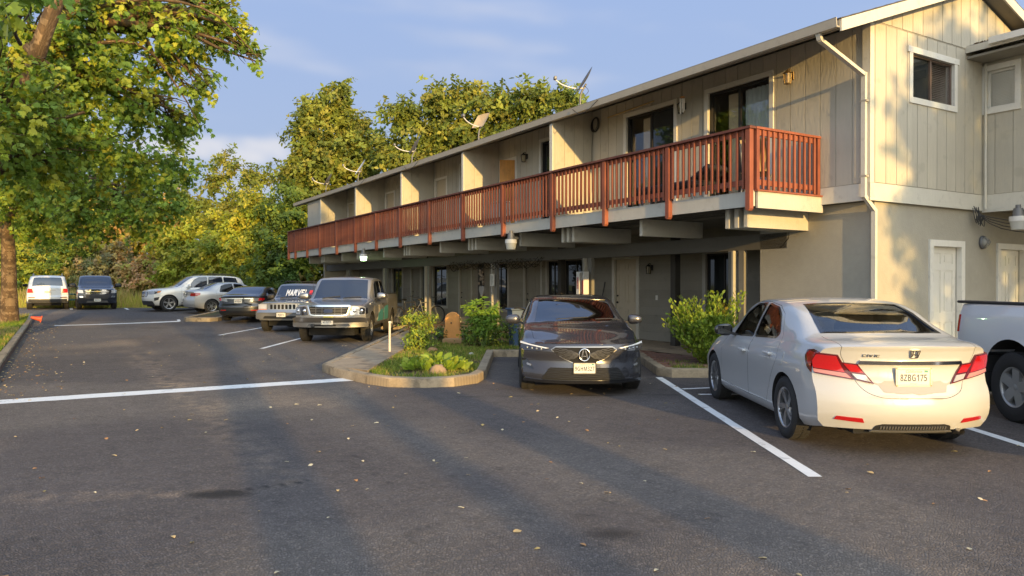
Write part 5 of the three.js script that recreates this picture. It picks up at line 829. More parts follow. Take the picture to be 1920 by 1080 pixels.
// ---------------------------------------------------------------- old silver pickup
{
  const S = {
    name: 'pickup_truck', label: 'worn silver pickup with teal patches on its door, facing the camera', paint: carPaint([0.285, 0.28, 0.265], 0.45, 0.42),
    form: {
      stations: 50, L: 5.72, top: [[0, 1.02], [0.08, 1.04], [0.5, 1.09], [1.1, 1.14], [1.28, 1.17], [1.6, 1.42], [1.98, 1.74], [2.3, 1.81], [2.7, 1.82], [3.3, 1.80], [3.55, 1.76], [3.66, 1.55], [3.70, 1.30], [3.74, 1.295], [5.6, 1.295], [5.72, 1.29]],
      sh: [[0, 0.98], [0.4, 1.03], [1.2, 1.09], [3.6, 1.11], [3.7, 1.22], [3.76, 1.28], [5.72, 1.275]], bot: [[0, 0.42], [0.5, 0.40], [5.2, 0.44], [5.72, 0.52]],
      hw: [[0, 0.95], [0.3, 0.985], [1, 1.0], [5.5, 1.0], [5.72, 0.98]], plan: [[0, 0.30], [0.6, 0.12], [1.3, 0.1], [2.2, 0.04], [3, 0], [5.5, 0], [5.72, -0.03]], power: 2.6, nose: [[0.4, 0.10], [0.62, 0.09], [0.66, 0.0], [1.0, 0.03], [1.05, 0.1]], tail: [[0.4, 0], [1.3, 0]],
      side: [[0, 0.93], [0.06, 0.97], [0.2, 0.99], [0.45, 1.0], [0.75, 0.995], [0.92, 0.98], [1, 0.955]],
      cabShape: [[1, 0], [0.985, 0.04], [0.93, 0.44], [0.875, 0.76], [0.84, 0.89], [0.74, 0.955], [0.4, 0.99], [0, 1]],
    },
    wheel: { r: 0.372, w: 0.255, rim: 0.218, style: 'steel', mat: CM.steel }, axle: [0.98, 4.5], arch: 0.44, archUp: 0.03, wheelIn: 0.02, glass: CM.glass, sideGlass: CM.tint,
    windscreen: [[1.30, -0.78], [1.28, 0], [1.30, 0.78], [1.97, 0.68], [1.93, 0], [1.97, -0.68]],
    windows: [[[1.72, 1.16], [2.72, 1.16], [2.74, 1.67], [2.2, 1.66], [1.98, 1.57]], [[2.86, 1.17], [3.42, 1.18], [3.36, 1.66], [2.87, 1.67]]],
    doors: [{ poly: [[1.4, 0.50], [2.79, 0.50], [2.8, 1.72], [2.1, 1.72], [1.85, 1.56], [1.44, 1.16]], handle: [2.62, 1.0] }], handleMat: CM.plastic, handleCup: CM.plastic,
    hood: roundPoly([[0.12, 0.0], [0.16, -0.6], [0.3, -0.83], [1.2, -0.88], [1.2, 0.88], [0.3, 0.83], [0.16, 0.6]], 0.03), hoodLow: 1.0,
    cuts: [{ geo: (F) => G(new THREE.BoxGeometry(1.82, 0.6, 1.6).translate(F.L / 2 - 4.72, 1.12, 0)), mat: CM.well }, { geo: (F) => { const e = new THREE.BoxGeometry(0.02, 0.8, 3).translate(F.L / 2 - 3.715, 1.05, 0); return G(e); }, mat: CM.well }],
    mirror: [1.72, 1.19, 0.12, 1.35], mirrorMat: CM.chromeOld, armMat: CM.plastic,
  };
  const { car, F, X, patch } = makeCar(S), N = F.frontMap();
  const bump = patch('bumper', roundPoly([[-0.95, 0.44], [0.95, 0.44], [0.955, 0.66], [0.86, 0.70], [-0.86, 0.70], [-0.955, 0.66]], 0.04), N, CM.chromeOld, 0.13, car, 0.08); for (const s of [1, -1]) patch('bumper_wing', roundPoly([[0, 0.47], [0.42, 0.52], [0.42, 0.66], [0, 0.68]], 0.03), F.sideMap(s), CM.chromeOld, 0.02, car);
  patch('bumper_valance', roundPoly([[-0.55, 0.46], [0.55, 0.46], [0.5, 0.535], [-0.5, 0.535]], 0.02), N, CM.greyPlastic, 0.134, bump); patch('bumper_slot', roundPoly([[-0.2, 0.47], [0.46, 0.47], [0.44, 0.51], [-0.2, 0.51]], 0.01), N, CM.well, 0.138, bump); mesh('tow_hook', new RoundedBoxGeometry(0.1, 0.1, 0.1, 2, 0.02).translate(N(0.5, 0.5).x + 0.13, 0.48, 0.42), CM.plastic, bump);
  const gp = roundPoly([[-0.58, 1.01], [0.58, 1.01], [0.50, 0.755], [0.38, 0.735], [-0.38, 0.735], [-0.50, 0.755]], 0.04), g = patch('grille', gp, N, CM.well, 0.012); { const i2 = shrink(gp, 0.035), ring = []; for (let q = 0; q < gp.length; q++) ring.push(slab([gp[q], gp[(q + 1) % gp.length], i2[(q + 1) % gp.length], i2[q]], N, -0.005, 0.035, 0.2)); mesh('grille_surround', merge(ring), CM.chrome, g); }
  for (const y of [0.81, 0.87, 0.93]) patch('grille_bar', rectP(-0.5, 0.5, y - 0.011, y + 0.011), N, CM.greyPlastic, 0.026, g); for (const z of [-0.34, -0.17, 0.17, 0.34]) patch('grille_bar', rectP(z - 0.009, z + 0.009, 0.76, 0.99), N, CM.greyPlastic, 0.024, g);
  patch('badge', roundPoly(rectP(-0.12, 0.12, 0.825, 0.915), 0.055, 8), N, mat([0.02, 0.03, 0.08], 0.3), 0.036, g); patch('club_plate', rectP(-0.13, 0.13, 0.70, 0.765), N, mat([0.45, 0.40, 0.08], 0.5), 0.03, g);
  for (const s of [1, -1]) { const mk = (p) => (s > 0 ? p : mirror(p)); const h = patch('headlight', mk(roundPoly([[0.56, 0.76], [0.93, 0.75], [0.94, 0.96], [0.62, 0.99]], 0.03)), N, s > 0 ? CM.lampDark : CM.clearLens, 0.02); patch('turn_lamp', mk(roundPoly([[0.78, 0.78], [0.92, 0.78], [0.925, 0.94], [0.8, 0.955]], 0.03)), N, s > 0 ? CM.lampGrey : CM.lampDark, 0.026, h); patch('corner_lamp', roundPoly([[0, 0.77], [0.2, 0.80], [0.2, 0.95], [0, 0.95]], 0.02), F.sideMap(s), CM.lampDark, 0.01, h); for (const z of [0.67, 0.85]) mesh('lamp_bowl', new THREE.SphereGeometry(0.05, 16, 10).scale(0.4, 1, 1).translate(N(s * z, 0.87).x + 0.022, 0.87, s * z), CM.chrome, h); }
  plate(car, '6T76Y55', N(0, 0.58).x + 0.145, 0.585, 1, CM.chromeOld, 0.02);
  // patches of teal primer low on the doors and bed side (driver's side)
  const teal = mat([0.06, 0.27, 0.27], 0.5, { map: rep(blotchTex, 0.7) });
  for (const s of [-1, 1]) { patch('teal_patch', [[1.75, 0.52], [2.72, 0.52], [2.73, 0.86], [2.3, 0.84], [1.9, 0.74]], F.sideMap(s), teal, 0.003, car, 0.15); patch('teal_patch', [[2.9, 0.52], [3.6, 0.52], [3.62, 0.95], [3.2, 0.93], [2.9, 0.88]], F.sideMap(s), teal, 0.003, car, 0.15); patch('mud_flap', rectP(1.44, 1.47, 0.2, 0.5), F.sideMap(s), CM.plastic, 0.002); }
  mesh('bed_rail_cap', merge([1, -1].map((s) => box(X(5.68), X(3.75), 1.296, 1.31, s * 0.84, s * 0.93))), CM.plastic, car);
  for (const z of [-0.1, 0.5]) mesh('wiper', tube([F.topMap()(1.31, z).add(V(0, 0.018, 0)), F.topMap()(1.36, z - 0.25).add(V(0.01, 0.02, 0)), F.topMap()(1.39, z - 0.5).add(V(0.01, 0.02, 0))], 0.011, 5), CM.plastic, car);
  place(car, -4.92, 22.86, TOWARDS);
}
// ---------------------------------------------------------------- boxy grey off-roader with lettering on its windscreen
{
  const S = {
    name: 'off_roader', label: 'boxy pewter off-roader with white lettering across its windscreen', paint: carPaint([0.19, 0.185, 0.172], 0.4, 0.4),
    form: {
      stations: 40, L: 4.5, top: [[0, 0.98], [0.06, 1.0], [0.6, 1.04], [1.2, 1.08], [1.4, 1.11], [1.75, 1.36], [2.0, 1.56], [2.2, 1.62], [2.8, 1.64], [4.0, 1.62], [4.25, 1.56], [4.4, 1.2], [4.5, 1.05]],
      sh: [[0, 0.94], [0.5, 0.98], [1.4, 1.03], [4.2, 1.04], [4.5, 1.0]], bot: [[0, 0.4], [0.5, 0.36], [4, 0.36], [4.5, 0.44]], hw: [[0, 0.83], [0.3, 0.865], [1, 0.88], [4, 0.88], [4.5, 0.85]], plan: [[0, 0.14], [0.6, 0.08], [1.4, 0.1], [2.2, 0.03], [3, 0], [4.5, -0.08]], power: 3, nose: [[0.35, 0.0], [0.66, 0.0], [0.70, 0.05], [0.98, 0.06]], tail: [[0.4, 0], [1.2, 0.05]],
      cabShape: [[1, 0], [0.985, 0.04], [0.94, 0.44], [0.89, 0.78], [0.86, 0.89], [0.77, 0.955], [0.4, 0.99], [0, 1]],
    },
    wheel: { r: 0.36, w: 0.24, rim: 0.215, style: 'five', mat: CM.alloyDark }, axle: [0.8, 3.49], arch: 0.42, archUp: 0.02, glass: CM.glass, sideGlass: CM.tint,
    windscreen: [[1.42, -0.70], [1.40, 0], [1.42, 0.70], [1.99, 0.62], [1.97, 0], [1.99, -0.62]], windows: [[[1.85, 1.08], [2.6, 1.08], [2.6, 1.5], [2.2, 1.5], [2.05, 1.42]], [[2.7, 1.08], [3.4, 1.08], [3.4, 1.5], [2.7, 1.5]], [[3.5, 1.09], [4.1, 1.1], [4.0, 1.5], [3.5, 1.5]]],
    hood: roundPoly([[0.1, -0.72], [1.3, -0.76], [1.3, 0.76], [0.1, 0.72]], 0.04), hoodLow: 0.97, doors: [], mirror: [1.85, 1.1, 0.08, 1.2], mirrorMat: CM.plastic,
  };
  const { car, F, X, patch } = makeCar(S), N = F.frontMap();
  const b = patch('bumper', roundPoly([[-0.85, 0.44], [0.85, 0.44], [0.86, 0.70], [-0.86, 0.70]], 0.04), N, CM.greyPlastic, 0.07, car, 0.1); patch('bumper_strip', rectP(-0.8, 0.8, 0.655, 0.685), N, CM.chromeOld, 0.078, b); patch('bumper_slot', roundPoly([[-0.6, 0.46], [0.6, 0.46], [0.55, 0.54], [-0.55, 0.54]], 0.02), N, CM.well, 0.075, b);
  const g = patch('grille', roundPoly(rectP(-0.48, 0.48, 0.745, 0.94), 0.02), N, CM.chromeOld, 0.012); for (let i = 0; i < 7; i++) patch('grille_slot', roundPoly(rectP(-0.43 + i * 0.125, -0.35 + i * 0.125, 0.765, 0.92), 0.02), N, CM.well, 0.016, g);
  for (const s of [1, -1]) { const mk = (p) => (s > 0 ? p : mirror(p)); const h = patch('headlight', mk(rectP(0.53, 0.82, 0.775, 0.93)), N, CM.clearLens, 0.012); patch('turn_lamp', mk(rectP(0.53, 0.82, 0.735, 0.765)), N, CM.amber, 0.012, h); patch('side_lamp', rectP(0.0, 0.16, 0.74, 0.92), F.sideMap(s), CM.amber, 0.006, h); patch('sill_cladding', rectP(1.25, 3.05, 0.38, 0.56), F.sideMap(s), CM.greyPlastic, 0.012, car, 0.2); }
  plate(car, '7EJK018', N(0, 0.58).x + 0.085, 0.585, 1, CM.plastic);
  for (const s of [1, -1]) mesh('roof_rail', tube([V(X(2.3), 1.63, s * 0.6), V(X(2.4), 1.68, s * 0.6), V(X(3.9), 1.68, s * 0.6), V(X(4.0), 1.63, s * 0.6)], 0.018, 6), CM.plastic, car);
  for (const x of [2.6, 3.6]) mesh('roof_bar', box(X(x) - 0.025, X(x) + 0.025, 1.675, 1.695, -0.6, 0.6), CM.plastic, car);
  // white and red letters stuck on the glass, cut from sheet
  const T = F.topMap(), glyph = { M: [[0, 0], [0.22, 0], [0.22, 0.6], [0.5, 0.25], [0.78, 0.6], [0.78, 0], [1, 0], [1, 1], [0.8, 1], [0.5, 0.62], [0.2, 1], [0, 1]], A: [[0, 0], [0.24, 0], [0.32, 0.22], [0.68, 0.22], [0.76, 0], [1, 0], [0.62, 1], [0.38, 1]], R: [[0, 0], [0.24, 0], [0.24, 0.36], [0.42, 0.36], [0.72, 0], [1, 0], [0.68, 0.4], [0.92, 0.55], [0.92, 0.86], [0.72, 1], [0, 1]], V: [[0.38, 0], [0.62, 0], [1, 1], [0.74, 1], [0.5, 0.36], [0.26, 1], [0, 1]], E: [[0, 0], [0.9, 0], [0.9, 0.2], [0.26, 0.2], [0.26, 0.4], [0.75, 0.4], [0.75, 0.6], [0.26, 0.6], [0.26, 0.8], [0.9, 0.8], [0.9, 1], [0, 1]], L: [[0, 0], [0.85, 0], [0.85, 0.2], [0.26, 0.2], [0.26, 1], [0, 1]] };
  const wht = mat([0.75, 0.74, 0.72], 0.6); let z = 0.34; for (const c of 'MARVEL') { const w = c === 'L' ? 0.095 : 0.118; const poly = glyph[c].map(([a, q]) => [lerp(1.545, 1.80, q) , z - a * w]); patch('sticker_letter', poly, T, wht, 0.008, car, 0.1, 0.003); z -= w + 0.012; }
  patch('sticker_mark', rectP(1.60, 1.78, -0.56, -0.46), T, mat([0.5, 0.03, 0.04], 0.6), 0.007, car, 0.1, 0.003);
  for (const q of [-0.1, 0.5]) mesh('wiper', tube([T(1.43, q).add(V(0, 0.018, 0)), T(1.48, q - 0.3).add(V(0.01, 0.02, 0)), T(1.5, q - 0.55).add(V(0.01, 0.02, 0))], 0.01, 5), CM.plastic, car);
  mesh('antenna', tube([V(X(1.2), 1.05, -0.72), V(X(1.25), 1.95, -0.74)], 0.006, 5), CM.plastic, car);
  place(car, -7.62, 26.95, TOWARDS);
}
// ---------------------------------------------------------------- dark hatchback seen from behind
{
  const S = {
    name: 'dark_hatchback', label: 'dark fastback sedan seen from behind next to the small island', paint: carPaint([0.018, 0.019, 0.022], 0.3, 0.3),
    form: {
      stations: 40, L: 4.97, top: [[0, 0.68], [0.5, 0.8], [1.2, 0.93], [1.5, 1.0], [2.0, 1.25], [2.5, 1.41], [2.9, 1.445], [3.3, 1.42], [3.9, 1.29], [4.5, 1.12], [4.85, 1.06], [4.97, 1.03]], sh: [[0, 0.62], [1.2, 0.86], [3, 0.93], [4.4, 1.0], [4.97, 0.96]], bot: [[0, 0.2], [0.5, 0.17], [4.4, 0.2], [4.97, 0.28]],
      hw: [[0, 0.84], [0.6, 0.94], [2, 0.975], [4, 0.98], [4.6, 0.95], [4.97, 0.88]], plan: [[0, 0.4], [1.3, 0.12], [2.5, 0.02], [3.6, -0.08], [4.4, -0.13], [4.97, -0.38]], power: 2.5, nose: [[0.2, 0.05], [0.7, 0.05]], tail: [[0.25, 0.1], [0.4, 0.0], [0.62, 0.0], [0.72, 0.05], [0.98, 0.06], [1.05, 0.02]],
    },
    wheel: { r: 0.34, w: 0.25, rim: 0.24, style: 'ten', mat: CM.alloyDark }, axle: [0.9, 3.86], arch: 0.375, glass: CM.glass, sideGlass: CM.tint,
    windscreen: [[1.4, -0.7], [1.38, 0], [1.4, 0.7], [2.35, 0.58], [2.33, 0], [2.35, -0.58]], backlight: [[3.25, -0.56], [3.22, 0], [3.25, 0.56], [4.5, 0.68], [4.58, 0.3], [4.6, 0], [4.58, -0.3], [4.5, -0.68]],
    windows: [[[1.9, 0.97], [2.75, 0.98], [2.75, 1.34], [2.3, 1.27]], [[2.85, 0.985], [3.65, 1.01], [4.05, 1.06], [3.7, 1.22], [2.86, 1.345]]], doors: [], boot: roundPoly([[-0.66, 1.2], [-0.6, 0.72], [0.6, 0.72], [0.66, 1.2]], 0.06), bootName: 'tailgate', mirror: [1.95, 0.97, 0.08, 1],
  };
  const { car, F, patch } = makeCar(S), R = F.rearMap();
  patch('chrome_bar', rectP(-0.56, 0.56, 0.915, 0.945), R, CM.chrome, 0.02); plate(car, '8CFR214', R(0, 0.82).x - 0.012, 0.825, -1);
  for (const s of [1, -1]) { const mk = (p) => (s > 0 ? p : mirror(p)); const t = patch('tail_light', mk(roundPoly([[0.44, 0.80], [0.82, 0.84], [0.87, 0.96], [0.50, 0.955]], 0.03)), R, CM.lampGrey, 0.012); patch('tail_lens', mk(roundPoly([[0.74, 0.84], [0.83, 0.85], [0.87, 0.955], [0.76, 0.95]], 0.02)), R, CM.redLens, 0.018, t); patch('tail_light_wing', roundPoly([[4.97, 0.83], [4.72, 0.88], [4.66, 0.95], [4.97, 0.955]], 0.02), F.sideMap(s), CM.redLens, 0.01, t); patch('reflector', mk(rectP(0.5, 0.76, 0.44, 0.475)), R, CM.redLens, 0.006); }
  patch('lower_valance', roundPoly([[-0.8, 0.27], [0.8, 0.27], [0.74, 0.36], [-0.74, 0.36]], 0.02), R, CM.plastic, 0.008);
  place(car, -11.05, 32.55, AWAY);
}
// ---------------------------------------------------------------- silver saloon side-on
const DIAG = 0.873;                                                       // heading of the far diagonal stalls, from straight ahead towards the right
{
  const S = {
    name: 'silver_saloon', label: 'silver saloon with red tail lamp, side-on behind the small island', paint: carPaint([0.50, 0.49, 0.47], 0.5, 0.35),
    form: {
      stations: 40, L: 4.54, top: [[0, 0.66], [0.1, 0.72], [0.6, 0.86], [1.05, 0.97], [1.2, 1.03], [1.7, 1.29], [2.1, 1.43], [2.6, 1.465], [3.1, 1.43], [3.5, 1.28], [3.85, 1.13], [4.0, 1.11], [4.4, 1.09], [4.54, 1.03]], sh: [[0, 0.62], [0.5, 0.78], [1.1, 0.9], [3, 0.97], [4.2, 1.0], [4.54, 0.96]], bot: [[0, 0.22], [0.5, 0.19], [4, 0.2], [4.54, 0.28]],
      hw: [[0, 0.79], [0.4, 0.86], [1, 0.88], [3.6, 0.88], [4.54, 0.81]], plan: [[0, 0.38], [0.8, 0.14], [1.5, 0.08], [2.6, 0], [3.5, -0.08], [4.54, -0.26]], power: 2.5, nose: [[0.2, 0.06], [0.7, 0.04]], tail: [[0.25, 0.08], [0.45, 0], [0.62, 0], [0.8, 0.05], [1.03, 0.03]],
    },
    wheel: { r: 0.317, w: 0.2, rim: 0.22, style: 'ten', mat: CM.alloy }, axle: [0.95, 3.55], arch: 0.352, glass: CM.glass, sideGlass: CM.tint,
    windscreen: [[1.18, -0.64], [1.95, -0.55], [1.95, 0.55], [1.18, 0.64]], backlight: [[3.2, -0.52], [3.2, 0.52], [3.86, 0.6], [3.86, -0.6]],
    windows: [[[1.65, 0.97], [2.4, 0.98], [2.46, 1.37], [2.1, 1.34]], [[2.5, 0.985], [3.2, 1.0], [3.1, 1.26], [2.9, 1.34], [2.56, 1.37]]], doors: [{ poly: [[1.3, 0.32], [2.44, 0.3], [2.5, 1.4], [2.1, 1.385], [1.5, 1.0]], handle: [2.28, 0.82] }, { poly: [[2.445, 0.3], [3.1, 0.32], [3.3, 0.7], [3.35, 1.02], [3.0, 1.35], [2.505, 1.4]], handle: [3.15, 0.85] }], mirror: [1.65, 0.97, 0.08, 1],
  };
  const { car, F, patch } = makeCar(S), R = F.rearMap();
  for (const s of [1, -1]) { const mk = (p) => (s > 0 ? p : mirror(p)); const t = patch('tail_light', mk(roundPoly([[0.5, 0.80], [0.8, 0.79], [0.81, 0.95], [0.56, 0.94]], 0.03)), R, CM.redLens, 0.012); patch('tail_light_wing', roundPoly([[4.54, 0.79], [4.28, 0.85], [4.24, 0.95], [4.54, 0.955]], 0.03), F.sideMap(s), CM.redLens, 0.01, t); }
  patch('chrome_bar', rectP(-0.35, 0.35, 0.9, 0.93), R, CM.chrome, 0.012); plate(car, '5LWX902', R(0, 0.78).x - 0.012, 0.79, -1);
  const dx = Math.sin(DIAG), dz = Math.cos(DIAG); place(car, -15.47 + dx * 2.27, 35.24 + dz * 2.27, AWAY - DIAG); car.position.y = rise(36.2);
}
// ---------------------------------------------------------------- white off-road wagon side-on, nose to the left
{
  const S = {
    name: 'white_suv', label: 'white sport utility wagon side-on, nose towards the grass, behind silver saloon', paint: carPaint([0.66, 0.65, 0.61], 0.2, 0.35),
    form: {
      stations: 40, L: 5.03, top: [[0, 0.98], [0.06, 1.01], [0.5, 1.1], [1.15, 1.17], [1.35, 1.22], [1.8, 1.5], [2.2, 1.72], [2.6, 1.775], [3.6, 1.775], [4.3, 1.73], [4.6, 1.62], [4.85, 1.28], [5.03, 1.1]], sh: [[0, 0.9], [0.5, 1.02], [1.3, 1.11], [3.5, 1.15], [4.6, 1.18], [5.03, 1.05]], bot: [[0, 0.3], [0.5, 0.26], [4.4, 0.28], [5.03, 0.4]],
      hw: [[0, 0.88], [0.4, 0.97], [1, 1.0], [4.2, 1.0], [5.03, 0.92]], plan: [[0, 0.4], [0.8, 0.14], [1.5, 0.1], [2.6, 0], [4, -0.06], [5.03, -0.22]], power: 2.6, nose: [[0.3, 0.08], [0.6, 0.0], [1, 0.05]], tail: [[0.3, 0], [1.2, 0]],
      cabShape: [[1, 0], [0.985, 0.04], [0.93, 0.44], [0.87, 0.76], [0.83, 0.89], [0.73, 0.955], [0.4, 0.99], [0, 1]],
    },
    wheel: { r: 0.382, w: 0.25, rim: 0.27, style: 'dark', mat: CM.alloy }, axle: [0.95, 3.81], arch: 0.43, archUp: 0.01, glass: CM.glass, sideGlass: CM.glass,
    windscreen: [[1.32, -0.76], [2.15, -0.66], [2.15, 0.66], [1.32, 0.76]], backlight: [[4.45, -0.6], [4.45, 0.6], [4.8, 0.66], [4.8, -0.66]],
    windows: [[[1.85, 1.17], [2.75, 1.18], [2.8, 1.66], [2.4, 1.65], [2.15, 1.53]], [[2.88, 1.18], [3.6, 1.19], [3.55, 1.67], [2.9, 1.665]], [[3.7, 1.2], [4.45, 1.23], [4.3, 1.62], [3.66, 1.665]]], doors: [{ poly: [[1.5, 0.42], [2.8, 0.42], [2.84, 1.71], [2.35, 1.7], [1.95, 1.46], [1.55, 1.15]], handle: [2.62, 1.02] }, { poly: [[2.81, 0.42], [3.3, 0.42], [3.5, 0.8], [3.65, 1.18], [3.6, 1.71], [2.845, 1.71]], handle: [3.46, 1.04] }], mirror: [1.85, 1.17, 0.1, 1.2],
  };
  const { car, F, X, patch } = makeCar(S), N = F.frontMap();
  const g = patch('grille', roundPoly([[-0.5, 0.7], [0.5, 0.7], [0.55, 0.95], [-0.55, 0.95]], 0.06), N, CM.lampDark, 0.012); for (const y of [0.77, 0.83, 0.89]) patch('grille_bar', rectP(-0.5, 0.5, y - 0.012, y + 0.012), N, CM.chrome, 0.02, g);
  patch('front_apron', roundPoly([[-0.85, 0.3], [0.85, 0.3], [0.8, 0.5], [-0.8, 0.5]], 0.04), N, CM.plastic, 0.01);
  for (const s of [1, -1]) { const mk = (p) => (s > 0 ? p : mirror(p)); const h = patch('headlight', mk(roundPoly([[0.56, 0.82], [0.87, 0.83], [0.88, 0.98], [0.58, 0.95]], 0.03)), N, CM.lampGrey, 0.012); patch('headlight_wing', roundPoly([[0, 0.83], [0.3, 0.92], [0.42, 1.01], [0, 0.985]], 0.02), F.sideMap(s), CM.lampDark, 0.008, h); patch('side_marker', roundPoly([[0.16, 0.89], [0.32, 0.93], [0.38, 0.99], [0.2, 0.97]], 0.01), F.sideMap(s), CM.amber, 0.012, h); patch('fog_lamp', roundPoly([[0, 0.5], [0.2, 0.56], [0.26, 0.7], [0, 0.66]], 0.03), F.sideMap(s), CM.plastic, 0.01); patch('sill_cladding', rectP(1.42, 3.3, 0.28, 0.42), F.sideMap(s), CM.plastic, 0.01, car, 0.2); patch('arch_cladding', rectP(4.3, 4.98, 0.33, 0.5), F.sideMap(s), CM.plastic, 0.01, car, 0.2); patch('tail_light', roundPoly([[4.75, 0.98], [5.0, 0.98], [5.0, 1.12], [4.72, 1.14]], 0.02), F.sideMap(s), CM.redLens, 0.01); mesh('roof_rail', tube([V(X(2.5), 1.76, s * 0.66), V(X(2.6), 1.815, s * 0.66), V(X(4.2), 1.8, s * 0.66), V(X(4.35), 1.74, s * 0.66)], 0.018, 6), CM.plastic, car); }
  const dx = Math.sin(DIAG), dz = Math.cos(DIAG); place(car, -18.13 + dx * 2.515, 36.65 + dz * 2.515, AWAY - DIAG + Math.PI); car.position.y = rise(37.6);
}
// ---------------------------------------------------------------- dark blue crew pickup facing the camera, far end
{
  const S = {
    name: 'dark_pickup', label: 'dark blue pickup facing the camera at the far end of the lot', paint: carPaint([0.022, 0.027, 0.040], 0.4, 0.3),
    form: {
      stations: 36, L: 5.4, top: [[0, 1.04], [0.06, 1.07], [0.6, 1.13], [1.15, 1.17], [1.35, 1.22], [1.8, 1.52], [2.15, 1.72], [2.5, 1.785], [3.4, 1.78], [3.75, 1.7], [3.9, 1.3], [5.4, 1.28]], sh: [[0, 0.98], [0.5, 1.06], [1.3, 1.12], [3.8, 1.14], [3.95, 1.25], [5.4, 1.24]], bot: [[0, 0.32], [0.5, 0.34], [5.4, 0.45]],
      hw: [[0, 0.89], [0.4, 0.93], [1, 0.943], [5.4, 0.94]], plan: [[0, 0.22], [0.8, 0.1], [1.5, 0.08], [2.6, 0], [5.4, 0]], power: 2.6, nose: [[0.3, 0.08], [0.6, 0.0], [1.07, 0.04]], tail: [[0.3, 0], [1.2, 0]], cabShape: [[1, 0], [0.985, 0.04], [0.93, 0.44], [0.87, 0.76], [0.83, 0.89], [0.73, 0.955], [0.4, 0.99], [0, 1]],
    },
    wheel: { r: 0.38, w: 0.25, rim: 0.23, style: 'five', mat: CM.alloyDark }, axle: [0.95, 4.2], arch: 0.44, glass: CM.glass, windscreen: [[1.32, -0.7], [2.1, -0.62], [2.1, 0.62], [1.32, 0.7]], windows: [[[1.85, 1.18], [2.7, 1.18], [2.7, 1.66], [2.1, 1.58]], [[2.8, 1.18], [3.5, 1.18], [3.45, 1.66], [2.8, 1.66]]], doors: [], mirror: [1.85, 1.18, 0.12, 1.4], hood: roundPoly([[0.15, -0.7], [1.2, -0.76], [1.2, 0.76], [0.15, 0.7]], 0.06), hoodLow: 1.03, mirrorMat: CM.plastic,
  };
  const { car, F, patch } = makeCar(S), N = F.frontMap();
  const g = patch('grille', roundPoly([[-0.55, 0.84], [0.55, 0.84], [0.6, 1.0], [-0.6, 1.0]], 0.03), N, CM.gloss, 0.014); patch('grille_bar', roundPoly([[-0.52, 0.9], [0.52, 0.9], [0.52, 0.95], [-0.52, 0.95]], 0.01), N, CM.chromeOld, 0.024, g); patch('grille_bar', rectP(-0.56, 0.56, 0.985, 1.005), N, CM.chrome, 0.022, g); patch('grille_bar', rectP(-0.52, 0.52, 0.835, 0.85), N, CM.chrome, 0.022, g);
  patch('badge', [[-0.13, 0.912], [-0.04, 0.912], [-0.035, 0.895], [0.035, 0.895], [0.04, 0.912], [0.13, 0.912], [0.14, 0.945], [0.045, 0.945], [0.04, 0.962], [-0.04, 0.962], [-0.045, 0.945], [-0.14, 0.945]], N, mat([0.75, 0.5, 0.14], 0.3, { metalness: 0.6 }), 0.034, g);
  patch('lower_grille', roundPoly([[-0.45, 0.52], [0.45, 0.52], [0.55, 0.76], [-0.55, 0.76]], 0.04), N, CM.plastic, 0.012); patch('skid_plate', roundPoly([[-0.5, 0.36], [0.5, 0.36], [0.45, 0.46], [-0.45, 0.46]], 0.02), N, CM.greyPlastic, 0.02);
  for (const s of [1, -1]) { const mk = (p) => (s > 0 ? p : mirror(p)); patch('headlight', mk(roundPoly([[0.62, 0.84], [0.86, 0.86], [0.88, 1.02], [0.64, 1.0]], 0.03)), N, CM.clearLens, 0.02); const f = patch('fog_light', mk(roundPoly([[0.58, 0.6], [0.82, 0.6], [0.84, 0.73], [0.6, 0.74]], 0.03)), N, CM.plastic, 0.012); patch('fog_ring', mk(roundPoly([[0.62, 0.62], [0.78, 0.62], [0.8, 0.7], [0.64, 0.7]], 0.03)), N, CM.chrome, 0.018, f); }
  plate(car, '28917G2', N(0, 0.5).x + 0.03, 0.49, 1, CM.plastic); place(car, -22.65, 40.55, TOWARDS + 0.548); car.position.y = rise(39);
}
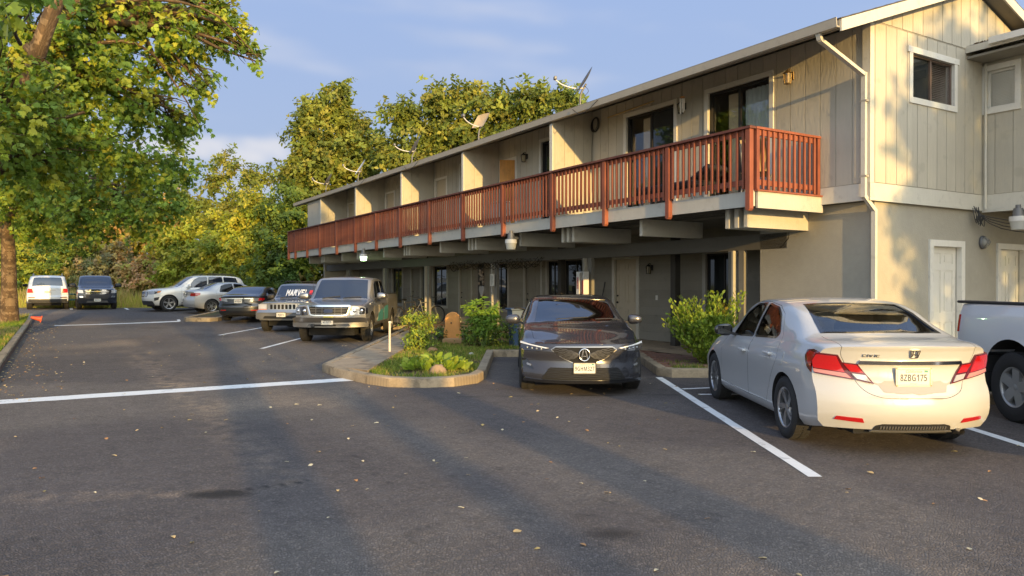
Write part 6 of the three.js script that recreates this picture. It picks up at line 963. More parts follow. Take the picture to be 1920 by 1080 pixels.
// ---------------------------------------------------------------- white family wagon seen from behind, far end
{
  const S = {
    name: 'white_wagon', label: 'white wagon with roof rails seen from behind at the far end of the lot', paint: carPaint([0.68, 0.68, 0.66], 0.1, 0.35),
    form: {
      stations: 36, L: 5.09, top: [[0, 0.95], [0.5, 1.05], [1.2, 1.13], [1.5, 1.22], [2.0, 1.58], [2.4, 1.74], [3, 1.79], [4.2, 1.77], [4.7, 1.7], [4.85, 1.55], [5.0, 1.22], [5.06, 1.14], [5.09, 1.1]], sh: [[0, 0.9], [1.3, 1.08], [4.6, 1.12], [5.09, 1.06]], bot: [[0, 0.3], [4.5, 0.3], [5.09, 0.38]],
      hw: [[0, 0.86], [0.5, 0.94], [1.2, 0.965], [4.4, 0.965], [5.09, 0.91]], plan: [[0, 0.35], [1.5, 0.1], [2.6, 0], [4, -0.03], [5.09, -0.16]], power: 2.8, nose: [[0.3, 0], [1, 0]], tail: [[0.3, 0.06], [0.45, 0], [0.66, 0], [0.72, 0.05], [1.1, 0.05]], cabShape: [[1, 0], [0.985, 0.04], [0.94, 0.44], [0.88, 0.76], [0.84, 0.89], [0.74, 0.955], [0.4, 0.99], [0, 1]],
    },
    wheel: { r: 0.385, w: 0.27, rim: 0.25, style: 'five', mat: CM.alloy }, axle: [0.9, 3.97], arch: 0.43, glass: CM.glass, backGlass: CM.glass, windscreen: [[1.5, -0.72], [2.3, -0.64], [2.3, 0.64], [1.5, 0.72]], backlight: [[4.77, -0.6], [4.77, 0.6], [4.99, 0.68], [4.99, -0.68]],
    windows: [[[2, 1.18], [3, 1.18], [3, 1.66], [2.3, 1.6]], [[3.1, 1.18], [3.9, 1.18], [3.9, 1.66], [3.1, 1.66]], [[4, 1.18], [4.6, 1.2], [4.5, 1.64], [4, 1.65]]], doors: [], mirror: [2, 1.18, 0.1, 1.2], mirrorMat: CM.plastic,
  };
  const { car, F, X, patch } = makeCar(S), R = F.rearMap();
  for (const s of [1, -1]) { const mk = (p) => (s > 0 ? p : mirror(p)); patch('tail_light', mk(roundPoly([[0.62, 0.86], [0.89, 0.86], [0.86, 1.07], [0.68, 1.07]], 0.02)), R, CM.redLens, 0.014); patch('reflector', mk(rectP(0.55, 0.84, 0.6, 0.64)), R, CM.redDark, 0.01); mesh('roof_rail', tube([V(X(2.5), 1.78, s * 0.64), V(X(2.7), 1.84, s * 0.64), V(X(4.4), 1.82, s * 0.64), V(X(4.6), 1.74, s * 0.64)], 0.02, 6), CM.chromeOld, car); }
  patch('chrome_bar', rectP(-0.35, 0.35, 0.985, 1.005), R, CM.chromeOld, 0.012); patch('rear_apron', roundPoly([[-0.85, 0.39], [0.85, 0.39], [0.85, 0.54], [-0.85, 0.54]], 0.04), R, CM.plastic, 0.012); plate(car, '7NZS446', R(0, 0.9).x - 0.012, 0.9, -1);
  place(car, -25.2, 40.55, AWAY + 0.548); car.position.y = rise(39);
}
// ---------------------------------------------------------------- white pickup cut by the right edge, backed in
{
  const S = {
    name: 'white_pickup', label: 'white pickup backed in beside the white sedan, only its bed in view', paint: carPaint([0.70, 0.70, 0.70], 0, 0.32),
    form: {
      stations: 46, L: 5.81, top: [[0, 1.1], [0.3, 1.17], [1.2, 1.25], [1.4, 1.3], [1.8, 1.6], [2.2, 1.86], [2.6, 1.93], [3.4, 1.92], [3.7, 1.85], [3.82, 1.4], [3.86, 1.375], [5.7, 1.345], [5.81, 1.335]], sh: [[0, 1.05], [1.3, 1.2], [3.7, 1.23], [3.85, 1.31], [5.81, 1.29]], bot: [[0, 0.42], [0.5, 0.42], [5.2, 0.52], [5.81, 0.60]],
      hw: [[0, 0.95], [0.4, 0.99], [1, 1.0], [5.5, 1.0], [5.81, 0.975]], plan: [[0, 0.3], [1.3, 0.1], [2.6, 0], [5.4, 0], [5.81, -0.05]], power: 3, nose: [[0.4, 0], [1, 0]], tail: [[0.4, 0.02], [0.9, 0], [1.3, 0.05]], side: [[0, 0.95], [0.06, 0.975], [0.25, 0.99], [0.5, 1.0], [0.8, 0.992], [0.93, 0.98], [1, 0.965]], hoodShape: [[1, 0], [0.995, 0.4], [0.985, 0.75], [0.96, 0.93], [0.9, 0.97], [0.6, 0.985], [0.3, 0.995], [0, 1]],
    },
    wheel: { r: 0.40, w: 0.265, rim: 0.235, style: 'steel', mat: CM.steel }, axle: [1.0, 4.72], arch: 0.50, archUp: 0.05, glass: CM.glass, windscreen: [[1.4, -0.78], [2.1, -0.68], [2.1, 0.68], [1.4, 0.78]], windows: [[[1.9, 1.28], [3.5, 1.28], [3.5, 1.78], [2.3, 1.76]]], doors: [], mirror: [1.9, 1.28, 0.12, 1.4],
    cuts: [{ geo: (F) => G(new THREE.BoxGeometry(1.8, 0.5, 1.62).translate(F.L / 2 - 4.84, 1.26, 0)), mat: mat([0.45, 0.45, 0.44], 0.5) }, { geo: (F) => G(new THREE.BoxGeometry(0.02, 0.9, 3).translate(F.L / 2 - 3.84, 1.12, 0)), mat: CM.well }],
  };
  const { car, F, X, patch } = makeCar(S), R = F.rearMap();
  for (const s of [1, -1]) { mesh('bed_rail_cap', new RoundedBoxGeometry(1.95, 0.035, 0.14, 2, 0.015).translate(X(4.82), 1.362, s * 0.90).applyMatrix4(new THREE.Matrix4()), CM.plastic, car); const t = patch('tail_light', s > 0 ? rectP(0.86, 0.96, 0.98, 1.2) : mirror(rectP(0.86, 0.96, 0.98, 1.2)), R, CM.redLens, 0.012); patch('tail_light_wing', roundPoly([[5.81, 0.98], [5.77, 0.98], [5.77, 1.2], [5.81, 1.2]], 0.01), F.sideMap(s), CM.redLens, 0.01, t); mesh('mud_flap', box(X(5.24), X(5.22), 0.28, 0.72, s > 0 ? 0.72 : -0.98, s > 0 ? 0.98 : -0.72), CM.plastic, car); }
  mesh('rear_bumper', new RoundedBoxGeometry(0.16, 0.2, 1.8, 3, 0.04).translate(X(5.86), 0.62, 0), CM.plastic, car); mesh('tailgate_handle', new RoundedBoxGeometry(0.03, 0.08, 0.22, 2, 0.01).translate(X(5.82), 1.16, 0), CM.plastic, car);
  place(car, 6.72, 6.76, TOWARDS);
}
// ---------------------------------------------------------------- trees and plants
// crowns: clumps [X, height, Z, radius] in metres
const CROWNS = {
  B: [[-10.93,7.32,17,1.9],[-12.0,7.21,16,2.2],[-9.9,7.92,18,1.7],[-8.72,8.29,18.5,1.2],[-7.8,8.61,19,0.9],[-7.06,8.2,19,0.6],[-6.65,7.52,19,0.42],[-8.14,7.46,19,0.75],[-7.8,6.57,19,0.42],[-8.35,5.9,19,0.5],[-11.66,5.73,16,2],[-10.56,5.87,17,1.7],[-9.58,6.31,18,1.4],[-9.16,5.9,19,1.0],[-11.05,4.53,17,1.7],[-10.44,4.92,18.5,1.6],[-9.97,4.77,20,1.1],[-9.0,5.55,20,0.5],[-10.38,6.87,17.5,1.5],[-8.1,7.73,18,0.9],[-7.4,7.66,19,0.5],[-8.77,6.93,18.6,0.8],[-6.49,7.25,19,0.32],[-6.81,7.86,19,0.45],[-7.6,8.27,19,0.7],[-7.67,6.78,19,0.35],[-8.36,5.73,19.5,0.4],[-8.28,6.51,19,0.55],[-8.78,5.87,19.5,0.5],[-7.33,8.54,19,0.6],[-4.38,4.05,6.6,0.28],[-4.27,4.27,6.8,0.25],[-9.62,5.52,14.4,0.75],[-9.36,4.85,14.4,0.7],[-9.69,4.45,14.2,0.8],[-9.23,5.78,14.6,0.38],[-8.86,5.16,14.6,0.5]],
  A: [[-18.0,4.74,28,1.9],[-15.62,4.27,27,1.6],[-13.89,4.47,27,1.3],[-12.63,4.27,27,1.0],[-17.0,5.24,28,2.3],[-14.7,5.24,28,1.9],[-12.96,5.57,27.5,1.6],[-19.47,6.41,29,2.8],[-21.54,4.75,29,2.6],[-12.34,4.34,27,0.9],[-17.8,3.74,28,1.1],[-14.85,3.5,27,0.8],[-13.16,3.48,26.5,0.7],[-11.96,5.88,27,0.9],[-17.19,7.44,29,2.6],[-20.71,8.48,29,3]],
  C: [[-11.59,12.83,48,1.6],[-12.76,11.08,47,1.5],[-10.29,11.28,48,1.7],[-11.68,9.4,47,2.2],[-9.6,9.23,48,1.9],[-13.36,8.39,47,1.5],[-12.09,6.38,47,2.4],[-13.6,5.37,47,1.3],[-10.63,6.48,48,2.4],[-8.91,10.6,48,1.0],[-12.93,12.59,47,0.9],[-13.43,9.74,47,0.8],[-10.97,14.03,48,0.8]],
  D: [[-6.43,11.64,45,1.4],[-4.18,12.44,45,1.6],[-2.36,12.67,44,1.0],[-6.91,9.39,45,1.6],[-4.5,10.36,45,1.8],[-2.51,10.63,44,1.6],[-5.14,8.43,45,1.9]],
  D2: [[-0.77,11.81,43,1.5],[1.2,11.87,42,1.4],[2.78,11.77,41,1.0],[0.0,10.12,43,1.6],[1.8,10.37,42,1.5],[3.66,10.45,41,1.2]],
  E: [[-20.44,10.37,54,1.1],[-18.9,9.41,54,1.3],[-21.41,9.02,54,1.2],[-19.67,7.87,54,1.6],[-23.14,7.48,54,1.4],[-21.6,6.71,54,1.6],[-17.94,9.22,54,0.8]],
  F1: [[-17.83,5.45,48,1.8],[-15.78,6.38,47,1.7],[-18.46,3.69,47,1.9],[-16.1,3.65,46,2.0],[-16.76,2.34,46,1.7]],
  F2: [[-13.82,5.86,45,1.6],[-14.14,4.25,45,1.8],[-12.89,3.25,44,1.7],[-14.46,2.3,44,1.6],[-13.47,7.26,46,1.3]],
  F3: [[-21.43,5.26,50,1.6],[-23.31,4.24,51,1.7],[-20.65,3.08,49,1.7],[-22.05,2.38,49,1.5],[-19.54,1.85,48,1.2]],
  G1: [[-25.63,2.81,52,1.5],[-26.74,2.06,52,1.2],[-24.04,1.87,51,1.2]],
  G2: [[-29.31,2.85,54,1.8],[-30.86,2.08,54,1.5],[-28.88,3.86,55,1.2]],
  G3: [[-34.18,2.88,55,2.0],[-35.75,2.09,55,1.8],[-33.6,4.1,56,1.6],[-37.2,4.1,56,2.2]],
  G4: [[-16.71,1.35,45,0.9],[-14.77,1.36,44,0.9],[-18.56,1.19,46,0.8],[-12.9,1.52,43,0.9]],
  H: [[-27.0,7.28,60,2.6],[-31.89,6.58,62,3.4],[-36.76,6.14,62,3.4],[-40.74,6.58,62,3.6],[-22.71,6.42,60,2.8],[-35.66,8.57,64,3]],
};
const leafMat = (rough = 0.6) => phys([1, 1, 1], rough, { transmission: 0.5, thickness: 0, ior: 1.35, specularIntensity: 0.5 });
const barkTex = dataTex(512, (u, v) => { const n = wrapN(u, v, 7, 3, 4, 4), p = smooth(0.02, 0.10, wrapN(u, v, 9, 12, 4)), f = wrapN(u, v, 70, 5, 2, 20); const k = 0.52 + 0.25 * n + 0.12 * f; return [lerp(k * 0.82, k * 1.12, p), lerp(k * 0.70, k * 1.0, p), lerp(k * 0.54, k * 0.82, p)]; }, true);
M.bark = mat([0.62, 0.54, 0.46], 0.95, { map: rep(barkTex, 0.9), bumpMap: rep(barkTex, 0.9), bumpScale: 0.03 });
M.barkDark = mat([0.30, 0.22, 0.155], 0.95, { map: rep(barkTex, 1.1) });
function flatLeaf(outline, fold = 0.18) {                                  // outline for one half, from stem tip; folded on the midrib
  const pos = [], idx = [], n = outline.length; const ctr = outline.map(([x, y]) => [0, y]);
  for (const s of [1, -1]) { const o = pos.length / 3; for (let i = 0; i < n; i++) { const [x, y] = outline[i]; pos.push(0, y, 0, s * x, y, Math.abs(x) * fold - 0.12 * y * y); } for (let i = 0; i + 1 < n; i++) { const a = o + i * 2; if (s > 0) idx.push(a, a + 1, a + 2, a + 1, a + 3, a + 2); else idx.push(a, a + 2, a + 1, a + 1, a + 2, a + 3); } }
  const g = new THREE.BufferGeometry(); g.setAttribute('position', new THREE.Float32BufferAttribute(pos, 3)); g.setIndex(idx); g.computeVertexNormals(); void ctr; return g;
}
const LEAF = {
  plane: flatLeaf([[0, 0], [0.30, 0.02], [0.52, 0.30], [0.30, 0.38], [0.42, 0.66], [0.20, 0.64], [0.10, 0.86], [0, 1.02]]),
  oval: flatLeaf([[0, 0], [0.2, 0.2], [0.27, 0.5], [0.17, 0.8], [0, 1]]),
  lance: flatLeaf([[0, 0], [0.09, 0.2], [0.12, 0.45], [0.07, 0.8], [0, 1]], 0.3),
  broad: flatLeaf([[0, 0], [0.22, 0.14], [0.34, 0.42], [0.25, 0.75], [0, 1]], 0.25),
};
LEAF.spray = merge([0, 1, 2, 3, 4, 5].map((i) => { const g = LEAF.oval.clone(); const s = 0.62 + 0.3 * ((i * 37) % 10) / 10; g.scale(s, s, s); g.rotateX(0.5 * Math.sin(i * 2.1)); g.rotateZ(i * 1.05 + 0.3); g.rotateX(0.35 * Math.cos(i * 1.3)); g.translate(0.16 * Math.cos(i * 2.4), 0.14 * i - 0.3, 0.16 * Math.sin(i * 2.4)); return g; }));
const UP = V(0, 1, 0), qq = new THREE.Quaternion(), m4 = new THREE.Matrix4(), col = new THREE.Color();
function leafCloud(name, geo, material, list, parent) {                    // list of { p, q, s, c }
  const im = new THREE.InstancedMesh(geo, material, list.length); im.name = name; shade(im); im.userData.kind = 'stuff';
  list.forEach((l, i) => { m4.compose(l.p, l.q, V(l.s, l.s, l.s)); im.setMatrixAt(i, m4); im.setColorAt(i, col.setRGB(...l.c)); }); parent.add(im); return im;
}
const mixCol = (pal) => { const a = pal[Math.floor(rnd() * pal.length)], k = rr(0.75, 1.25); return a.map((v) => v * k); };
function clumpLeaves(clumps, o, size, twigsPerM2, perTwig, pal, droop = 0.3) {
  const out = [];
  for (const [X, y, Z, r] of clumps) {
    const n = Math.round(twigsPerM2 * 4 * Math.PI * r * r * 0.5), sq = rr(0.7, 0.9);
    for (let t = 0; t < n; t++) {
      const d = V(rr(-1, 1), rr(-1, 1), rr(-1, 1)); if (d.lengthSq() > 1 || d.lengthSq() < 0.02) { t--; continue; } d.normalize();
      const rad = r * Math.pow(rnd(), 0.38) * (0.8 + 0.55 * noise3.noise(d.x * 2.2 + X, d.y * 2.2 + y, d.z * 2.2 + Z)), c = V(X + d.x * rad, y + d.y * rad * sq, -Z + d.z * rad).sub(o), base = mixCol(pal), dir = d.clone().add(V(0, -droop, 0)).normalize(), len = size * rr(1.6, 3.2);
      for (let k = 0; k < perTwig; k++) {
        const p = c.clone().addScaledVector(dir, len * (k / perTwig - 0.3)).add(V(rr(-1, 1), rr(-1, 1), rr(-1, 1)).multiplyScalar(size * 0.8)), nrm = d.clone().multiplyScalar(0.6).add(V(rr(-1, 1), rr(-0.2, 1.2), rr(-1, 1))).normalize();
        qq.setFromUnitVectors(V(0, 0, 1), nrm); const q = qq.clone().multiply(new THREE.Quaternion().setFromAxisAngle(V(0, 0, 1), Math.PI + rr(-1.3, 1.3))), kk = rr(0.82, 1.18);
        out.push({ p, q, s: size * rr(0.65, 1.2), c: base.map((v) => v * kk) });
      }
    }
  }
  return out;
}
function limb(a, b, r0, r1, sag = 0.2, wob = 0.25) {                       // a bent, tapering branch
  const n = 4, pts = []; const L = a.distanceTo(b); for (let i = 0; i <= n; i++) { const t = i / n; pts.push(a.clone().lerp(b, t).add(V(rr(-1, 1) * wob * L * 0.12 * (i && i < n ? 1 : 0), Math.sin(Math.PI * t) * sag * L * 0.25 + (i && i < n ? rr(-1, 1) * wob * L * 0.05 : 0), rr(-1, 1) * wob * L * 0.12 * (i && i < n ? 1 : 0)))); }
  return tube(pts, [r0, lerp(r0, r1, 0.55), r1], r0 > 0.12 ? 10 : 6, 3);
}
function tree(name, label, base, fork, r, clumps, opt = {}) {
  const o = P(base[0], base[1], base[2] ?? 0), g = thing(name, label, 'tree', [o.x, o.y, o.z], 0, opt.group);
  const tops = (Array.isArray(fork[0]) ? fork : [fork]).map(([X, y, Z]) => V(X, y, -Z).sub(o)), parts = [];
  const tr = []; { let a = V(0, -0.1, 0); const pts = [a, V(0, 0.25, 0), tops[0].clone().multiplyScalar(0.5).add(V(rr(-0.1, 0.1), 0, 0)), tops[0]]; tr.push(tube(pts, [r * 1.35, r * 1.0, r * 0.9, r * 0.72], 14, 4)); for (const f of tops.slice(1)) tr.push(limb(tops[0].clone().multiplyScalar(0.75), f, r * 0.6, r * 0.45, 0.15, 0.3)); }
  for (const [X, y, Z, cr] of clumps) { const c = V(X, y, -Z).sub(o), f = tops.reduce((p, q) => (p.distanceTo(c) < q.distanceTo(c) ? p : q)); parts.push(limb(f.clone().multiplyScalar(rr(0.85, 1)), c, c.length() > 9.5 && cr < 0.3 ? 0.03 : r * rr(0.28, 0.42), cr < 0.3 ? 0.006 : 0.018, 0.25, c.length() > 9.5 && cr < 0.3 ? 0.15 : 0.5)); for (let k = 0; k < (cr < 0.3 ? 1 : opt.twigs ?? 5); k++) { const d = V(rr(-1, 1), rr(-0.5, 0.8), rr(-1, 1)).normalize().multiplyScalar(cr * rr(0.6, 0.95)); const s = c.clone().lerp(f, rr(0.05, 0.3)); parts.push(limb(s, c.clone().add(d), 0.022, 0.005, 0.1, 0.5)); } }
  for (const [pts, r0, r1] of opt.limbs ?? []) tr.push(tube(pts.map(([X, y, Z]) => V(X, y, -Z).sub(o)), [r0, (r0 + r1) / 2, r1], 10, 4));
  mesh('trunk', metricUV(merge(tr)), opt.bark ?? M.bark, g); mesh('branches', metricUV(merge(parts)), opt.bark ?? M.bark, g);
  leafCloud('crown', opt.leaf ?? LEAF.spray, opt.mat ?? LM, clumpLeaves(clumps, o, opt.size ?? 0.3, opt.dens ?? 5, opt.per ?? 6, opt.pal, opt.droop), g); return g;
}
const LM = leafMat(0.55);
const PAL = {
  plane: [[0.207, 0.318, 0.044], [0.267, 0.371, 0.053], [0.172, 0.282, 0.047], [0.483, 0.489, 0.056], [0.225, 0.326, 0.065], [0.363, 0.445, 0.056]],
  oak: [[0.231, 0.287, 0.051], [0.296, 0.333, 0.057], [0.182, 0.233, 0.045], [0.362, 0.350, 0.068]],
  lime: [[0.346, 0.404, 0.051], [0.428, 0.451, 0.057], [0.264, 0.342, 0.048], [0.494, 0.466, 0.068]],
  deep: [[0.115, 0.196, 0.041], [0.149, 0.230, 0.046], [0.095, 0.162, 0.038]],
  tan: [[0.527, 0.420, 0.144], [0.626, 0.404, 0.169], [0.362, 0.389, 0.085], [0.659, 0.435, 0.236]],
  dusk: [[0.248, 0.248, 0.119], [0.329, 0.265, 0.144], [0.198, 0.225, 0.092]],
};
tree('plane_tree', 'large plane tree arching over the drive from the left with broad lobed leaves', [-12.9, 16.6, 0.1], [[-12.0, 4.6, 16.8], [-10.8, 7.4, 17.2], [-9.6, 9.0, 18]], 0.42, CROWNS.B, { leaf: LEAF.plane, size: 0.135, dens: 8.5, per: 10, pal: PAL.plane, twigs: 9, limbs: [[[[-11.2, 4.2, 16.2], [-10.0, 5.6, 15.4], [-9.45, 6.45, 15], [-9.0, 7.6, 15], [-8.6, 9.2, 15.4]], 0.2, 0.12], [[[-12.4, 3.7, 16.4], [-11.6, 4.15, 16.0], [-10.7, 4.7, 15.8], [-9.1, 5.25, 15.9]], 0.085, 0.03], [[[-12.3, 4.6, 16.6], [-11.5, 5.1, 16.2], [-10.9, 5.9, 16]], 0.07, 0.03], [[[-10.6, 7.6, 17], [-8.6, 8.3, 17.6], [-7.3, 8.2, 18.2], [-6.4, 7.3, 18.8]], 0.07, 0.012], [[[-10.4, 7.0, 17.2], [-8.9, 7.3, 17.8], [-8.2, 6.3, 18.6], [-7.9, 5.6, 18.9]], 0.06, 0.01]] });
tree('plane_tree', 'plane tree with mottled trunk on the grass verge beside the kerb', [-19.35, 28.7, 0.1], [[-19.5, 4.3, 28.8], [-21.2, 5.0, 29], [-18.6, 6.4, 28.6]], 0.27, CROWNS.A, { leaf: LEAF.plane, size: 0.16, dens: 6.2, per: 9, pal: PAL.plane, twigs: 7 });
tree('oak_tree', 'tall dense oak rising behind the far end of the building', [-11.4, 48, 0.3], [[-11.6, 6, 48], [-11.5, 9.5, 47.8]], 0.45, CROWNS.C, { bark: M.barkDark, pal: PAL.oak, size: 0.36, dens: 5.5, per: 5 });
tree('oak_tree', 'broad oak crown above the middle of the roof', [-4.8, 45, 0], [[-4.8, 6, 45], [-4.9, 8.6, 45]], 0.42, CROWNS.D, { bark: M.barkDark, pal: PAL.oak, size: 0.36, dens: 5.5, per: 5 });
tree('oak_tree', 'oak crown behind the roof beside the grey satellite dish', [1.2, 42.5, 0], [[1.2, 6, 42.5], [1.3, 8.4, 42.4]], 0.4, CROWNS.D2, { bark: M.barkDark, pal: PAL.oak, size: 0.36, dens: 5.5, per: 5 });
tree('slender_tree', 'slender open-crowned tree standing against the cloud', [-20, 54, 0.3], [[-20, 4.5, 54], [-20.2, 7, 54]], 0.22, CROWNS.E, { pal: PAL.oak, size: 0.34, dens: 2.6, per: 5, twigs: 9 });
tree('lime_green_tree', 'bushy yellow-green tree behind the dark fastback', [-16.6, 46.8, 0.3], [[-16.7, 2.6, 46.8]], 0.2, CROWNS.F1, { pal: PAL.lime, size: 0.3, dens: 4.6, per: 6 });
tree('leafy_tree', 'darker leafy tree beside the far end of the balcony', [-14.0, 44.6, 0.3], [[-14, 2.6, 44.6]], 0.2, CROWNS.F2, { bark: M.barkDark, pal: PAL.deep.concat(PAL.lime.slice(0, 1)), size: 0.3, dens: 4.6, per: 6 });
tree('lime_green_tree', 'yellow-green tree behind the white sport utility wagon', [-22, 49.8, 0.3], [[-22, 2.2, 49.8]], 0.18, CROWNS.F3, { pal: PAL.lime, size: 0.3, dens: 4.2, per: 6 });
function shrub(name, label, clumps, pal, opt = {}) { const b = clumps[0], o = P(b[0], b[2], opt.y ?? 0.28), g = thing(name, label, opt.cat ?? 'shrub', [o.x, o.y, o.z], 0, opt.group); const st = []; for (const [X, y, Z, r] of clumps) for (let i = 0; i < 4; i++) st.push(limb(V(rr(-0.1, 0.1), 0, rr(-0.1, 0.1)).multiplyScalar(opt.spread ?? 3).add(V((X - b[0]) * 0.4, 0, -(Z - b[2]) * 0.4)), V(X, y, -Z).sub(o).add(V(rr(-1, 1), rr(-0.3, 0.8), rr(-1, 1)).multiplyScalar(r * 0.7)), opt.stem ?? 0.03, 0.006, 0.1, 0.4)); mesh('stem', merge(st), opt.stemMat ?? M.barkDark, g); leafCloud('foliage', opt.leaf ?? LEAF.spray, LM, clumpLeaves(clumps, o, opt.size ?? 0.28, opt.dens ?? 4.5, opt.per ?? 6, pal, opt.droop ?? 0.1), g); return g; }
shrub('shrub', 'tan and green shrub in front of the trees, left of the slender trunk', CROWNS.G1, PAL.tan);
shrub('shrub', 'dusky grey-brown shrub behind the dark blue pickup', CROWNS.G2, PAL.dusk.concat(PAL.tan.slice(0, 2)));
shrub('shrub', 'green shrub behind the white wagon beside the trunk', CROWNS.G3, PAL.deep.concat(PAL.lime));
shrub('shrub', 'low dark shrubbery under the trees near the parked wagon', CROWNS.G4, PAL.deep);
{ const w = thing('far_woodland', 'far wood closing the view behind the field', 'woodland', [0, 0.28, 0]); w.userData.kind = 'stuff'; const o = V(0, 0.28, 0); const st = []; for (const [X, y, Z] of CROWNS.H) st.push(limb(V(X, 0, -Z), V(X, y, -Z), 0.2, 0.05)); mesh('trunk', merge(st), M.barkDark, w); leafCloud('crown', LEAF.spray, LM, clumpLeaves([...CROWNS.H, ...CROWNS.H.map(([X, y, Z, r]) => [X, Math.max(1.5, y - 3.6), Z + 1, r]), ...[-34, -40, -46, -8, 0, 8, 16].flatMap((X) => [[X, 3, 62, 3.4], [X + 3, 6, 64, 3]]), ...[-15, -12, -9, -6].flatMap((X) => [[X, 2, 50, 2.2], [X + 1, 4.5, 51, 2.2]])], o, 0.55, 1.5, 6, PAL.lime.concat(PAL.tan, PAL.oak)), w); }
// trees and a hedge behind the camera: their trunks and crowns throw the shade that lies over the lot
const along = (w, a) => [w * 0.891 - a * 0.454, w * 0.454 + a * 0.891];  // across / along the sun's direction, in X, Z
const behind = (label, w, a, r, clumps) => { const b = along(w, a); return tree('shade_tree', label, [b[0], b[1], 0.0], [b[0], 4.6, b[1]], r, clumps.map(([dw, y, da, cr]) => { const q = along(w + dw, a + da); return [q[0], y, q[1], cr]; }), { leaf: LEAF.plane, size: 0.3, dens: w > 10 ? 8 : 3.2, per: 7, pal: PAL.plane, twigs: 3 }); };
behind('stout plane tree behind the camera', 2.3, -15, 0.36, [[0, 8.6, 0, 2.1], [2.2, 8.2, 0, 1.6], [-2, 8.4, 0.5, 1.9], [1, 10.8, 0, 2], [-1.4, 11, 0, 1.9], [3.3, 7.2, -0.5, 1.0]]);
behind('second plane tree behind the camera', -0.25, -13, 0.31, [[-1.4, 7.6, 0, 1.9], [0.4, 8.2, 0, 1.7], [-3.2, 8, 0, 1.8], [-1.4, 10, 0, 2.0]]);
behind('slim plane tree behind the camera', 0.62, -22, 0.22, [[0, 9.2, 0, 1.5], [-1.2, 10, 0, 1.4], [-4, 9, 0, 2.2], [-6, 9.5, 0, 2.3]]);
behind('plane tree behind the camera beside the neighbouring lot', 13.4, -16, 0.3, [[-2.6, 5.0, 0, 0.9], [-2.5, 6.3, 0, 1.0], [-1.6, 5.6, 0, 1.4], [-0.4, 4.6, 0, 1.2], [-1.2, 4.3, 0.5, 0.9], [-1.9, 7.2, 0, 1.3], [0.6, 6.4, 0.4, 1.7], [-0.6, 8.6, 0, 1.3], [-2.2, 8.6, 0, 1.15], [-2.9, 7.4, 0.6, 1.0], [-2.9, 5.8, 0.6, 0.9], [1.6, 4.6, 0, 1.0], [1.8, 8.0, 0, 1.4], [3.4, 7.0, 0, 1.2]]);
// ---------------------------------------------------------------- grasses
function bladeField(name, label, n, spot, h0, h1, w, pal, lean = 0.35) {
  const g = new THREE.BufferGeometry(); g.setAttribute('position', new THREE.Float32BufferAttribute([-0.5 * w, 0, 0, 0.5 * w, 0, 0, -0.36 * w, 0.5, 0.06, 0.36 * w, 0.5, 0.06, 0, 1, 0.22], 3)); g.setIndex([0, 1, 2, 1, 3, 2, 2, 3, 4]); g.computeVertexNormals();
  const list = []; let guard = 0; while (list.length < n && guard++ < n * 6) { const s = spot(); if (!s) continue; const q = new THREE.Quaternion().setFromEuler(new THREE.Euler(rr(-lean, lean), rnd() * 6.28, rr(-lean, lean))); list.push({ p: V(s[0], s[2], -s[1]), q, s: rr(h0, h1) * (s[3] ?? 1), c: mixCol(s[4] ?? pal) }); }
  const im = leafCloud(name, g, LM, list, scene); im.name = numbered(name); im.userData = { kind: 'stuff', label, category: 'grass' }; return im;
}
const GP = { fresh: [[0.19, 0.30, 0.035], [0.25, 0.36, 0.04], [0.14, 0.23, 0.03], [0.31, 0.37, 0.06]], dry: [[0.52, 0.39, 0.13], [0.45, 0.39, 0.11], [0.34, 0.36, 0.08], [0.56, 0.42, 0.17]], field: [[0.50, 0.50, 0.08], [0.42, 0.48, 0.07], [0.60, 0.50, 0.13], [0.66, 0.49, 0.18]] };
const inside = (poly, X, Z) => { let c = false; for (let i = 0, j = poly.length - 1; i < poly.length; j = i++) { const a = poly[i], b = poly[j]; if ((a[1] > Z) !== (b[1] > Z) && X < ((b[0] - a[0]) * (Z - a[1])) / (b[1] - a[1]) + a[0]) c = !c; } return c; };
bladeField('verge_grass', 'short green grass on the verge left of the kerb', 36000, () => { const t = -10 + Math.pow(rnd(), 0.75) * 36, d = 0.18 + Math.pow(rnd(), 1.6) * 6; const X = -9.36 + U[0] * t - Wv[0] * d, Z = 13.65 + U[1] * t - Wv[1] * d; if (Z < 3) return null; const k = noise3.noise(X * 0.8, Z * 0.8, 2); return [X, Z, 0.11, 1, k > 0.15 ? GP.dry : GP.fresh]; }, 0.06, 0.15, 0.1, GP.fresh);
bladeField('field_grass', 'tall dry grass behind the parked cars at the far end', 26000, () => { const X = rr(-40, -8), Z = 41.2 + Math.pow(rnd(), 1.5) * 12, k = noise3.noise(X * 0.25, Z * 0.25, 5); return [X, Z, 0.28, (k > 0.05 ? 1.35 : 0.8) * smooth(40.8, 44, Z) + 0.3, k > 0.05 ? GP.dry : GP.field]; }, 0.25, 0.75, 0.05, GP.field, 0.3);
const isle = [[-2.4, 12.6], [-2.1, 12.0], [-1.3, 11.62], [-0.8, 11.8], [-0.6, 12.4], [-0.58, 16.5], [1.8, 16.5], [1.8, 17.6], [-2.35, 20]];
bladeField('island_grass', 'patchy grass and weeds on the planted island', 24000, () => { const X = rr(-2.5, 1.8), Z = rr(11.5, 19.5); if (!inside(isle, X, Z)) return null; const k = fbm(X * 1.1, Z * 1.1, 3, 3); if (k < -0.16 || (k < 0.04 && rnd() < 0.6)) return null; return [X, Z, 0.105, Z > 14.5 ? 0.85 : 0.8, rnd() < 0.22 + (k < 0 ? 0.3 : 0) ? GP.dry : GP.fresh]; }, 0.035, 0.12, 0.12, GP.fresh, 0.7);
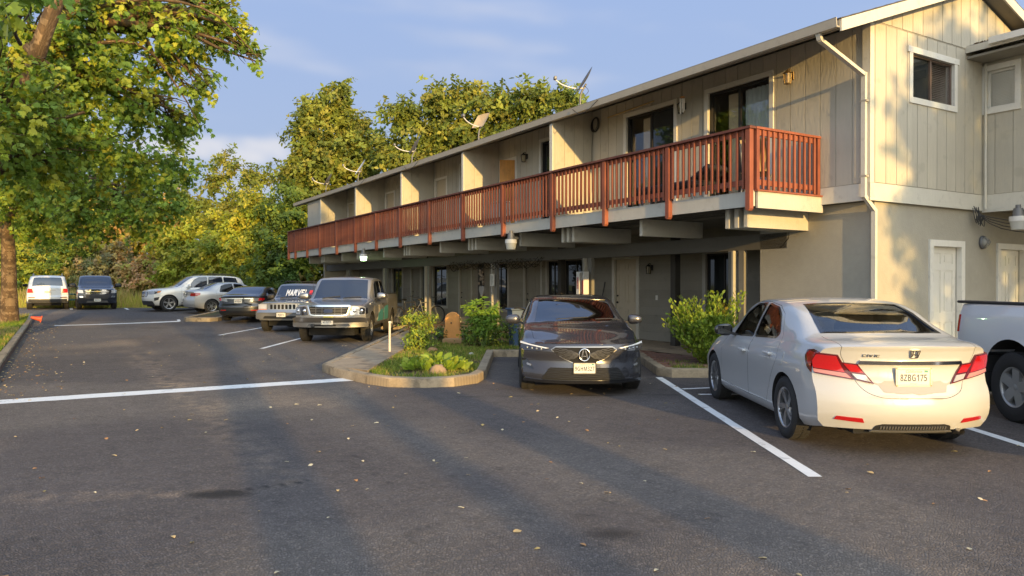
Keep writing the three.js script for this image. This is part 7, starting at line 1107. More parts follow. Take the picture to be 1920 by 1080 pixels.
bladeField('kerbside_weeds', 'low weeds behind the kerb in front of the white sedan', 6000, () => { const X = rr(2.8, 7.5), Z = rr(10.0, 13.9); const bx = X - 5.87, bz = Z - 12.09, d = bx * Wv[0] + bz * Wv[1], s = bx * U[0] + bz * U[1]; if (d > -0.1 && s > -0.1) return null; if (X < 5.2 && Z < 12.85) return null; if (fbm(X * 1.6, Z * 1.6, 8, 3) < -0.05) return null; return [X, Z, 0.105, 1, rnd() < 0.3 ? GP.dry : GP.fresh]; }, 0.04, 0.14, 0.12, GP.fresh, 0.7);
// ---------------------------------------------------------------- island planting
const bush = (label, clumps, pal, opt = {}) => shrub('bush', label, clumps, pal, { y: 0.11, cat: 'bush', size: 0.062, dens: 85, per: 7, stem: 0.012, spread: 0.8, leaf: LEAF.oval, ...opt });
bush('rounded green bush beside the concrete path', [[-2.1, 0.5, 17.0, 0.40], [-2.3, 0.82, 17.0, 0.30], [-1.98, 0.78, 17.2, 0.32], [-2.15, 0.35, 16.8, 0.42]], PAL.plane.concat(PAL.lime.slice(0, 2)));
bush('dense low bush right of the terracotta fountain', [[-0.95, 0.45, 17.6, 0.40], [-0.65, 0.62, 17.8, 0.36], [-0.55, 0.4, 17.4, 0.40], [-0.2, 0.5, 17.7, 0.36]], PAL.deep.concat(PAL.plane));
bush('small dark rose bush left of the terracotta fountain', [[-1.75, 0.4, 18.6, 0.26], [-1.65, 0.28, 18.5, 0.26]], PAL.deep, { size: 0.06, dens: 36 });
// tall lance-leaved plant
{ const g = thing('tall_leafy_plant', 'tall plant with drooping lance leaves beside the blue bin', 'plant', [-0.62, 0.11, -17.3]), st = [], list = []; for (let i = 0; i < 15; i++) { const a = rnd() * 6.28, top = V(Math.cos(a) * rr(0.1, 0.55), rr(0.85, 1.45) - 0.25 * Math.abs(Math.cos(a)), Math.sin(a) * rr(0.1, 0.4)), b = V(rr(-0.1, 0.1), 0, rr(-0.1, 0.1)); st.push(tube([b, b.clone().lerp(top, 0.5).add(V(0, 0.08, 0)), top], [0.012, 0.004], 5)); for (let k = 0; k < 46; k++) { const t = rr(0.3, 1.02), p = b.clone().lerp(top, t).add(V(0, 0.08 * Math.sin(t * 3), 0)), d = V(rr(-1, 1), rr(-0.8, 0.35), rr(-1, 1)).normalize(); list.push({ p, q: new THREE.Quaternion().setFromUnitVectors(UP, d).multiply(new THREE.Quaternion().setFromAxisAngle(UP, rnd() * 6.28)), s: rr(0.12, 0.22), c: mixCol([[0.22, 0.36, 0.05], [0.28, 0.42, 0.055], [0.16, 0.29, 0.045]]) }); } } mesh('stem', merge(st), mat([0.12, 0.16, 0.04], 0.8), g); leafCloud('foliage', LEAF.lance, LM, list, g); }
// wide feathery bush between the two sedans
{ const g = thing('feathery_bush', 'wide feathery green and yellow bush between the two sedans', 'bush', [3.62, 0.11, -13.6]), st = [], list = []; for (let i = 0; i < 60; i++) { const a = rnd() * 6.28, R = Math.sqrt(rnd()) * 0.86, h = (1.4 - 0.45 * R * R / 0.4) * rr(0.55, 1.0) + (i < 7 ? 0.3 : 0), b = V(rr(-0.12, 0.12), 0, rr(-0.12, 0.12)), top = V(Math.cos(a) * R * 1.1, h, Math.sin(a) * R * 0.8); st.push(tube([b, b.clone().lerp(top, 0.5).add(V(Math.cos(a) * 0.08, 0, 0)), top], [0.009, 0.003], 5)); const dry = rnd() < 0.22; for (let k = 0; k < 120; k++) { const t = Math.pow(rr(0.02, 1.05), 0.8), p = b.clone().lerp(top, t).add(V(rr(-0.09, 0.09), rr(-0.06, 0.06), rr(-0.09, 0.09))), d = top.clone().normalize().add(V(rr(-1, 1), rr(-0.3, 0.8), rr(-1, 1))).normalize(); list.push({ p, q: new THREE.Quaternion().setFromUnitVectors(UP, d).multiply(new THREE.Quaternion().setFromAxisAngle(UP, rnd() * 6.28)), s: rr(0.05, 0.095), c: mixCol(dry ? [[0.42, 0.33, 0.06], [0.32, 0.30, 0.05]] : [[0.26, 0.37, 0.045], [0.34, 0.42, 0.05], [0.20, 0.30, 0.045]]) }); } } mesh('stem', merge(st), mat([0.16, 0.14, 0.05], 0.8), g); leafCloud('foliage', LEAF.oval, LM, list, g); }
// broad-leaved clump with a stone
{ const g = thing('broad_leaf_plant', 'bright broad-leaved clump at the front of the island around a stone', 'plant', [-1.32, 0.11, -12.75]), list = []; for (let i = 0; i < 190; i++) { const a = rnd() * 6.28, R = Math.sqrt(rnd()) * 0.4, p = V(Math.cos(a) * R * 1.25, 0.03 + 0.22 * (1 - R / 0.5) * rnd(), Math.sin(a) * R * 0.7); const d = V(Math.cos(a) * 0.8, rr(0.3, 1.3), Math.sin(a) * 0.8).normalize(); list.push({ p, q: new THREE.Quaternion().setFromUnitVectors(UP, d).multiply(new THREE.Quaternion().setFromAxisAngle(UP, rnd() * 6.28)), s: rr(0.12, 0.2), c: mixCol([[0.34, 0.46, 0.05], [0.38, 0.46, 0.07], [0.26, 0.38, 0.05]]) }); } leafCloud('foliage', LEAF.broad, LM, list, g); }
// ---------------------------------------------------------------- small things on and around the building
const BT = B.rotation.y, toW = (s, y, d) => { const [X, Z] = bld(s, d); return [X, y, -Z]; };   // building coordinates to world
const onB = (name, label, cat, s, y, d, group, turn = 0) => thing(name, label, cat, toW(s, y, d), BT + turn, group);   // own axes as the building's
Object.assign(M, { lampGlass: phys([0.75, 0.68, 0.5], 0.1, { transmission: 0.7, thickness: 0 }), dishGrey: mat([0.16, 0.16, 0.165], 0.5, { metalness: 0.3 }), dishWhite: mat([0.60, 0.59, 0.57], 0.45), dishTan: mat([0.52, 0.38, 0.20], 0.5), terracotta: mat([0.60, 0.27, 0.075], 0.85, { map: rep(blotchTex, 0.4), bumpMap: rep(stuccoBump, 0.3), bumpScale: 0.004 }), blueBin: mat([0.055, 0.10, 0.19], 0.5), wire: mat([0.03, 0.03, 0.03], 0.6) });
// wall lanterns on the upper front wall (outwards is -z)
function lantern(label, s, y, d, black = false) {
  const g = onB('wall_lantern', label, 'wall lamp', s, y, d), m = black ? M.black : M.brass;
  mesh('back_plate', new RoundedBoxGeometry(0.09, 0.14, 0.02, 2, 0.006).translate(0, 0.06, -0.012), m, g); mesh('arm', tube([V(0, 0.1, -0.02), V(0, 0.17, -0.07), V(0, 0.16, -0.12)], 0.009, 6), m, g);
  mesh('cap', (() => { const c = new THREE.CylinderGeometry(0.012, 0.085, 0.06, 4); c.rotateY(Math.PI / 4); c.translate(0, 0.12, -0.12); return c; })(), m, g);
  mesh('lamp_glass', (() => { const c = new THREE.CylinderGeometry(0.066, 0.05, 0.17, 4); c.rotateY(Math.PI / 4); c.translate(0, 0.0, -0.12); return c; })(), M.lampGlass, g);
  const bars = []; for (let i = 0; i < 4; i++) { const a = i * Math.PI / 2 + Math.PI / 4; bars.push(tube([V(Math.sin(a) * 0.068, 0.088, -0.12 + Math.cos(a) * 0.068), V(Math.sin(a) * 0.052, -0.086, -0.12 + Math.cos(a) * 0.052)], 0.006, 4)); } bars.push(box(-0.042, 0.042, -0.1, -0.084, -0.162, -0.078)); mesh('cage', merge(bars), m, g); return g;
}
lantern('brass wall lantern right of the large sliding door', 1.42, 5.2, FRONT_D - 0.012);
lantern('dark wall lantern between the two near sliding doors', 4.05, 5.2, FRONT_D - 0.012, true);
lantern('dark wall lantern beside the orange door', 10.1, 5.05, FRONT_D - 0.012, true);
lantern('black hanging lantern by the cream ground floor door', 7.15, 1.95, LOW_D - 0.02, true);
// wind chime under the eave
{ const g = onB('wind_chime', 'white tube wind chime hanging from the eave', 'wind chime', 3.72, 5.0, -0.62); mesh('cord', tube([V(0, 0.34, 0), V(0, 0.8, 0)], 0.004, 4), M.wire, g); mesh('disc', new THREE.CylinderGeometry(0.05, 0.05, 0.012, 16).translate(0, 0.33, 0), M.doorOrange, g); for (let i = 0; i < 5; i++) { const a = i * 1.2566; mesh('tube', new THREE.CylinderGeometry(0.013, 0.013, 0.3 - 0.03 * i, 8).translate(Math.cos(a) * 0.04, 0.15 + 0.015 * i, Math.sin(a) * 0.04), M.trimWhite, g); } }
// cable coil and bamboo pole on the wall
{ const ts = []; for (let i = 0; i < 6; i++) { const t = new THREE.TorusGeometry(0.165 + 0.012 * Math.sin(i * 2.2), 0.008, 6, 30); t.scale(0.8, 1, 1); t.rotateZ(i * 0.1); t.translate(0, 0.008 * Math.cos(i), -0.02 - 0.01 * i); ts.push(t); } ts.push(tube([V(0.1, -0.1, -0.02), V(0.16, -0.6, -0.02), V(0.12, -1.6, -0.02)], 0.006, 5)); const o = mesh('cable_coil', merge(ts), M.wire); o.position.set(...toW(7.0, 5.42, FRONT_D - 0.014)); o.rotation.y = BT; tag(o, 'coil of black cable hung on the wall near the roof dish', 'cable'); }
{ const o = mesh('bamboo_pole', tube([V(0, 0, 0), V(1.6, -0.06, 0)], 0.014, 8), mat([0.48, 0.33, 0.13], 0.6)); o.position.set(...toW(4.95, 5.56, FRONT_D - 0.04)); o.rotation.y = BT; tag(o, 'thin bamboo pole fixed along the top of the wall', 'pole'); }
// satellite dishes
function dish(label, s, y, d, turn, m, r, square) {
  const g = onB('satellite_dish', label, 'satellite dish', s, y, d, null, turn), bowl = new THREE.SphereGeometry(1, 24, 8, 0, Math.PI * 2, 0, 0.62); bowl.scale(r / Math.sin(0.62), r * 0.75, r / Math.sin(0.62)); if (square) { const p = bowl.attributes.position; for (let i = 0; i < p.count; i++) { const x = p.getX(i), z = p.getZ(i), k = Math.hypot(x, z) / Math.max(Math.abs(x), Math.abs(z), 1e-6); p.setX(i, x * lerp(1, k, 0.8) * 0.75); p.setZ(i, z * lerp(1, k, 0.8) * 0.8); } }
  bowl.translate(0, -r * 0.75, 0); bowl.rotateX(Math.PI); bowl.rotateZ(Math.PI / 2 - 0.55); bowl.computeVertexNormals(); bowl.translate(0.12, 0.5, 0); mesh('reflector', bowl, m, g);
  mesh('mast', tube([V(0, -0.06, 0), V(0.02, 0.22, 0), V(0.14, 0.45, 0)], 0.022, 8), M.dishGrey, g); mesh('feed_arm', tube([V(0.12, 0.36, 0), V(-0.1, 0.34, 0), V(-0.42, 0.42, 0), V(-0.56, 0.52, 0)], 0.016, 6), M.dishWhite, g); mesh('receiver', new RoundedBoxGeometry(0.07, 0.08, 0.12, 2, 0.02).translate(-0.57, 0.56, 0), M.dishGrey, g); mesh('foot', new RoundedBoxGeometry(0.16, 0.02, 0.14, 2, 0.005).translate(0, -0.07, 0), M.dishGrey, g); mesh('cable', tube([V(0.1, 0.4, 0.03), V(0.18, 0.28, 0.06), V(0.1, 0.15, 0.05), V(0.16, 0.05, 0.03), V(0.0, -0.04, 0.06)], 0.006, 5), M.wire, g); return g;
}
const roofY = (d) => EAVE_Y + SLOPE * (d - EAVE_D) + 0.15;
dish('large dark grey satellite dish on the near part of the roof edge', 6.35, roofY(-1.2), -1.2, -2.0, M.dishGrey, 0.36);
dish('tan squarish satellite dish on the roof edge', 11.1, roofY(-1.2), -1.2, -1.35, M.dishTan, 0.33, true);
dish('slim grey satellite dish in front of the oak crown', 15.7, roofY(-1.2), -1.2, -2.05, M.dishGrey, 0.33);
dish('round white satellite dish on the far part of the roof', 20.9, roofY(-1.2), -1.2, -1.75, M.dishWhite, 0.36);
dish('small dish at the far end of the roof edge', 25.0, roofY(-1.2), -1.2, -2.0, M.dishGrey, 0.32);
{ const o = mesh('loose_cables', merge([[20.9, 1.6], [15.6, 1.1], [6.2, 0.9]].map(([s, L]) => tube([V(s, EAVE_Y + 0.02, EAVE_D - 0.13), V(s - L * 0.3, EAVE_Y - 0.13, EAVE_D - 0.15), V(s - L * 0.7, EAVE_Y - 0.1, EAVE_D - 0.15), V(s - L, EAVE_Y + 0.04, EAVE_D - 0.13)], 0.008, 5))), M.wire, B); void o; }
// barn-style yard lights
function yardLight(label, s, y, d, lit, k = 1) {
  const g = onB('yard_light', label, 'lamp', s, y, d); mesh('ballast', new THREE.CylinderGeometry(0.06 * k, 0.075 * k, 0.12 * k, 16).translate(0, 0.1 * k, 0), M.dishGrey, g); mesh('collar', new THREE.CylinderGeometry(0.115 * k, 0.115 * k, 0.07 * k, 24).translate(0, 0.005 * k, 0), M.dishWhite, g); mesh('photocell', new THREE.CylinderGeometry(0.035 * k, 0.035 * k, 0.05 * k, 12).translate(0, 0.185 * k, 0), M.dishGrey, g); mesh('bracket', box(-0.02, 0.02, 0.05 * k, 0.1 * k, 0, 0.2 * k), M.dishGrey, g);
  const refr = new THREE.CylinderGeometry(0.11 * k, 0.085 * k, 0.12 * k, 24, 1, true).translate(0, -0.09 * k, 0);
  mesh('lamp_lens', refr, lit ? mat([0.8, 0.85, 0.75], 0.4, { emissive: lin(0.75, 1.0, 0.62), emissiveIntensity: 1.6 }) : phys([0.7, 0.7, 0.66], 0.25, { transmission: 0.4, thickness: 0 }), g);
  if (lit) { const p = new THREE.PointLight(new THREE.Color().setRGB(0.55, 1.0, 0.42), 0.5); p.position.set(0, -0.2, -0.05); p.castShadow = true; g.add(p); } return g;
}
yardLight('unlit yard light under the balcony edge', 8.15, 2.62, BAL_D + 0.02, false, 1.25); yardLight('lit yard light with greenish glow under the balcony edge', 18.3, 2.62, BAL_D + 0.02, true, 1.2);
yardLight('large yard light under the projecting wing at the frame edge', -0.75, 2.72, 3.0, false, 1.2);
// bulkhead lamp between the utility doors, cable bundle under the wing
{ const g = onB('bulkhead_lamp', 'round grey bulkhead lamp on the stucco between the white doors', 'lamp', -0.0, 2.36, 3.28); mesh('housing', new THREE.SphereGeometry(0.1, 20, 12).scale(0.55, 1.25, 1).translate(-0.03, 0, 0), M.dishGrey, g); mesh('lamp_lens', new THREE.SphereGeometry(0.085, 20, 12).scale(0.7, 1.15, 0.9).translate(-0.07, 0, 0.0), phys([0.5, 0.48, 0.42], 0.3, { transmission: 0.4, thickness: 0 }), g); const ring = []; for (let i = -1; i <= 1; i++) ring.push(tube([V(-0.05, 0.11, i * 0.04), V(-0.14, 0, i * 0.05), V(-0.05, -0.11, i * 0.04)], 0.006, 5)); mesh('cage', merge(ring), M.dishGrey, g); }
{ const ts = []; for (let i = 0; i < 9; i++) { const a = rr(2.75, 3.05); ts.push(tube([V(-0.1, rr(2.9, 3.0), a), V(-0.16, rr(2.72, 2.85), a + rr(-0.12, 0.12)), V(-0.14, rr(2.62, 2.8), a + rr(-0.1, 0.2)), V(-0.13, rr(2.78, 2.9), a + rr(0, 0.25))], 0.007, 5)); } for (let i = 0; i < 4; i++) ts.push(tube([V(-0.1, 2.86, 3.0), V(-0.3, 2.78 - 0.05 * i, 3.15), V(-1.3, 2.62 - 0.05 * i, 3.2), V(-2.6, 2.84, 3.15)], 0.008, 5)); const o = mesh('cable_bundle', merge(ts), M.wire); o.position.set(5.87, 0, -12.09); o.rotation.y = BT; tag(o, 'tangle of black cables under the wing corner', 'cable'); }
// fire extinguisher cabinet on the post
{ const g = onB('extinguisher_cabinet', 'white fire extinguisher cabinet with red lettering on the post', 'cabinet', 7.62, 1.28, -0.1); mesh('case', merge([box(-0.15, 0.15, 0, 0.02, -0.16, 0.0), box(-0.15, 0.15, 0.6, 0.62, -0.16, 0), box(-0.15, -0.13, 0.02, 0.6, -0.16, 0), box(0.03, 0.15, 0.02, 0.6, -0.16, -0.14), box(0.13, 0.15, 0.02, 0.6, -0.14, 0), box(-0.13, 0.13, 0.02, 0.6, -0.02, 0)]), mat([0.72, 0.70, 0.66], 0.5), g); mesh('extinguisher', new THREE.CylinderGeometry(0.05, 0.05, 0.36, 16).translate(-0.05, 0.22, -0.08), mat([0.5, 0.03, 0.02], 0.35), g); mesh('valve', new THREE.CylinderGeometry(0.015, 0.03, 0.08, 10).translate(-0.05, 0.44, -0.08), M.black, g);
  const t = canvasTex(96, 256, (c, w, h) => { c.fillStyle = '#b3261e'; c.fillRect(0, 0, w, h); c.fillStyle = '#f2ede2'; c.fillRect(8, 8, w - 16, h - 16); c.fillStyle = '#b3261e'; c.fillRect(16, 16, w - 32, h - 32); c.fillStyle = '#f2ede2'; c.font = 'bold 54px sans-serif'; c.textAlign = 'center'; ['F', 'I', 'R', 'E'].forEach((l, i) => c.fillText(l, w / 2, 70 + i * 52)); }); const q = new THREE.PlaneGeometry(0.075, 0.3); q.rotateY(Math.PI); q.translate(0.09, 0.34, -0.163); mesh('label', q, mat([0.8, 0.8, 0.8], 0.6, { map: t }), g); }
// notice, hanging ornament, ring wreath, light switch
{ const t = canvasTex(128, 192, (c, w, h) => { c.fillStyle = '#e8e4da'; c.fillRect(0, 0, w, h); c.fillStyle = '#77736a'; for (let i = 0; i < 9; i++) c.fillRect(16, 22 + i * 18, 60 + ((i * 29) % 38), 6); }); const o = onB('paper_notice', 'white paper notice on the post', 'notice', 12.3, 1.55, -0.075); const q = new THREE.PlaneGeometry(0.24, 0.34); q.rotateY(Math.PI); mesh('sheet', q.translate(0, 0.17, -0.003), mat([0.8, 0.8, 0.78], 0.8, { map: t }), o); mesh('board', box(-0.125, 0.125, -0.01, 0.35, -0.001, 0.012), M.trimWhite, o); }
{ const g = onB('hanging_ornament', 'hanging string of shells and a grey heart under the beam', 'ornament', 13.0, 1.25, -0.05), s = []; for (let i = 0; i < 26; i++) s.push(new THREE.SphereGeometry(rr(0.025, 0.05), 8, 6).translate(rr(-0.08, 0.08), 0.35 + i * 0.018, rr(-0.06, 0.06))); mesh('shells', merge(s), mat([0.24, 0.19, 0.14], 0.8), g).userData.kind = 'stuff'; const hs = new THREE.Shape(); hs.moveTo(0, -0.18); hs.bezierCurveTo(-0.24, 0.02, -0.14, 0.2, 0, 0.1); hs.bezierCurveTo(0.14, 0.2, 0.24, 0.02, 0, -0.18); mesh('heart', new THREE.ExtrudeGeometry(hs, { depth: 0.03, bevelEnabled: true, bevelSize: 0.012, bevelThickness: 0.012, bevelSegments: 2 }).translate(0, 0.15, 0), mat([0.30, 0.28, 0.25], 0.8), g); mesh('cord', tube([V(0, 0.3, 0), V(0, 1.0, 0)], 0.004, 4), M.wire, g); }
{ const ts = []; for (let k = 0; k < 3; k++) for (let i = 0; i < 7; i++) { const s0 = 9.6 + i * 0.75 + k * 0.2; ts.push(tube([V(s0, 2.26 - 0.02 * k, -0.05), V(s0 + 0.37, 2.12 - rr(0, 0.12), -0.07), V(s0 + 0.75, 2.26, -0.05)], 0.01, 4)); } const o = mesh('vine', merge(ts), mat([0.035, 0.03, 0.02], 0.95)); o.position.set(5.87, 0, -12.09); o.rotation.y = BT; tag(o, 'dry vine strung along the beam beneath the balcony', 'vine'); const list = []; for (let i = 0; i < 420; i++) list.push({ p: V(rr(9.6, 15.2), 2.22 + rr(-0.16, 0.1), -0.06 + rr(-0.06, 0.04)), q: new THREE.Quaternion().setFromEuler(new THREE.Euler(rnd() * 6, rnd() * 6, rnd() * 6)), s: rr(0.03, 0.06), c: mixCol([[0.05, 0.05, 0.02], [0.08, 0.06, 0.03]]) }); leafCloud('foliage', LEAF.oval, LM, list, o); }
{ const g = onB('light_switch', 'cream light switch plate beside the cream door', 'switch', 6.98, 1.25, LOW_D - 0.02); mesh('plate', new RoundedBoxGeometry(0.08, 0.12, 0.008, 2, 0.003), M.trimWhite, g); mesh('rocker', new RoundedBoxGeometry(0.03, 0.05, 0.01, 2, 0.003).translate(0, 0, -0.006), M.doorWhite, g); }
// broom and mop leaning on the lower wall, red crate
{ const g = onB('broom', 'dark broom leaning against the siding by the cream door', 'broom', 9.15, 0.155, LOW_D - 0.25); mesh('handle', tube([V(0, 0.2, 0), V(-0.12, 1.5, 0.2)], 0.014, 8), M.black, g); mesh('head', new RoundedBoxGeometry(0.3, 0.2, 0.06, 2, 0.02).translate(0.0, 0.1, 0), M.darkPost, g); }
{ const g = onB('mop', 'black-handled mop standing behind the terracotta fountain', 'mop', 14.6, 0.155, LOW_D - 0.3); mesh('handle', tube([V(0, 0.2, 0), V(-0.05, 1.55, 0.22)], 0.013, 8), M.black, g); mesh('head', new THREE.ConeGeometry(0.11, 0.25, 12).translate(0, 0.12, 0), M.darkPost, g); }
{ const g = onB('red_box', 'small red box on the walkway behind the grey sedan', 'box', 10.7, 0.155, 0.9); mesh('case', new RoundedBoxGeometry(0.34, 0.62, 0.3, 3, 0.03).translate(0, 0.31, 0), mat([0.42, 0.05, 0.03], 0.5), g); mesh('lid', new RoundedBoxGeometry(0.37, 0.06, 0.33, 3, 0.02).translate(0, 0.64, 0), mat([0.35, 0.04, 0.03], 0.5), g); }
// blue bin
{ const g = thing('blue_bin', 'blue plastic bin half hidden by the tall plant', 'bin', [0.14, 0.112, -17.9]); const b = new THREE.CylinderGeometry(0.29, 0.23, 0.86, 4, 1); b.rotateY(Math.PI / 4 + 0.3); b.translate(0, 0.43, 0); mesh('tub', toCreasedNormals(b, 0.5), M.blueBin, g); const l = new RoundedBoxGeometry(0.5, 0.05, 0.5, 3, 0.02); l.rotateY(0.3); l.translate(0, 0.885, 0); mesh('lid', l, mat([0.045, 0.08, 0.15], 0.5), g); mesh('handle', tube([V(-0.18, 0.88, 0.25), V(0, 0.92, 0.3), V(0.18, 0.88, 0.25)], 0.014, 6), M.black, g); }
// terracotta wall fountain on its plinth, stones
{ const g = thing('garden_fountain', 'orange terracotta arched garden fountain standing on the island', 'fountain', [-1.48, 0.11, -18.6]); const o = []; for (let i = 0; i <= 20; i++) { const a = Math.PI * i / 20; o.push([Math.cos(a) * 0.165, 0.60 + Math.sin(a) * 0.17]); } o.push([-0.165, 0.42], [-0.205, 0.28], [-0.2, 0.16], [-0.17, 0.12], [0.17, 0.12], [0.2, 0.16], [0.205, 0.28], [0.165, 0.42]); mesh('body', extrude(o, 0.17, 0.02).translate(0, 0, -0.1), M.terracotta, g); mesh('ledge', new RoundedBoxGeometry(0.41, 0.03, 0.12, 2, 0.012).translate(0, 0.585, -0.02), M.terracotta, g); mesh('plinth', new RoundedBoxGeometry(0.5, 0.16, 0.36, 3, 0.04).translate(0, 0.07, 0), mat([0.36, 0.22, 0.11], 0.95, { map: rep(blotchTex, 0.5) }), g); mesh('spout', new THREE.SphereGeometry(0.02, 8, 6).translate(-0.03, 0.52, 0.1), M.black, g); }
function stoneAt(label, X, Z, r, c, y = 0.11, sc = [1, 0.7, 0.8]) { const g = new THREE.IcosahedronGeometry(r, 3), p = g.attributes.position; for (let i = 0; i < p.count; i++) { const v = V(p.getX(i), p.getY(i), p.getZ(i)), k = (1 - 0.3 * Math.max(0, v.y / r)) * (1 + 0.3 * noise3.noise(v.x * 3 / r * 0.4 + X + 7, v.y * 3 / r * 0.4, v.z * 3 / r * 0.4 + Z)) + 0.1 * noise3.noise(v.x * 3 / r, v.y * 3 / r, v.z * 3 / r); p.setXYZ(i, v.x * k * sc[0], v.y * k * sc[1], v.z * k * sc[2]); } const q = mergeVertices(g.deleteAttribute('normal').deleteAttribute('uv'), 1e-4); q.computeVertexNormals(); const o = mesh('stone', metricUV(q), mat(c, 0.95, { map: rep(blotchTex, 0.3), bumpMap: rep(stuccoBump, 0.2), bumpScale: 0.006 })); o.position.set(X, y + r * sc[1] * 0.5, -Z); return tag(o, label, 'stone'); }
stoneAt('pinkish pointed stone in the broad-leaved clump', -1.24, 12.42, 0.15, [0.30, 0.215, 0.145], 0.06, [0.95, 1.1, 0.55]); stoneAt('orange-brown stone at the foot of the rounded bush', -1.75, 16.3, 0.12, [0.34, 0.19, 0.09]); stoneAt('small pale stone on the island grass', -0.85, 15.6, 0.06, [0.5, 0.48, 0.42]);
// white stake beside the path
{ const g = thing('path_marker', 'slim white stake at the edge of the path', 'stake', [-2.62, 0.105, -16.0]); mesh('stake', box(-0.02, 0.02, 0, 0.66, -0.02, 0.02), mat([0.62, 0.54, 0.44], 0.8, { map: rep(paintTex, 0.4) }), g); mesh('cap', box(-0.024, 0.024, 0.66, 0.69, -0.024, 0.024), M.trimWhite, g); }
// flower pot with blossoms
{ const g = thing('flower_pot', 'dark pot with red blossoms left of the fountain', 'flower pot', [-1.85, 0.11, -19.6]); mesh('pot', new THREE.LatheGeometry([[0, 0], [0.12, 0], [0.16, 0.22], [0.18, 0.24], [0.16, 0.25], [0.0, 0.24]].map((p) => new THREE.Vector2(...p)), 20), mat([0.07, 0.09, 0.06], 0.7), g); const l = []; for (let i = 0; i < 70; i++) l.push({ p: V(rr(-0.16, 0.16), rr(0.24, 0.42), rr(-0.16, 0.16)), q: new THREE.Quaternion().setFromEuler(new THREE.Euler(rnd() * 6, rnd() * 6, rnd() * 6)), s: rr(0.05, 0.09), c: rnd() < 0.18 ? [0.5, 0.06, 0.03] : mixCol(PAL.deep) }); leafCloud('foliage', LEAF.oval, LM, l, g); }
// bicycles parked under the balcony
function bicycle(label, X, Z, turn, c) {
  const g = thing('bicycle', label, 'bicycle', [X, 0.155, -Z], turn, null), m = mat(c, 0.4), wheel = (x) => { const w = new THREE.Group(); w.name = 'wheel'; w.position.set(x, 0.33, 0); g.add(w); mesh('tyre', new THREE.TorusGeometry(0.32, 0.022, 8, 36), CM.tyre, w); const sp = []; for (let i = 0; i < 18; i++) { const a = i / 18 * 6.283; sp.push(tube([V(0, 0, 0.02), V(Math.cos(a) * 0.3, Math.sin(a) * 0.3, 0)], 0.002, 3)); } mesh('spokes', merge(sp), CM.steel, w); mesh('hub', new THREE.CylinderGeometry(0.025, 0.025, 0.09, 10).rotateX(Math.PI / 2), CM.steel, w); };
  wheel(-0.52); wheel(0.52); const bb = V(-0.05, 0.3, 0), st = V(-0.18, 0.78, 0), hd = V(0.36, 0.82, 0), hl = V(0.39, 0.7, 0), ra = V(-0.52, 0.33, 0), fa = V(0.52, 0.33, 0);
  mesh('frame', merge([tube([bb, st], 0.018, 7), tube([st, hd], 0.018, 7), tube([bb, hl], 0.02, 7), tube([hd, hl], 0.022, 7), tube([ra, bb], 0.012, 6), tube([ra, st], 0.012, 6), tube([hl, fa], 0.014, 6)]), m, g); mesh('saddle', new THREE.SphereGeometry(0.13, 14, 8).scale(1, 0.3, 0.55).translate(-0.21, 0.9, 0), M.black, g); mesh('seat_post', tube([st, V(-0.21, 0.88, 0)], 0.014, 6), CM.steel, g); mesh('handlebar', tube([V(0.28, 1.02, -0.28), V(0.38, 0.98, -0.12), V(0.34, 0.97, 0), V(0.38, 0.98, 0.12), V(0.28, 1.02, 0.28)], 0.013, 6), M.black, g); mesh('crank', merge([new THREE.CylinderGeometry(0.09, 0.09, 0.008, 20).rotateX(Math.PI / 2).translate(-0.05, 0.3, 0.05), tube([V(-0.05, 0.3, 0.07), V(0.08, 0.2, 0.07)], 0.01, 5), tube([V(-0.05, 0.3, -0.07), V(-0.18, 0.4, -0.07)], 0.01, 5)]), CM.alloyDark, g); return g;
}
bicycle('dark bicycle with a front basket behind the silver pickup bed', -3.65, 26.2, 1.0, [0.05, 0.05, 0.055]); bicycle('grey bicycle leaning beside the dark bicycle under the balcony', -3.1, 26.6, 0.7, [0.14, 0.15, 0.16]);
// traffic cone on its side by the trunk, picnic table
{ const g = thing('traffic_cone', 'orange traffic cone lying on its side by the plane tree trunk', 'traffic cone', [-18.55, 0.22, -29.4], 0.6); const c = new THREE.LatheGeometry([[0.025, 0.36], [0.04, 0.345], [0.10, 0.03], [0.10, 0]].map((p) => new THREE.Vector2(...p)), 20); c.rotateZ(Math.PI / 2 - 0.24); mesh('cone', c, mat([0.55, 0.075, 0.03], 0.6), g); const f = new RoundedBoxGeometry(0.27, 0.03, 0.27, 2, 0.01); f.rotateZ(Math.PI / 2 - 0.24); mesh('foot', f, mat([0.62, 0.09, 0.03], 0.6), g); }
{ const g = thing('picnic_table', 'small teal picnic table between the two far vehicles', 'table', [-24.6, 0.28, -42.3], 0.3), t = mat([0.02, 0.20, 0.21], 0.5); mesh('table_top', new RoundedBoxGeometry(1.3, 0.06, 0.7, 2, 0.02).translate(0, 0.76, 0), t, g); for (const s of [-1, 1]) { mesh('bench', new RoundedBoxGeometry(1.3, 0.05, 0.25, 2, 0.02).translate(0, 0.44, s * 0.72), t, g); mesh('leg', merge([tube([V(s * 0.6, 0.74, 0), V(s * 0.6, 0.0, 0.0)], 0.04, 8), tube([V(s * 0.6, 0.42, -0.7), V(s * 0.6, 0.42, 0.7)], 0.03, 8)]), M.black, g); } }
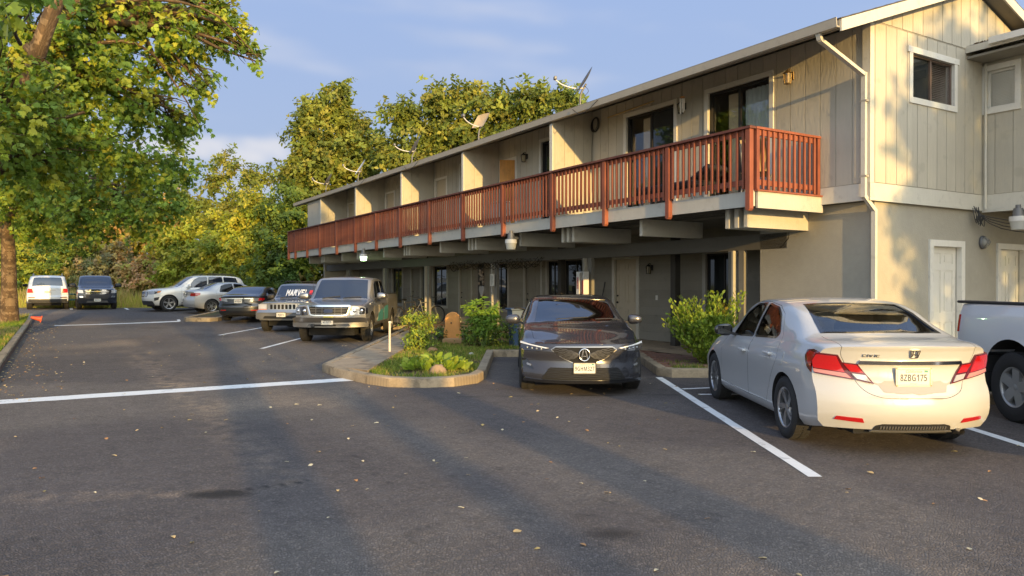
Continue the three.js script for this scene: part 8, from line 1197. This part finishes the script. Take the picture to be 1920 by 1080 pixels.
// chairs and covered things behind the balcony rail
{ const g = onB('folding_chair', 'folding chair with striped fabric behind the end railing', 'chair', 1.55, 3.05, -1.0, null, 0.5); mesh('frame', merge([tube([V(-0.22, 0, 0.2), V(-0.22, 0.95, -0.2)], 0.013, 6), tube([V(0.22, 0, 0.2), V(0.22, 0.95, -0.2)], 0.013, 6), tube([V(-0.22, 0, -0.25), V(-0.22, 0.45, 0.22)], 0.013, 6), tube([V(0.22, 0, -0.25), V(0.22, 0.45, 0.22)], 0.013, 6)]), CM.steel, g); const t = canvasTex(128, 32, (c, w, h) => { for (let i = 0; i < 10; i++) { c.fillStyle = i % 2 ? '#d9bd86' : '#8b6a3d'; c.fillRect(i * 13, 0, 13, h); } }); const q = new THREE.PlaneGeometry(0.44, 0.62, 1, 4); q.rotateX(-0.4); q.translate(0, 0.72, -0.1); mesh('backrest', q, mat([0.9, 0.9, 0.9], 0.9, { map: t }), g); mesh('seat', new THREE.PlaneGeometry(0.44, 0.42).rotateX(-Math.PI / 2 + 0.1).translate(0, 0.43, 0.02), mat([0.9, 0.9, 0.9], 0.9, { map: t }), g); }
{ const g = onB('balcony_lounger', 'dark upholstered lounger behind the railing near the corner post', 'lounger', 3.2, 3.05, -1.35); mesh('seat', new RoundedBoxGeometry(1.7, 0.16, 0.55, 3, 0.06).translate(0, 0.34, 0), M.black, g); mesh('backrest', (() => { const b = new RoundedBoxGeometry(0.6, 0.12, 0.52, 3, 0.05); b.rotateZ(-0.45); b.translate(-0.85, 0.48, 0); return b; })(), M.black, g); for (const [x, z] of [[-0.7, -0.2], [-0.7, 0.2], [0.7, -0.2], [0.7, 0.2]]) mesh('leg', tube([V(x, 0, z), V(x, 0.28, z)], 0.02, 6), CM.steel, g); }
{ const g = onB('storage_box', 'white storage panel behind the railing near the orange door', 'box', 9.4, 3.05, -1.5); mesh('case', new RoundedBoxGeometry(0.6, 0.62, 0.3, 2, 0.03).translate(0, 0.31, 0), M.trimWhite, g); mesh('lid', new RoundedBoxGeometry(0.64, 0.05, 0.34, 2, 0.02).translate(0, 0.645, 0), M.trim, g); }
// fallen leaves and litter on the asphalt
{ const list = []; for (let i = 0; i < 620; i++) { const X = rr(-14, 7), Z = 3.9 + Math.pow(rnd(), 1.3) * 20; if (rnd() < 0.35 && X > 2) continue; list.push({ p: V(X, rise(Z) + 0.008, -Z), q: new THREE.Quaternion().setFromEuler(new THREE.Euler(-Math.PI / 2 + rr(-0.3, 0.3), 0, rnd() * 6.28, 'YXZ')), s: rr(0.025, 0.06), c: mixCol([[0.50, 0.36, 0.17], [0.42, 0.22, 0.09], [0.62, 0.52, 0.32], [0.34, 0.26, 0.10]]) }); } for (let i = 0; i < 420; i++) { const t = rnd() * 24, d = 0.03 + Math.pow(rnd(), 2) * 0.9; const X = -7.1 + U[0] * t + Wv[0] * d, Z = 9.95 + U[1] * t + Wv[1] * d; list.push({ p: V(X, rise(Z) + 0.008, -Z), q: new THREE.Quaternion().setFromEuler(new THREE.Euler(-Math.PI / 2 + rr(-0.4, 0.4), 0, rnd() * 6.28, 'YXZ')), s: rr(0.02, 0.06), c: mixCol([[0.46, 0.33, 0.14], [0.34, 0.20, 0.09], [0.5, 0.4, 0.2]]) }); } const im = leafCloud('fallen_leaves', LEAF.broad, mat([1, 1, 1], 0.9), list, scene); im.userData = { kind: 'stuff', label: 'dry fallen leaves scattered over the asphalt', category: 'leaves' }; }
renderer.render(scene, camera);
